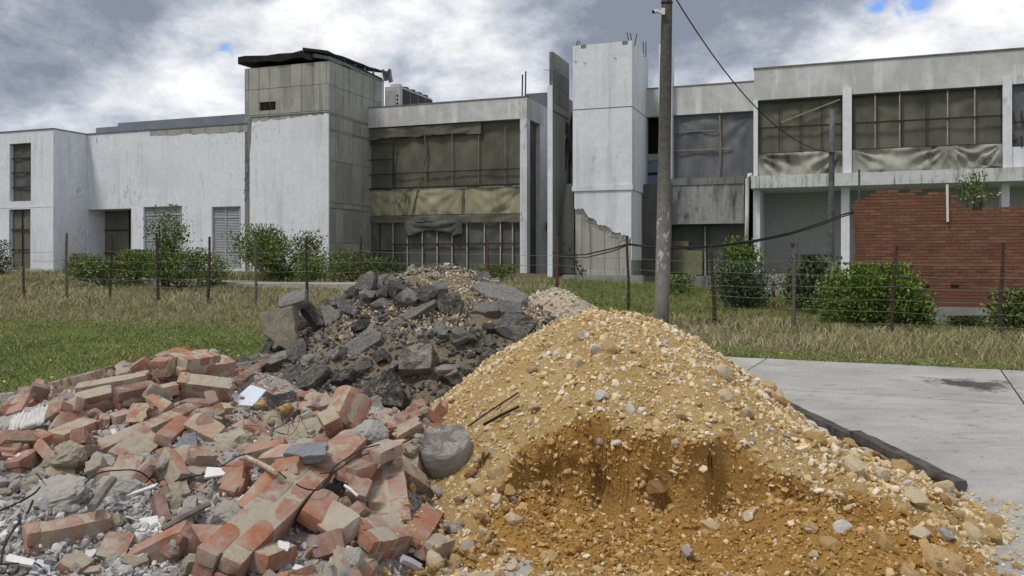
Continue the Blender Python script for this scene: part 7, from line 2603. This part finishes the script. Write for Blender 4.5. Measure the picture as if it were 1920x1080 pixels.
    scatter('shards', RUBB, P, sz, M['crumb'], np.where(RNG.random(n) < .7, RNG.uniform(0, .16, n), RNG.uniform(.16, .4, n)), .6, lib=SMALL2)
    # pale dust and plaster crumbs at the front
    n = 6500
    a = pts_on(n, -3.2, -.9, 3.45, 5.2, own, test=lambda x, y: (x / y < -.27) & (y < 4.9 + .3 * vnoise(x * 3, 0, 0, 7)))
    sz = np.clip(RNG.lognormal(math.log(.016), .65, n), .005, .075)
    P = np.stack([a[:, 0], a[:, 1], h_rubb(a[:, 0], a[:, 1]) + .03 * fbm(a[:, 0] * 6, a[:, 1] * 6, 0, 74, 5, .6) + sz * .3], 1)
    scatter('crumbs', RUBB, P, sz, M['crumb'], np.clip(RNG.normal(.74, .16, n), .1, 1))
    # crumbs that came to rest upon the bricks
    n = 2200
    a = pts_on(n, -5.0, -.1, 3.5, 7.5, own)
    sz = np.clip(RNG.lognormal(math.log(.012), .5, n), .005, .035)
    P = np.stack([a[:, 0], a[:, 1], hm(a[:, 0], a[:, 1]) + .0 * sz], 1)
    ok = P[:, 2] - h_rubb(a[:, 0], a[:, 1]) < .07
    scatter('crumbs', RUBB, P[ok], sz[ok], M['crumb'], RNG.random(ok.sum()))


fill_small()
# ------------------------------------------------------------------ grass
def blade_mat(name, greens, straws):
    m, nt, b = new_mat(name); g = G(nt)
    col = g.ramp(g.attr('tone'), [(0, greens[0]), (.30, greens[1]), (.5, greens[2]), (.62, straws[0]), (.82, straws[1]), (1, straws[2])])
    finish(m, g, b, col, .75, None, .15)
    return m


M['grass'] = blade_mat('grass_blades', [(.095, .12, .030), (.18, .21, .062), (.28, .285, .12)], [(.28, .25, .135), (.40, .355, .225), (.53, .47, .34)])


def blades(name, P, h, w, lean, tone, mat, segs=2):
    n = len(P)
    az = RNG.uniform(0, 2 * np.pi, n); la = RNG.uniform(0, 2 * np.pi, n)
    ux, uy = np.cos(az), np.sin(az)
    lx, ly = np.cos(la) * lean * h, np.sin(la) * lean * h
    base = P
    def pt(q, side, ww):
        k = q * q
        return np.stack([base[:, 0] + lx * k + side * ux * ww, base[:, 1] + ly * k + side * uy * ww, base[:, 2] + h * q * (1 - .25 * lean * q)], 1)
    if segs == 1:
        V = np.stack([pt(0, -1, w), pt(0, 1, w), pt(1, 0, w)], 1).reshape(-1, 3)
        F = np.arange(3 * n).reshape(-1, 3); T = np.repeat(tone, 3)
    else:
        V = np.stack([pt(0, -1, w), pt(0, 1, w), pt(.55, 1, w * .75), pt(.55, -1, w * .75), pt(1, 0, w)], 1).reshape(-1, 3)
        o = (np.arange(n) * 5)[:, None]
        F = np.concatenate([np.array([[0, 1, 2]]) + o, np.array([[0, 2, 3]]) + o, np.array([[3, 2, 4]]) + o], 0); T = np.repeat(tone, 5)
    m = np_mesh(name, V, F, mat, False, tone=T)
    o = link(bpy.data.objects.new(name, m))
    return tag(o, kind='stuff')


def sample_view(n, y0, y1, amax=.72):
    y = np.sqrt(RNG.uniform(y0 * y0, y1 * y1, n)); x = RNG.uniform(-amax, amax, n) * y
    return x, y


def heap_free(x, y):
    return np.maximum.reduce([h_dirt(x, y), h_asph(x, y), h_grav(x, y), h_rubb(x, y)]) < .05


def build_grass():
    # lawn
    x, y = sample_view(380000, 7.5, 27)
    s, t = to_st(x, y); dr = dryness(x, y)
    pat = vnoise(x * .55, y * .55, 0, 201) + .5 * vnoise(x * 2.1, y * 2.1, 0, 202)
    ok = heap_free(x, y) & ~in_road(x, y, -.02 + 0) & (RNG.random(len(x)) < np.clip(1.15 - dr, .12, 1) * np.clip(1.3 - y / 34, .3, 1))
    bare = vnoise(x * .5, y * .9, 0, 205) > .62
    ok &= ~(bare & (RNG.random(len(x)) < .8))
    x, y, dr, pat, t, s = x[ok], y[ok], dr[ok], pat[ok], t[ok], s[ok]
    n = len(x)
    h = RNG.uniform(.025, .075, n) * (1 + .5 * np.clip(pat, 0, 1)) * (1 + 1.0 * (t > 21))
    P = np.stack([x, y, gz(x, y) - .005], 1)
    tone = np.clip(.29 + .17 * pat + RNG.normal(0, .10, n) + .30 * dr, 0, 1)
    tone = np.where(RNG.random(n) < .07, RNG.uniform(.6, .95, n), tone)
    blades('grass', P, h, .004 + .00035 * y, .8, tone, M['grass'], 1)
    # tall dry grass
    x, y = sample_view(200000, 12, 42)
    s, t = to_st(x, y); dr = dryness(x, y)
    clump = .5 + .5 * vnoise(x * .9, y * .9, 0, 211) + .3 * vnoise(x * 3, y * 3, 0, 212)
    ok = heap_free(x, y) & ~in_road(x, y, -.05) & (t < 31.5) & (RNG.random(len(x)) < dr * np.clip(.25 + clump, .1, 1)) & ~((t > 25.4) & (t < 27.8) & (s > -28.2) & (s < -13.3))
    x, y, t, clump = x[ok], y[ok], t[ok], clump[ok]; n = len(x)
    edge = np.clip((dryness(x, y) - .2) / .8, .2, 1)
    h = RNG.uniform(.09, .33, n) * np.clip(.5 + clump * .7, .5, 1.3) * edge
    P = np.stack([x, y, gz(x, y) - .01], 1)
    patch = vnoise(x * .5, y * .5, 0, 214)
    tone = np.clip(.70 + .14 * patch + RNG.normal(0, .16, n), .12, 1)
    tone = np.where(RNG.random(n) < .22, RNG.uniform(.15, .5, n), tone)
    blades('dry_grass', P, h, .0035 + .00022 * y, .75, tone, M['grass'], 2)
    # mid green grass beyond the fence
    x, y = sample_view(130000, 19, 36)
    s, t = to_st(x, y)
    ok = (s > -11) & (t > 20.8) & (t < 33.4) & (RNG.random(len(x)) < .7) & ~((t > 23.8) & (s > -.6))
    x, y, t = x[ok], y[ok], t[ok]; n = len(x)
    P = np.stack([x, y, gz(x, y) - .01], 1)
    pat = vnoise(x * .7, y * .7, 0, 221)
    blades('meadow_grass', P, RNG.uniform(.06, .22, n) * (1 + .4 * pat), .0095, .7, np.clip(.27 + .2 * pat + RNG.normal(0, .12, n), 0, .9), M['grass'], 1)
    # weeds along the paving edge
    x = []; y = []
    for k in range(9000):
        r = RNG.uniform(ROAD_R0, 13); p = ROAD_P1 + abs(RNG.normal(0, .28)) - .06
        q = R2(r, p); x.append(q[0]); y.append(q[1])
    x, y = np.array(x), np.array(y); n = len(x)
    blades('edge_grass', np.stack([x, y, gz(x, y)], 1), RNG.uniform(.04, .14, n), .007, 1.1, np.clip(RNG.normal(.35, .17, n), 0, 1), M['grass'], 2)


build_grass()


# ------------------------------------------------------------------ shrubs and small trees
def leaf_mat(name, cols):
    m, nt, b = new_mat(name); g = G(nt)
    col = g.ramp(g.attr('tone'), [(i / (len(cols) - 1), c) for i, c in enumerate(cols)])
    b.inputs['Subsurface Weight'].default_value = 0
    return finish(m, g, b, col, .6, None, .25)


M['leaf_mid'] = leaf_mat('mid_green_leaves', [(.038, .060, .014), (.092, .135, .030), (.165, .215, .055), (.24, .28, .09)])
M['leaf_bright'] = leaf_mat('bright_green_leaves', [(.040, .070, .012), (.092, .150, .024), (.165, .235, .042), (.24, .31, .08)])
M['leaf_dark'] = leaf_mat('dark_olive_leaves', [(.022, .034, .013), (.048, .070, .023), (.086, .116, .038), (.14, .17, .065)])
M['leaf_blue'] = leaf_mat('blue_green_leaves', [(.026, .042, .020), (.056, .084, .040), (.098, .132, .064), (.15, .185, .10)])
M['bark'] = plain('shrub_bark', (.075, .060, .045), .9, .4, 14, bump=.5)


def shrub(name, label, cat, px, t, w_px, top_py, leaf, n, mat, seed, group=None, round_=1.0, depth=.8, stems=9, base_frac=0.0, spread=1.0, gap=0.0, lobes=None, upright=.4, z_base=None):
    rg = np.random.default_rng(seed)
    s, zt = pz(px, top_py, t)
    x, y, _ = W(s, t, 0)
    zb = float(gz(x, y)) if z_base is None else z_base
    wid = w_px * y / FPX / 2; hei = zt - zb
    r = root(name, label, cat, (x, y, zb), group)
    # twig ends in a lumpy volume
    nt_ = max(12, int(n / 26))
    L = lobes or [(rg.uniform(-.55, .55), rg.uniform(-.5, .5), rg.uniform(.35, .72), rg.uniform(.38, .62)) for _ in range(7)] + [(0, 0, .5, .75)]
    T = []
    while len(T) < nt_:
        lo = L[rg.integers(len(L))]
        d = rg.normal(size=3); d /= np.linalg.norm(d)
        q = rg.uniform(.35, 1) ** .45
        p = np.array([lo[0], lo[1], lo[2]]) + d * lo[3] * q * np.array([1, 1, .8])
        if p[2] < base_frac + .02 or p[2] > 1.02 or abs(p[0]) > 1.12: continue
        if gap and vnoise(p[0] * 2.5, p[1] * 2.5, p[2] * 2.5, seed) < -gap: continue
        T.append(p)
    T = np.array(T)
    T[:, 2] /= max(T[:, 2].max(), 1e-3); T[:, 0] /= max(abs(T[:, 0]).max(), 1e-3)
    scale = np.array([wid, wid * depth, hei])
    TW = T * scale
    k = rg.integers(0, nt_, n)
    out = TW[k] - np.array([0, 0, hei * .3]); out /= np.linalg.norm(out, axis=1)[:, None] + 1e-6
    c = TW[k] + rg.normal(size=(n, 3)) * np.array([1, 1, .9]) * leaf * 1.9 * spread
    c[:, 2] = np.maximum(c[:, 2], .02)
    c[:, 2] = np.minimum(c[:, 2], hei * 1.03)
    d = out * .6 + rg.normal(size=(n, 3)) * .55 + np.array([0, 0, upright]); d /= np.linalg.norm(d, axis=1)[:, None]
    u = np.cross(d, rg.normal(size=(n, 3))); u /= np.linalg.norm(u, axis=1)[:, None]
    ln = leaf * rg.uniform(.7, 1.4, n)[:, None]; lw = ln * .28
    V = np.stack([c - d * ln * .5, c + u * lw, c + d * ln * .5, c - u * lw], 1).reshape(-1, 3)
    F = np.arange(4 * n).reshape(-1, 4)
    tw = rg.normal(0, .16, nt_)
    tone = np.clip(.45 + tw[k] + rg.normal(0, .16, n), 0, 1)
    child('foliage', np_mesh('foliage', V, F, M[mat], False, tone=np.repeat(tone, 4)), r, 'stuff')
    mb = MB()
    for i in range(stems):
        e = TW[rg.integers(nt_)]
        b0 = np.array([rg.uniform(-.12, .12) * wid, rg.uniform(-.12, .12) * wid, -.08])
        mid = b0 + (e - b0) * .5 + rg.normal(size=3) * .04 * hei
        q = [Vector(b0 + np.array((x, y, zb))), Vector(mid + np.array((x, y, zb))), Vector(e + np.array((x, y, zb)))]
        mb.tube(q, [.018 * max(hei, .6), .012 * max(hei, .6), .004], 5)
    mb.build('stems', M['bark'], r, kind='stuff')
    return r


G1 = 'shrubs in front of the white hall'
shrub('shrub', 'dark shrub cut by the frame edge before the white end wing', 'shrub', 2, 29, 40, 452, .09, 1500, 'leaf_dark', 1, G1)
shrub('shrub', 'low olive shrub nearest the white end wing', 'shrub', 150, 26, 60, 478, .08, 2200, 'leaf_mid', 2, G1)
SH_Y = shrub('shrub', 'yellowish green shrub with pale flower tips beside the sheeted door', 'shrub', 195, 24.6, 100, 484, .08, 4200, 'leaf_mid', 3, G1)
shrub('shrub', 'green shrub before the sheeted door behind the yellowish shrub', 'shrub', 250, 25.4, 110, 471, .08, 4500, 'leaf_bright', 4, G1)
shrub('shrub', 'wide low shrub between the two louvred doors', 'shrub', 352, 24.4, 150, 467, .08, 6500, 'leaf_mid', 5, G1)
shrub('shrub', 'largest bushy shrub with many bare stems before the tower foot', 'shrub', 522, 29.0, 175, 424, .10, 9000, 'leaf_mid', 6, G1, stems=30, gap=.25)
shrub('shrub', 'small low shrub beside the largest bushy shrub', 'shrub', 588, 28.4, 70, 483, .08, 2200, 'leaf_bright', 7, G1)
shrub('shrub', 'small upright shrub at the bare concrete corner of the tower', 'shrub', 660, 28.6, 90, 470, .09, 3000, 'leaf_mid', 8, G1, gap=.2)
shrub('shrub', 'faint low weedy shrub below the sheeted ground floor windows', 'shrub', 715, 29.2, 80, 484, .08, 2200, 'leaf_dark', 9, G1, gap=.2)
shrub('shrub', 'low weedy shrub by the corner column of the sheeted block', 'shrub', 928, 31, 75, 497, .08, 2300, 'leaf_mid', 10, G1, gap=.15)
G2 = 'shrubs in front of the gallery wing'
shrub('shrub', 'tall narrow green shrub behind the feathery blue green shrub', 'shrub', 1385, 28, 66, 447, .09, 3800, 'leaf_bright', 11, G2)
shrub('shrub', 'feathery blue green shrub beside the red and white marker post', 'shrub', 1400, 25.0, 112, 494, .085, 5500, 'leaf_blue', 12, G2)
shrub('shrub', 'loose young shrub with long leaves beside the slender pole', 'shrub', 1526, 24.6, 55, 483, .13, 900, 'leaf_blue', 13, G2, stems=6, base_frac=.35, gap=.2)
shrub('shrub', 'low yellowish shrub under the loose young shrub', 'shrub', 1497, 25.2, 60, 506, .08, 2200, 'leaf_mid', 14, G2)
shrub('shrub', 'largest dense round bright green bush before the brick wall', 'shrub', 1632, 22.3, 205, 497, .085, 15000, 'leaf_bright', 15, G2, lobes=[(0, 0, .52, .80), (-.45, 0, .40, .6), (.5, 0, .36, .55), (.1, -.3, .6, .6), (.75, -.1, .16, .32)], depth=.7)
shrub('shrub', 'dense green bush cut by the frame edge before the brick wall', 'shrub', 1912, 21.6, 75, 545, .085, 4200, 'leaf_mid', 16, G2)
shrub('shrub', 'low weeds at the footing of the brick wall', 'shrub', 1822, 22.8, 60, 594, .06, 1300, 'leaf_dark', 17, G2)
shrub('shrub', 'small shrub at the foot of the concrete pole', 'shrub', 1268, 29.5, 42, 517, .08, 1300, 'leaf_mid', 18, G2)
SAP = shrub('sapling', 'thin flowering sapling rising behind the top of the brick wall', 'tree', 1848, 25.2, 90, 328, .075, 420, 'leaf_mid', 19, None, stems=14, base_frac=.78, gap=.1, z_base=.2)
shrub('sapling', 'slender small tree with flat feathery crown before the first louvred door', 'tree', 310, 24.2, 72, 388, .09, 1500, 'leaf_mid', 20, None, stems=10, base_frac=.42, gap=.1, lobes=[(-.3, 0, .62, .3), (.3, 0, .60, .32), (0, 0, .85, .3), (.1, 0, .7, .35), (-.1, 0, .5, .2)])
# climber on the bare corner of the white tower
def climber():
    t = T_TOW - .45
    r = root('climbing_plant', 'thin climbing plant on the bare lower corner of the white tower', 'plant', W(ps(1078, t), t, pz(1078, 514, t)[1]))
    rg = np.random.default_rng(3)
    path = [(1088, 514), (1082, 505), (1079, 494), (1073, 488), (1068, 478), (1067, 468)]
    P = [Vector(W(pz(a, b, t)[0], t + .1, pz(a, b, t)[1])) for a, b in path]
    MB().tube(P, .02, 5).build('stem', M['bark'], r)
    mb = MB()
    for k in range(90):
        i = rg.integers(len(P)); c = np.array(P[i]) + rg.normal(size=3) * .13
        d = rg.normal(size=3); d /= np.linalg.norm(d); u = np.cross(d, rg.normal(size=3)); u /= np.linalg.norm(u)
        mb.add([c - d * .07, c + u * .035, c + d * .07, c - u * .035], [(0, 1, 2, 3)])
    mb.build('leaves', M['leaf_dark'], r, kind='stuff')


climber()
for k in range(3): pass


def pale_tips():
    """pale flower heads on the yellowish shrub and on the sapling: single flowers"""
    m = plain('cream_flower', (.52, .52, .36), .8)
    me = shape_mesh('flower', rock(701, ICO1, 3, .1), m)
    rg = random.Random(8)
    for (px, py, t, n, sx, sy, par) in ((190, 500, 24.0, 12, 40, 12, SH_Y), (1845, 362, 25.0, 8, 34, 20, SAP)):
        for k in range(n):
            s, z = pz(px + rg.uniform(-sx, sx), py + rg.uniform(-sy, sy), t)
            o = bpy.data.objects.new('flower', me); link(o, par); o.location = Vector(W(s, t, z)) - Vector(par.location); o.scale = (.08, .08, .05)


pale_tips()


def dandelions():
    m = plain('yellow_petals', (.72, .52, .02), .7, .1)
    gm = M['leaf_mid']
    V, F = [], []
    for k in range(8):
        a = k * math.pi / 4; V.append((.5 * math.cos(a), .5 * math.sin(a), 0)); 
    V.append((0, 0, .22)); V.append((0, 0, -.15))
    for k in range(8): F += [(k, (k + 1) % 8, 8), ((k + 1) % 8, k, 9)]
    me = np_mesh('dandelion', V, F, m)
    rg = random.Random(6)
    spots = [(8, 715), (97, 707), (143, 709), (164, 709), (70, 722), (230, 664), (75, 565)] + [(rg.uniform(1360, 1900), rg.uniform(625, 690)) for _ in range(16)] + [(rg.uniform(0, 470), rg.uniform(590, 720)) for _ in range(4)]
    for i, (px, py) in enumerate(spots):
        d = 1.45 * FPX / (py - HOR)
        for _ in range(6):
            x = (px - 960) / FPX * d; z = float(gz(x, d)) + .07; d = (EYE - z) * FPX / (py - HOR)
        if in_road(x, d, -.1): continue
        s, t = to_st(x, d); z += .05 if t > 15.5 else 0
        r = bpy.data.objects.new('dandelion', me); C.objects.link(r)
        r.location = (x, d, z); w = .032 * rg.uniform(.8, 1.3); r.scale = (w, w, w)
        r.rotation_euler = (rg.uniform(.3, .8), rg.uniform(-.3, .3), 0)
        left = px < 900
        tag(r, 'yellow dandelion in the short grass behind the brick rubble' if left else 'yellow dandelion in the dry grass beyond the paving', 'flower', 'dandelions in the lawn' if left else 'dandelions beyond the paving')


dandelions()
